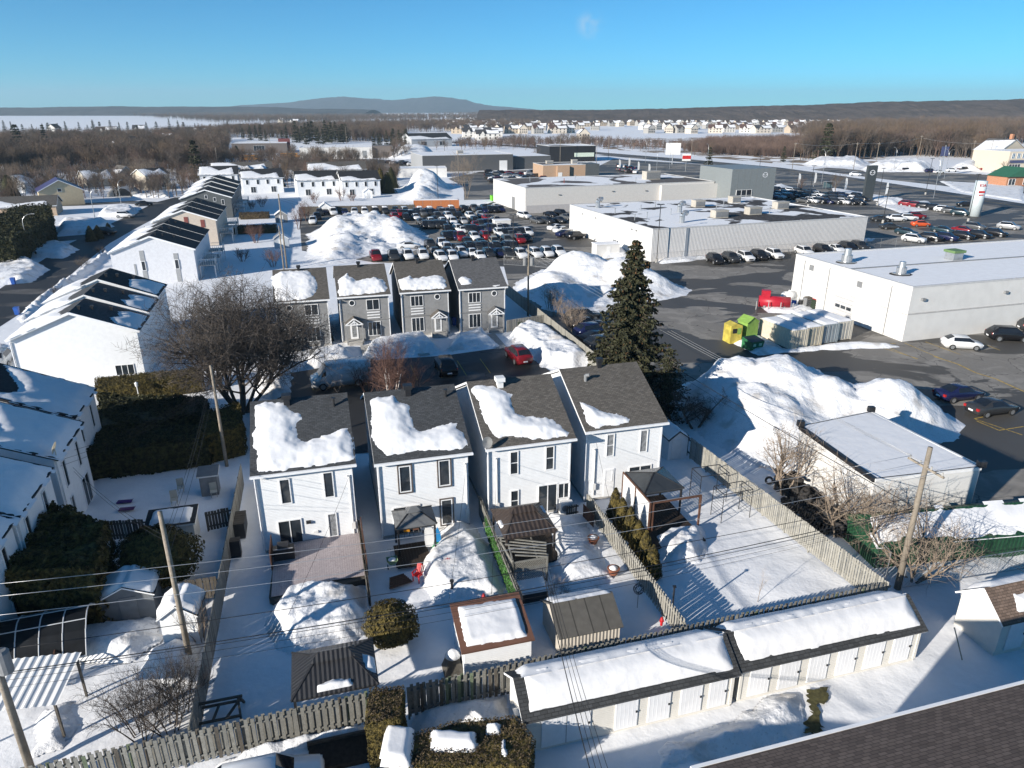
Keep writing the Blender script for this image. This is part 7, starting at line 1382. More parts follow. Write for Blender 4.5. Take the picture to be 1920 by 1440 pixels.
r = thing('fuel_tank', 'red horizontal fuel tank with square control box behind steel posts', 'tank', P(1450, 578), ANG-.5); RED = M('tank_red', (.36, .015, .03), .4, .06); m = MB(); m.cyl((-2.2, 0, 1.0), (2.2, 0, 1.0), .85, n=18); m.build('tank', RED, r, True); m = MB(); m.box(-1.9, -.7, -.5, .5, 1.6, 2.7); m.build('control_box', RED, r)
for x in (-1.4, 1.4): m = MB(); m.box(x-.15, x+.15, -.7, .7, 0, .5); m.build('saddle', STEEL, r)
for x in (-2.6, -.9, .8, 2.5): m = MB(); m.cyl((x, -1.4, -.1), (x, -1.4, 1.3), .07, n=8); m.build('bollard', STEEL, r)
r = thing('gas_tank', 'white upright-domed gas tank beside the red fuel tank', 'tank', P(1478, 566), ANG); m = MB(); m.cyl((-1, 0, .95), (1, 0, .95), .7, n=16); m.cyl((1, 0, .95), (1.35, 0, .95), .7, .3, n=16); m.cyl((-1.35, 0, .95), (-1, 0, .95), .3, .7, n=16); m.build('tank', WHM, r, True); m = MB(); m.cyl((0, 0, 1.6), (0, 0, 1.85), .18, n=10); m.build('dome', WHM, r); m = MB(); m.box(-.8, -.6, -.4, .4, 0, .4); m.box(.6, .8, -.4, .4, 0, .4); m.build('saddle', STEEL, r)
for i, (x, y, c, h, lb) in enumerate([(1500, 575, BLACKM, 1.1, 'black drum among the clutter by the garage'), (1514, 576, GREYM, 1.5, 'grey pallet stack by the garage'), (1530, 578, BING, 1.4, 'dark green waste cage with red load by the garage'), (1488, 573, BINB, .9, 'blue drum among the clutter by the garage')]):
    r = thing('drum' if i in (0, 3) else 'crate', lb, 'drum' if i in (0, 3) else 'crate', P(x, y), ANG); m = MB()
    if i in (0, 3): m.cyl((0, 0, 0), (0, 0, h), .35, n=12); m.build('barrel', c, r); m = MB(); m.cyl((0, 0, h), (0, 0, h+.04), .37, n=12); m.build('rim', STEEL, r)
    else:
        for k in range(5): m.box(-.7, .7, -.5, .5, k*h/5, k*h/5+.06)
        m.box(-.68, -.6, -.48, .48, 0, h); m.box(.6, .68, -.48, .48, 0, h); m.build('frame', c, r); m = MB(); m.box(-.55, .55, -.4, .4, h*.8, h+.1); m.build('load', REDP if i == 2 else FENCED, r)
r = thing('ticket_hut', 'little yellow-green clothes bank hut with dark hatch', 'hut', P(1368, 645), ANG); YG = M('yellow_green', (.46, .38, .07), .6, .2, 1.5); m = MB(); m.extr([(0, 0), (1.6, 0), (1.6, 2.3), (.8, 2.6), (0, 2.3)], 0, 1.7); m.build('wall', YG, r); m = MB(); m.box(.25, .85, -.04, .01, 1.35, 1.95); m.build('hatch', BLACKM, r); m = MB(); m.box(.95, 1.45, -.03, .01, 1.2, 2.0); m.build('green_panel', M('lime', (.20, .34, .07), .6, .1), r)
r = thing('ticket_hut', 'lime green clothes bank hut with pointed lid', 'hut', P(1398, 640), ANG+.2); m = MB(); m.extr([(0, 0), (1.9, 0), (1.9, 2.4), (.95, 3.0), (0, 2.4)], 0, 1.7); m.build('wall', MATS['lime'], r); m = MB(); m.bar((-.1, .85, 2.38), (.95, .85, 3.05), 1.9, .06); m.bar((.95, .85, 3.05), (2.0, .85, 2.38), 1.9, .06); m.build('roof', MATS['lime'], r)
r = thing('waste_skip', 'green steel waste skip with recycling emblems on the snow', 'skip', P(1405, 660), ANG+.15); GRS = M('skip_green', (.03, .15, .06), .5, .15, 2); m = MB(); m.add([(0, 0, .15), (2.0, 0, .15), (2.0, 1.5, .15), (0, 1.5, .15), (0, -.25, 1.25), (2.0, -.25, 1.25), (2.0, 1.5, 1.55), (0, 1.5, 1.55)], [(0, 1, 5, 4), (1, 2, 6, 5), (2, 3, 7, 6), (3, 0, 4, 7), (3, 2, 1, 0)]); m.build('tub', GRS, r); m = MB(); m.add([(.03, -.2, 1.25), (1.97, -.2, 1.25), (1.97, 1.45, 1.5), (.03, 1.45, 1.5)], [(0, 1, 2, 3)]); m.build('lid', BLACKM, r); m = MB()
for x in (.55, 1.45): m.box(x-.2, x+.2, -.2, -.14, .65, 1.0)
m.build('emblem_plates', M('pale_green_mark', (.45, .6, .42), .5, .1), r)
r = thing('cabin', 'small white cabin beside the showroom end wall', 'cabin', P(1118, 482), ANG); m = MB(); m.box(0, 5, 0, 2.6, -.1, 2.4); m.build('wall', WPAINT, r); m = MB(); m.box(-.1, 5.1, -.1, 2.7, 2.4, 2.55); m.build('roof', WSHEET, r); m = MB(); m.box(2.2, 3.0, -.04, .01, .1, 2.0); m.build('door', WHM, r)
r = thing('cabin', 'white guard cabin in the back lot row of cars', 'cabin', P(928, 434), ANG); m = MB(); m.box(0, 4, 0, 2.4, -.1, 2.5); m.build('wall', WPAINT, r); m = MB(); m.box(-.1, 4.1, -.1, 2.5, 2.5, 2.65); m.build('roof', WSHEET, r); m = MB(); m.box(.6, 1.6, -.04, .01, 1.1, 2.0); m.build('window', GLASS, r)
r = thing('green_skip', 'bright green skip beside the long white dealership', 'skip', P(922, 377), ANG); m = MB(); m.box(0, 4.4, 0, 2.2, .1, 1.6); m.build('tub', M('bright_green', (.16, .5, .04), .5, .1), r); m = MB(); m.box(-.05, 4.45, -.05, 2.25, 1.6, 1.7); m.build('rim', MATS['bright_green'], r)
# near brown roof under the camera, and an unseen neighbour added to throw the lower shadow
def near_house(o, ang, L, D, ze, zr, label, off=False):
    r = thing('house', label, 'house', o, ang); gable_body(r, .3, L, -D+.4, -.4, ze, zr-.15, SIDEW, 'x'); slope(r, (0, 0, ze), (L, 0, ze), (L, -D/2, zr), (0, -D/2, zr), .15, SHR); slope(r, (L, -D, ze), (0, -D, ze), (0, -D/2, zr), (L, -D/2, zr), .15, SHR); m = MB(); m.box(-.02, L+.02, .005, .12, ze-.16, ze+.02); m.build('gutter', WHITE, r)
e0, e1 = Vector(P(1310, 1440, 9)), Vector(P(1920, 1282, 9)); ea = (e1-e0); ean = math.atan2(ea.y, ea.x)
near_house(tuple(e0-ea.normalized()*.2), ean, 26, 11, 9, 10.9, 'house with brown shingle roof edged by a white gutter, facing the storage sheds')
near_house((-12.3, 11.6), ANG, 12, 8, 6.0, 7.6, 'unseen neighbouring house added to shade the double-door storage shed')
# ================================================================ poles, wires, lamps, signs
def pole(label, p, h, r=.15, arms=(), tr=None, mat=None, tilt=(0, 0), name='utility_pole', group=None, rz=ANG+math.pi/2):
    o = thing(name, label, 'pole', p, 0, group); m = MB(); m.cyl((0, 0, -.4), (tilt[0], tilt[1], h), r, r*.68, n=10); m.build('shaft', mat or POLEW, o, True)
    for z, L in arms:
        c, s = math.cos(rz), math.sin(rz); m = MB(); m.bar((-c*L/2, -s*L/2, z), (c*L/2, s*L/2, z), .1, .12); a = m.build('cross_arm', POLEW, o)
        for t in (-.45, -.15, .15, .45): m = MB(); m.cyl((c*L*t, s*L*t, z+.06), (c*L*t, s*L*t, z+.26), .05, n=6); m.build('insulator', CONC, a)
    for z, sx in tr or []: m = MB(); m.cyl((sx, -.1, z-.5), (sx, -.1, z+.5), .28, n=12); m.cyl((sx, -.1, z+.5), (sx, -.1, z+.62), .3, .2, n=12); m.cyl((sx*.6, -.1, z+.62), (sx*.6, -.1, z+.85), .05, n=6); m.build('transformer', GREYM, o)
    return o
def wire(label, a, b, sag=.4, r=.014, mat=None, group='overhead wires', n=12):
    a = Vector(a); b = Vector(b); pts = [a.lerp(b, i/n)-Vector((0, 0, sag*4*(i/n)*(1-i/n))) for i in range(n+1)]; m = MB(); m.tube(pts, r, 3)
    return tag(m.build('overhead_wire', mat or WIRE, None, True, False), label, 'wire', group)
pb = P(1683, 1100); p1 = P(355, 1230); p2 = P(57, 1440); p3 = P(425, 872); pm = P(990, 592); pt = P(538, 503)
pole('tall wooden pole at the corner of the slatted and pale fences', pb, 9.6, .2, [(8.3, 2.6)])
pole('bare wooden pole leaning beside the white garden hut', p1, 9.0, .17)
pole('wooden pole with transformer rising beside the white awning', p2, 9.6, .18, [(8.9, 2.4)], [(6.1, .45)])
pole('slim wooden pole among the cedar hedges', p3, 8.8, .15)
pole('wooden pole with two drum transformers behind the board fence', pm, 10.2, .16, [(9.2, 2.2)], [(7.8, -.5), (7.8, .5)])
pole('tall wooden pole of the pair beside the snow mountain', pt, 13.5, .16, [(12.6, 2.4), (11.4, 2.0)]); pole('lower wooden pole of the pair beside the snow mountain', P(533, 512), 8.5, .14, [(7.6, 1.8)])
T2 = lambda z, d=0: (p2[0]+d*AY[0], p2[1]+d*AY[1], z); TB = lambda z, d=0: (pb[0]+d*AY[0], pb[1]+d*AY[1], z); TMp = lambda z, d=0: (pm[0]+d*.8, pm[1]+d*.5, z)
for i, (d, z) in enumerate(((-1.1, 9.1), (.2, 9.1), (1.1, 9.1))): wire('bright wire across the gardens between the two cross-armed poles', T2(z, d), TB(8.55, d), .7, .014, WIREL)
for i, (z, zb, s, r_) in enumerate(((6.6, 6.4, .55, .02), (5.4, 5.6, .7, .028), (5.3, 5.4, .75, .018), (5.0, 5.1, .8, .012), (4.6, 4.9, .9, .01))): wire(['upper dark cable above the bundle across the gardens', 'thickest dark cable of the bundle across the gardens', 'middle dark cable of the bundle across the gardens', 'thin dark cable under the bundle across the gardens', 'lowest and thinnest cable across the gardens'][i], T2(z), TB(zb), s, r_)
for d in (-1, 0, 1): wire('bright wire crossing the asphalt yard to the tall corner pole', TMp(9.4, d), TB(8.55, d), .6, .013, WIREL)
wire('thick dark cable passing the spruce to the tall corner pole', TMp(6.4), TB(5.6), .6, .03); wire('thin dark cable passing the spruce to the tall corner pole', TMp(5.9), TB(5.2), .7, .014)
for k in range(4): wire('service drop running from the garden cables towards the brown roof', (1.6+.12*k, 31.5, 5.0), (3.2+.25*k, 14.5, 6.2), .5, .013 if k else .024)
for k, z in enumerate((7.6, 7.2, 6.4)): wire('cable between the leaning pole and the slim hedge pole', (*p1, z), (*p3, z+.6), .5, .012)
for k in range(3): wire('service drop from the slim hedge pole to the snowed townhouses', (*p3, 7.4-.3*k), (-31.2, 45.5-1.5*k, 5.0), .6, .011)
for k in range(2): wire('service drop from the leaning pole to the snowed townhouses', (*p1, 7.6-.3*k), (-29.5, 42.5, 5.2-.3*k), .5, .011)
for (h_, s, nm_) in ((H1, 6.1, 'the white house with the wooden deck'), (H2, 6.2, 'the white house with brown window frames'), (H3, .85, 'the white house with the satellite dish'), (H4, .95, 'the white house with the triangular snow patch')): q = G(h_, s, .2); t = (q[0]-p2[0])/(pb[0]-p2[0]); wire('service drop to ' + nm_, (*q, 4.9), (p2[0]+(pb[0]-p2[0])*t, p2[1]+(pb[1]-p2[1])*t, 4.95), .3, .011)
for d in (-1, 1): wire('wire from the pole pair towards the transformer pole', (pt[0], pt[1]+d, 12.7), TMp(9.4, d), .9, .013)
wire('wire from the slim hedge pole to the pole pair', (*p3, 8.4), (*pt, 8.5), .8, .012)
for k in range(3): wire('service drop from the tall corner pole past the brown-roofed shed', TB(5.6-.3*k), (31+2.0*k, 24, 5.2), .5, .012)
# street lamps
def lamp(label, p, h, arm, ang, mat=None, double=False, group='street lamps'):
    o = thing('street_lamp', label, 'street lamp', p, ang, group); m = MB(); m.cyl((0, 0, -.2), (0, 0, h*.8), .09, .07, n=8); m.build('column', mat or STEEL, o)
    for s in ((1, -1) if double else (1,)):
        m = MB(); m.tube([(0, 0, h*.8)]+[(s*arm*(1-math.cos(t)), 0, h*.8+h*.2*math.sin(t)) for t in (.4, .8, 1.2, 1.57)], .05, 6); a = m.build('arm', mat or STEEL, o); m = MB(); m.box(min(s*arm, s*arm+s*.6), max(s*arm, s*arm+s*.6), -.12, .12, h-.05, h+.08); m.build('lamp_head', GREYM, a)
for i, (x, y, h, a, g) in enumerate([(58, 482, 8.5, 2.0, .1), (180, 418, 8.5, 1.6, .1), (229, 390, 8, 1.4, 1.2)]): lamp(['curved street lamp over the smooth snow bank by the hedge', 'street lamp before the tan house with purple roof', 'street lamp beside the white sport utility car'][i], P(x, y), h, a, g)
for i, (x, y, h) in enumerate([(1540, 345, 13), (1325, 318, 12), (1255, 318, 12), (1210, 305, 12), (1750, 372, 13), (1770, 335, 12), (1675, 322, 11), (1230, 332, 11)]):
    lamp('tall steel lamp beside the boulevard, ' + ['near the entrance tower', 'near the small dark cedar', 'by the white billboard', 'beyond the brick building', 'near the round sign pillar', 'before the cream plaza', 'before the grey snow ridge', 'at the brick building lot'][i], P(x, y), h, 2.0, rad(100), double=i in (0, 5))
def flood(label, p, h, mat=None):
    o = thing('light_pole', label, 'light pole', p, ANG, 'lot light poles'); m = MB(); m.cyl((0, 0, -.1), (0, 0, h), .09, .07, n=8); m.build('column', mat or BLACKM, o); m = MB(); m.cyl((0, 0, -.05), (0, 0, .8), .3, n=10); m.build('base', CONC, o); m = MB(); m.box(-.7, -.15, -.2, .2, h, h+.12); m.box(.15, .7, -.2, .2, h, h+.12); m.bar((-.4, 0, h-.02), (.4, 0, h-.02), .06, .06); m.build('lamp_heads', mat or BLACKM, o)
for x, y, h, lb in [(1231, 493, 11, 'tall light pole at the corner of the ribbed wall'), (822, 388, 12, 'light pole beside the orange container'), (916, 484, 10.5, 'light pole among the second row of lot cars'), (1515, 388, 12, 'light pole before the display lot'), (1645, 385, 11, 'dark light pole by the grey sign slab'), (1735, 365, 12, 'dark light pole by the display row'), (1815, 415, 12, 'dark light pole beside the round sign pillar'), (962, 485, 8.5, 'thin pole among the white lot cars'), (1420, 350, 11, 'light pole beside the entrance tower'), (1655, 418, 9, 'light pole in the middle of the display lot')]: flood(lb, P(x, y), h)
for i, (x, y, h) in enumerate([(1050, 305, 14), (1118, 310, 13), (860, 345, 12), (1140, 300, 13), (1295, 300, 12), (1485, 318, 13), (1600, 318, 13), (1640, 318, 13), (1720, 300, 14), (1850, 318, 14), (1820, 305, 12), (410, 322, 11), (620, 320, 10), (510, 300, 14), (650, 270, 14), (985, 282, 13), (1070, 285, 14)]): pole('distant wooden pole beside road or lot', P(x, y), h, .14, [(h-1, 2)], name='utility_pole', group='distant utility poles')
for a, b in [((1485, 318), (1600, 318)), ((1600, 318), (1720, 300)), ((1720, 300), (1850, 318))]: wire('distant wire over the snow ridges', (*P(*a), 12.4), (*P(*b), 12.4), 1.2, .04, WIREL)
# signs
def slab_sign(name, label, p, ang, w_, d, h, mat, mark=None):
    o = thing(name, label, 'sign', p, ang); m = MB(); m.box(-w_/2, w_/2, -d/2, d/2, -.2, h); m.build('slab', mat, o)
    return o
o = slab_sign('sign_slab', 'tall dark grey dealer sign slab with winged ring emblem', P(1625, 376), ANG, 3.6, .9, 11, M('sign_slate', (.05, .058, .062), .45, .08)); emblem(o, 0, 8.8, -.48, .8)
o = thing('sign_pillar', 'round pale sign pillar with red lettering by the boulevard', 'sign', P(1826, 405)); m = MB(); m.cyl((0, 0, -.2), (0, 0, 9.5), 1.5, n=24); m.build('pillar', M('pillar_pale', (.5, .56, .58), .35, .05), o, True)
def text(parent, s, loc, size, mat, rz=0, name='lettering'):
    cu = bpy.data.curves.new(name, 'FONT'); cu.body = s; cu.size = size; cu.align_x = 'CENTER'; cu.extrude = .02; t = bpy.data.objects.new(name, cu); COL.objects.link(t); dg = bpy.context.evaluated_depsgraph_get(); me = bpy.data.meshes.new_from_object(t.evaluated_get(dg)); bpy.data.objects.remove(t); me.materials.clear(); me.materials.append(mat)
    o_ = obj(name, me, parent, loc); o_.rotation_euler = (math.pi/2, 0, rz); return o_
REDT = M('sign_red', (.45, .02, .02), .5, .05); text(o, 'KIA', (-.35, -1.52, 8.0), 1.1, REDT, -.15)
m = MB(); m.box(-1.1, .5, -1.56, -1.4, 6.4, 6.9); m.box(-.9, .3, -1.56, -1.4, 5.7, 5.95); m.build('red_marks', REDT, o)
o = thing('billboard', 'blank white billboard on a post beside the boulevard', 'billboard', P(1260, 308)); m = MB(); m.cyl((0, 0, -.2), (0, 0, 6), .25, n=8); m.build('post', STEEL, o); m = MB(); m.box(-4, 4, -.2, .2, 5, 11); m.build('board', WHM, o)
o = thing('shop_sign', 'red and white shop sign on a post near the small cedar', 'sign', P(1285, 322)); m = MB(); m.cyl((0, 0, -.2), (0, 0, 6), .15, n=8); m.build('post', GREYM, o); m = MB(); m.box(-2, 2, -.2, .2, 5.0, 8.2); m.build('board', WHM, o); m = MB(); m.box(-2, 2, -.24, -.2, 5.8, 7.4); m.build('red_panel', REDT, o)
o = thing('shop_sign', 'dark blue double sign on the lamp across the boulevard', 'sign', P(1762, 330)); m = MB(); m.cyl((0, 0, -.2), (0, 0, 13), .2, n=8); m.build('post', STEEL, o); m = MB(); m.box(-1.6, 1.6, -.15, .15, 8.5, 12.5); m.build('board', MATS['sign_navy'], o)
o = thing('bus_shelter', 'glass bus shelter beside the display lot', 'bus shelter', P(1548, 354), ANG)
for a in ((0, 0), (4, 0), (0, 1.6), (4, 1.6)): m = MB(); m.box(a[0]-.05, a[0]+.05, a[1]-.05, a[1]+.05, 0, 2.5); m.build('post', GREYM, o)
m = MB(); m.box(-.1, 4.1, -.1, 1.7, 2.5, 2.65); m.build('roof', GREYM, o); m = MB(); m.box(.1, 3.9, 1.55, 1.6, .3, 2.3); m.build('pane', M('shelter_glass', (.1, .16, .18), .1, .1), o)
for i, (x, y) in enumerate([(1160, 320), (1178, 316), (1195, 325), (1215, 330), (1495, 352), (1582, 362), (1658, 372), (1525, 350)]):
    o = thing('feather_flag', 'white feather flag along the dealer frontage', 'flag', P(x, y), ANG, 'feather flags of the dealers'); m = MB(); m.cyl((0, 0, 0), (0, 0, 5.2), .04, n=5); m.build('mast', STEEL, o); m = MB(); m.extr([(.04, 1.2), (.85, 1.6), (1.0, 3.6), (.7, 5.0), (.04, 5.3)], -.01, .01); m.build('cloth', WHM, o)
# tanks on the transformer pole's yard
# ================================================================ distant land
def far_pt(x, y, z): d = ray(x, y); t = (CAM_H-z)/(-d.z) if d.z < -1e-6 else 1e5; return (d.x*t, d.y*t)
def hill(name, outline, Y, depth, mat, seed, nx=420, rough=.12):
    "hill whose skyline at distance Y follows the photo outline; rises from flat ground on both sides"
    xs = np.linspace(outline[0][0], outline[-1][0], nx); py = np.interp(xs, [p[0] for p in outline], [p[1] for p in outline]); V = []; F = []; rows = 14
    ii = np.arange(nx); D = [ray(xs[i], py[i]) for i in ii]; T_ = [Y/d.y for d in D]; XX = np.array([d.x*t for d, t in zip(D, T_)]); ZT = np.maximum(0, np.array([CAM_H+d.z*t for d, t in zip(D, T_)]))
    for j in range(rows):
        v = j/(rows-1); prof = math.sin(math.pi*v)**1.1; yy = Y+(v-.5)*depth
        z = ZT*prof*(1+.10*(fbm(ii*.35+seed, ii*0+j*1.7, seed, 3)-.45))*(1-rough+2*rough*vnoise(XX/220., XX*0+yy/220., seed)) if j not in (0, rows-1) else XX*0-5
        V += [(x, yy, q) for x, q in zip(XX.tolist(), z.tolist())]
    for j in range(rows-1):
        for i in range(nx-1): F.append((j*nx+i, j*nx+i+1, (j+1)*nx+i+1, (j+1)*nx+i))
    m = MB(); m.add(V, F); o = m.build(name, mat, None, True, False); return struct(o)
FORM = M('far_forest', (.05, .046, .045), .95, .35, .012, bump=6, bscale=.03)
hill('mountain', [(380, 206), (450, 199), (500, 195.5), (560, 190), (600, 185.5), (640, 181.5), (675, 181.5), (700, 185), (725, 187.5), (760, 185), (790, 184), (815, 180.5), (850, 182), (872, 187), (890, 194), (930, 199), (1010, 206)], 9000, 3000, FORM, 3)
hill('hills', [(-400, 203), (0, 202), (200, 200.5), (330, 200), (480, 201), (600, 203), (700, 206)], 4200, 700, FORM, 5)
hill('hills', [(900, 205), (1100, 203.5), (1250, 201), (1350, 198.5), (1500, 195), (1650, 192), (1800, 190), (1950, 187), (2300, 184)], 1750, 500, M('near_forest', (.085, .066, .053), .95, .3, .03, bump=4, bscale=.08), 7)
# ---------------------------------------------------------------- tree prototypes for the woods
PROTO = bpy.data.collections.new('wood_prototypes'); PROTO2 = bpy.data.collections.new('conifer_prototypes'); PROTO3 = bpy.data.collections.new('brush_prototypes')
def proto(col, me): o = bpy.data.objects.new('wood_tree', me); col.objects.link(o); return o
BARE = []
for k in range(4):
    R_ = random.Random(600+k); t = TM(); h = 11; t.seg(Vector((0, 0, -.3)), Vector((.2, 0, h*.45)), .2, .12, 4)
    for j in range(9): a = R_.uniform(0, 6.28); grow(t, Vector((.1, 0, h*R_.uniform(.15, .5))), Vector((math.cos(a)*.6, math.sin(a)*.6, 1)), h*.45*R_.uniform(.7, 1.1), .07, 2, R_, (6, 6), .12, .2, .5, .55, .022)
    me = t.mesh('wood_tree', [M('grey_wood', (.105, .085, .07), .95, .25, .05), M('red_wood', (.125, .085, .068), .95, .25, .05), M('warm_wood', (.115, .082, .056), .95, .2, .05), MATS['grey_wood']][k], False, False); BARE.append(me); proto(PROTO, me)
for k in range(2):
    R_ = random.Random(650+k); t = TM()
    for j in range(10): a = R_.uniform(0, 6.28); grow(t, Vector((math.cos(a)*.3, math.sin(a)*.3, 0)), Vector((math.cos(a)*.35, math.sin(a)*.35, 1)), 4*R_.uniform(.6, 1.1), .035, 1, R_, (7,), .15, .15, .4, .5, .02)
    proto(PROTO3, t.mesh('brush', MATS['red_wood'], False, False))
CON = []
for k in range(3):
    a, b, _ = conifer_meshes(12, [2.6, 2.2, 3.2][k], 700+k, 13, 7, 9, .95, .3, .18, irr=.3); CON.append((a, b)); m = b.copy(); proto(PROTO2, m)
def wood(name, label, pts, col, scale=(.7, 1.2), seed=0, zf=None):
    me = bpy.data.meshes.new(name); me.from_pydata([(p[0], p[1], (p[2] if len(p) > 2 else 0)) for p in pts], [], []); o = obj(name, me); o['kind'] = 'stuff'; o['label'] = label; o['category'] = 'trees'
    g = bpy.data.node_groups.new(name, 'GeometryNodeTree'); g.interface.new_socket('Geometry', in_out='INPUT', socket_type='NodeSocketGeometry'); g.interface.new_socket('Geometry', in_out='OUTPUT', socket_type='NodeSocketGeometry')
    N = g.nodes; L = g.links; i = N.new('NodeGroupInput'); q = N.new('NodeGroupOutput'); ip = N.new('GeometryNodeInstanceOnPoints'); ci = N.new('GeometryNodeCollectionInfo'); ci.inputs['Collection'].default_value = col; ci.inputs['Separate Children'].default_value = True; ci.inputs['Reset Children'].default_value = True
    ip.inputs['Pick Instance'].default_value = True; mp = N.new('GeometryNodeMeshToPoints'); L.new(i.outputs[0], mp.inputs[0]); L.new(mp.outputs[0], ip.inputs['Points']); L.new(ci.outputs[0], ip.inputs['Instance'])
    r1 = N.new('FunctionNodeRandomValue'); r1.data_type = 'FLOAT_VECTOR'; r1.inputs[0].default_value = (0, 0, 0); r1.inputs[1].default_value = (0, 0, 6.28); L.new(r1.outputs[0], ip.inputs['Rotation'])
    r2 = N.new('FunctionNodeRandomValue'); r2.data_type = 'FLOAT'; r2.inputs[2].default_value = scale[0]; r2.inputs[3].default_value = scale[1]; r2.inputs['Seed'].default_value = seed+3; L.new(r2.outputs[1], ip.inputs['Scale'])
    r3 = N.new('FunctionNodeRandomValue'); r3.data_type = 'INT'; r3.inputs[4].default_value = 0; r3.inputs[5].default_value = 50; r3.inputs['Seed'].default_value = seed+9; L.new(r3.outputs[2], ip.inputs['Instance Index']); L.new(ip.outputs[0], q.inputs[0])
    md = o.modifiers.new('scatter', 'NODES'); md.node_group = g; return o
AVOID = [(390, 560, 330, 375), (430, 545, 262, 300), (555, 735, 268, 302), (380, 520, 318, 352), (560, 715, 335, 372), (760, 860, 248, 280), (770, 1115, 283, 330), (60, 260, 320, 400), (270, 330, 320, 360), (1855, 1990, 270, 345)]
def scatter(poly, n, seed, zf=None, avoid=True):
    R_ = random.Random(seed); xs = [p[0] for p in poly]; ys = [p[1] for p in poly]; out = []; tries = 0
    while len(out) < n and tries < n*40:
        tries += 1; x, y = R_.uniform(min(xs), max(xs)), R_.uniform(min(ys), max(ys)); ins = False
        for i in range(len(poly)):
            a, b = poly[i], poly[(i+1) % len(poly)]
            if (a[1] > y) != (b[1] > y) and x < (b[0]-a[0])*(y-a[1])/(b[1]-a[1])+a[0]: ins = not ins
        if not ins or (avoid and any(a < x < b and c < y < d for a, b, c, d in AVOID)): continue
        q = P(x, y); out.append((q[0], q[1], zf(x, y) if zf else 0))
    return out
wood('bare_wood', 'brown leafless wood behind the street on the left', scatter([(-60, 335), (-60, 268), (120, 262), (300, 262), (470, 262), (470, 285), (400, 300), (430, 318), (330, 330), (250, 322), (150, 318), (60, 322)], 2600, 1), PROTO, (.8, 1.35), 1)
wood('bare_wood', 'mixed leafless wood beyond the workshops', scatter([(280, 262), (560, 240), (830, 232), (1000, 228), (1000, 243), (860, 252), (760, 268), (560, 262), (430, 258)], 3000, 2), PROTO, (.9, 1.4), 2)
wood('bare_wood', 'broad leafless wood rising beyond the boulevard', scatter([(1500, 300), (1540, 275), (1480, 258), (1570, 246), (1700, 236), (1800, 226), (2000, 222), (2000, 318), (1860, 300), (1700, 292), (1600, 298)], 4500, 3), PROTO, (1.1, 1.9), 3)
wood('brush', 'reddish brush on the verge beyond the boulevard', scatter([(1280, 283), (1330, 268), (1500, 264), (1560, 288), (1480, 296), (1340, 290)], 3000, 4), PROTO3, (.9, 1.7), 4)
wood('bare_wood', 'far leafless tree belt below the mountain', scatter([(250, 219), (300, 215.5), (900, 216), (1300, 216), (1300, 221), (1000, 224), (820, 226), (600, 232), (400, 230)], 5000, 5, avoid=False), PROTO, (1.0, 1.6), 5)
wood('bare_wood', 'far tree belt along the left snowfields', scatter([(-60, 216.5), (-60, 212), (300, 212), (500, 214), (480, 219), (250, 217)], 4000, 6, avoid=False), PROTO, (1.1, 2.0), 6)
wood('bare_wood', 'far tree belt behind the subdivision', scatter([(820, 215), (1300, 212), (1600, 211), (2000, 210), (2000, 222), (1600, 222), (1450, 218), (1000, 219)], 8000, 7, avoid=False), PROTO, (1.2, 2.1), 7)
wood('conifer_belt', 'dark conifer belt along the left snowfields', scatter([(-60, 217), (-60, 213), (600, 213), (620, 219), (300, 217)], 420, 8, avoid=False), PROTO2, (.9, 1.5), 8)
wood('garden_trees', 'leafless garden trees among the houses left of the lots', scatter([(-60, 345), (120, 318), (330, 328), (520, 318), (760, 325), (740, 348), (560, 352), (420, 352), (330, 372), (160, 372), (-60, 395)], 560, 21, avoid=False), PROTO, (.45, .85), 21)
wood('lot_trees', 'leafless trees among the far workshops and lots', scatter([(380, 300), (560, 280), (780, 272), (1100, 262), (1130, 275), (900, 284), (760, 300), (560, 330), (430, 320)], 420, 22), PROTO, (.5, .95), 22)
wood('verge_brush', 'low brush along the far boulevard', scatter([(840, 268), (1130, 262), (1290, 272), (1290, 284), (1130, 277), (860, 276)], 700, 23, avoid=False), PROTO3, (.6, 1.2), 23)
# conifers one can tell apart
NC = [0]
def conifer(x, y, h, k=0, label=None, group='dark conifers beyond the street'):
    a, b = CON[k % 3]; r = thing('conifer_tree', label or 'dark conifer standing among the bare trees beyond the street', 'tree', P(x, y), NC[0]*1.3, group); NC[0] += 1; r.scale = (h/12*(1+.15*((NC[0]*7) % 5-2)/2),)*2+(h/12,); obj('trunk', a, r); obj('crown', b, r)
conifer(372, 340, 17, 2, 'broad dark pine standing alone beside the terraces'); conifer(40, 292, 20, 2, 'broad dark pine above the left wood'); conifer(90, 290, 19, 0, 'narrow dark spruce above the left wood')
conifer(1545, 305, 22, 2, 'broad dark spruce at the edge of the boulevard wood'); conifer(1468, 304, 9, 2, 'low dark spruce left of the broad one by the boulevard'); conifer(1328, 317, 11, 2, 'round dark cedar at the boulevard kerb', None)
R0 = random.Random(44)
for i in range(16): conifer(556+i*6.2+R0.uniform(-2, 2), 268+R0.uniform(-4, 3), R0.uniform(13, 20), i, 'dark spruce in the screen behind the white workshop', 'spruce screen behind the white workshop')
for i in range(9): conifer(700+i*8+R0.uniform(-3, 3), 274+R0.uniform(-3, 3), R0.uniform(10, 15), i, 'dark spruce in the clump beside the house-like shop', 'spruce clump by the house-like shop')
for i in range(26): conifer(8+i*17+R0.uniform(-6, 6), 246+R0.uniform(-3, 8), R0.uniform(10, 17), i)
for i in range(10): conifer(455+i*12+R0.uniform(-4, 4), 262+R0.uniform(-6, 6), R0.uniform(10, 16), i)
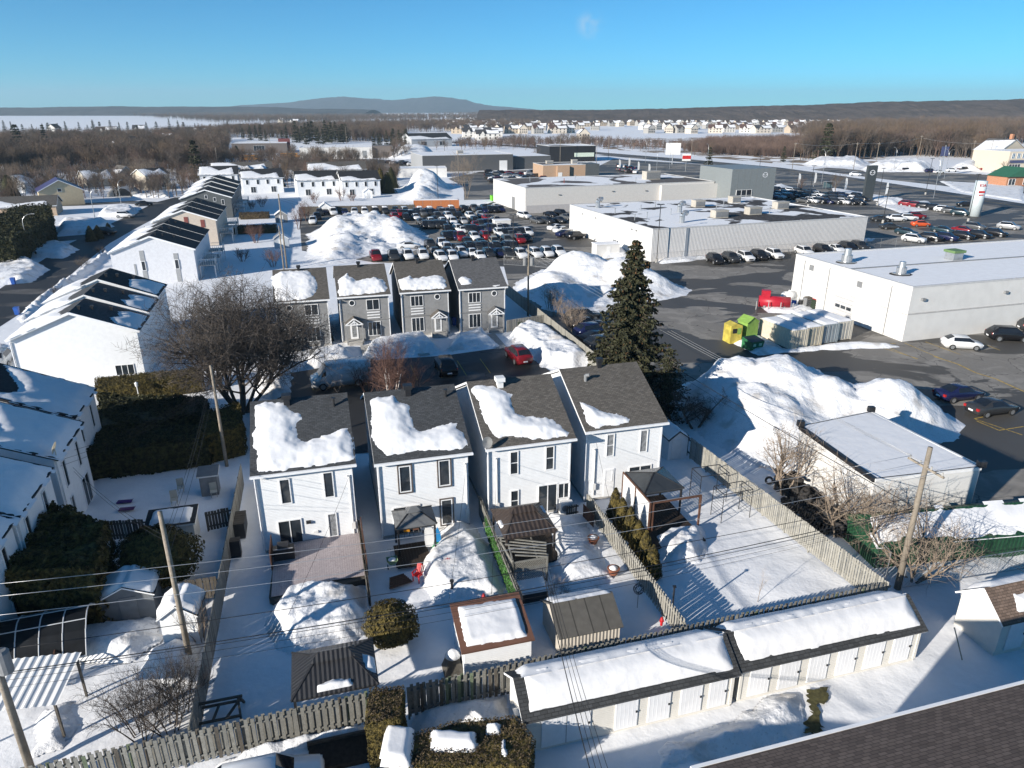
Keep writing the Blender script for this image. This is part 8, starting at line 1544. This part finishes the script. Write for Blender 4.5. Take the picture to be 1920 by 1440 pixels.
# street trees along the boulevard
for i in range(15): tag(obj('street_tree', BARE[i % 4], None, (*P(1128+i*14.5, 277+i*1.2), 0), i*1.1), 'bare young tree in the row along the boulevard verge', 'tree', 'bare trees along the boulevard verge').scale = (.75, .75, 1.0)
for i, (x, y) in enumerate([(1880, 330), (1500, 372), (1565, 366), (660, 300), (640, 318), (600, 322), (1005, 302), (735, 330)]): tag(obj('bare_tree', BARE[i % 4], None, (*P(x, y), 0), i*1.7), 'bare tree beside a distant lot', 'tree', 'bare trees beside the distant lots').scale = (.7, .7, .75)
# ---------------------------------------------------------------- the subdivision beyond the boulevard
WALLS = [M('sub_cream', (.56, .5, .42), .8, .06), M('sub_white', (.62, .6, .56), .8, .05), M('sub_tan', (.42, .35, .27), .8, .07), M('sub_grey', (.34, .33, .31), .8, .06)]; ROOFS = [M('sub_brown_roof', (.07, .052, .045), .9, .15), M('sub_dark_roof', (.05, .05, .055), .9, .15), M('sub_red_roof', (.095, .055, .045), .9, .15)]
def sub_meshes(wd, dp, ze, zr, axis, seed):
    b = MB(); prof = [(0, 0), (wd, 0), (wd, ze), (wd/2, zr), (0, ze)] if axis == 'y' else None; R_ = random.Random(seed)
    if axis == 'y':
        b.add([(x, 0, z) for x, z in prof]+[(x, dp, z) for x, z in prof], [(0, 1, 2, 3, 4), (9, 8, 7, 6, 5), (0, 4, 9, 5), (1, 6, 7, 2)]); rf = MB(); rf.add([(-.5, -.5, ze-.2), (wd/2, -.5, zr+.2), (wd+.5, -.5, ze-.2), (-.5, dp+.5, ze-.2), (wd/2, dp+.5, zr+.2), (wd+.5, dp+.5, ze-.2)], [(0, 1, 4, 3), (1, 2, 5, 4)])
        sn = MB(); sn.add([(-.4, -.4, ze-.1), (wd*.33, -.4, ze-.1+(zr-ze)*.72), (wd*.4, dp*.5, ze+(zr-ze)*.85), (wd*.3, dp+.3, ze+(zr-ze)*.7), (-.4, dp+.4, ze-.1)], [(0, 1, 2, 3, 4)])
    else:
        b.add([(0, 0, 0), (wd, 0, 0), (wd, dp, 0), (0, dp, 0), (0, 0, ze), (wd, 0, ze), (wd, dp, ze), (0, dp, ze), (0, dp/2, zr), (wd, dp/2, zr)], [(0, 1, 5, 4), (1, 2, 6, 9, 5), (2, 3, 7, 6), (3, 0, 4, 8, 7)]); rf = MB(); rf.add([(-.5, -.5, ze-.2), (wd+.5, -.5, ze-.2), (wd+.5, dp/2, zr+.2), (-.5, dp/2, zr+.2), (wd+.5, dp+.5, ze-.2), (-.5, dp+.5, ze-.2)], [(0, 1, 2, 3), (3, 2, 4, 5)])
        gx = wd*.3; rf.add([(gx-2.6, -.6, ze-.2), (gx, -.6, ze+2.6), (gx+2.6, -.6, ze-.2), (gx, dp*.4, ze+2.6)], [(0, 1, 3), (1, 2, 3)]); b.add([(gx-2.4, -.4, ze-1), (gx+2.4, -.4, ze-1), (gx, -.4, ze+2.3)], [(0, 1, 2)])
        sn = MB(); sn.add([(wd*.5, -.4, ze-.05), (wd+.4, -.4, ze-.05), (wd+.3, dp*.4, ze+(zr-ze)*.85), (wd*.7, dp*.3, ze+.1+(zr-ze)*.66), (wd*.45, dp*.42, ze+.1+(zr-ze)*.88)], [(0, 1, 2, 3, 4)])
    w_ = MB()
    for x in (.15, .4, .62, .85):
        for z in (1.2, 4.0): w_.box(wd*x-.6, wd*x+.6, -.12, .02, z, z+1.5)
    return b, rf, sn, w_
SUBM = [sub_meshes(*a, i) for i, a in enumerate([(11, 13, 6, 11, 'y'), (17, 12, 6, 10.5, 'x'), (13, 12, 6.2, 10.5, 'x'), (10, 14, 6.5, 11, 'y'), (22, 12, 6, 9.8, 'x')])]; SC = {}
def sub_house(x, y, k, wl, rf, ang, i):
    key = (k, wl, rf)
    if key not in SC: b, r_, s, w_ = SUBM[k]; SC[key] = (b.mesh('wall', WALLS[wl], False, False), r_.mesh('roof', ROOFS[rf], False, False), s.mesh('snow_cover', RSNOW, False, False), w_.mesh('windows', GLASS, False, False))
    r = thing('subdivision_house', '%s house with %s snow-streaked %s roof in the far subdivision' % (['cream', 'white', 'tan', 'grey'][wl], ['brown', 'dark', 'reddish'][rf], 'gable' if k in (0, 3) else 'long'), 'house', P(x, y), ang, 'houses of the far subdivision'); a, b, c, d = SC[key]; obj('wall', a, r); o = obj('roof', b, r); s = obj('snow_cover', c, o); s.location.z = .25; obj('windows', d, r)
R0 = random.Random(12); i = 0
for y, x0, x1, st in [(228, 850, 1720, 14), (231.5, 830, 1680, 15), (236.5, 838, 1600, 18), (243, 840, 1520, 23), (250, 845, 1085, 25), (250, 1215, 1500, 27)]:
    x = x0
    while x < x1:
        if not (y > 240 and 1100 < x < 1190 and R0.random() < .6): sub_house(x+R0.uniform(-3, 3), y+R0.uniform(-1, 1)-(x-1200)*.004, R0.choice([0, 1, 2, 3, 4, 1]), R0.choice([0, 0, 1, 2, 3]), R0.choice([0, 1, 2, 0]), rad(R0.choice([12, 15, -10, 20])), i); i += 1
        x += st*R0.uniform(.85, 1.25)
sub_house(1085, 263, 0, 0, 2, rad(5), 0)
for x, y in ((893, 263), (868, 258), (905, 257)): sub_house(x, y, 4, 1, 1, rad(8), 0)
for x, y in [(90, 250), (180, 255), (250, 252), (300, 262), (345, 258), (190, 300), (230, 290), (440, 250), (290, 275), (540, 232), (520, 230), (760, 235), (690, 238), (610, 226), (815, 222), (745, 218), (720, 218)]: sub_house(x, y, R0.randrange(5), R0.randrange(4), R0.randrange(3), rad(R0.uniform(-10, 25)), i); i += 1
# wisp of cloud is left to the sky; haze over the land
HZ = bpy.data.materials.new('haze'); HZ.use_nodes = True; t = HZ.node_tree; t.nodes.clear(); oo = t.nodes.new('ShaderNodeOutputMaterial'); pv = t.nodes.new('ShaderNodeVolumePrincipled'); pv.inputs['Color'].default_value = (.62, .84, 1, 1); pv.inputs['Density'].default_value = 9e-5; pv.inputs['Anisotropy'].default_value = .1; t.links.new(pv.outputs[0], oo.inputs['Volume'])
m = MB(); m.box(-9000, 9000, -300, 13000, -7, 330); o = m.build('haze', HZ, None, False, False); o['kind'] = 'stuff'
print('objects', len(bpy.data.objects), 'tris', sum(len(p.vertices)-2 for m in bpy.data.meshes for p in m.polygons) if len(bpy.data.meshes) < 1 else len(bpy.data.meshes))
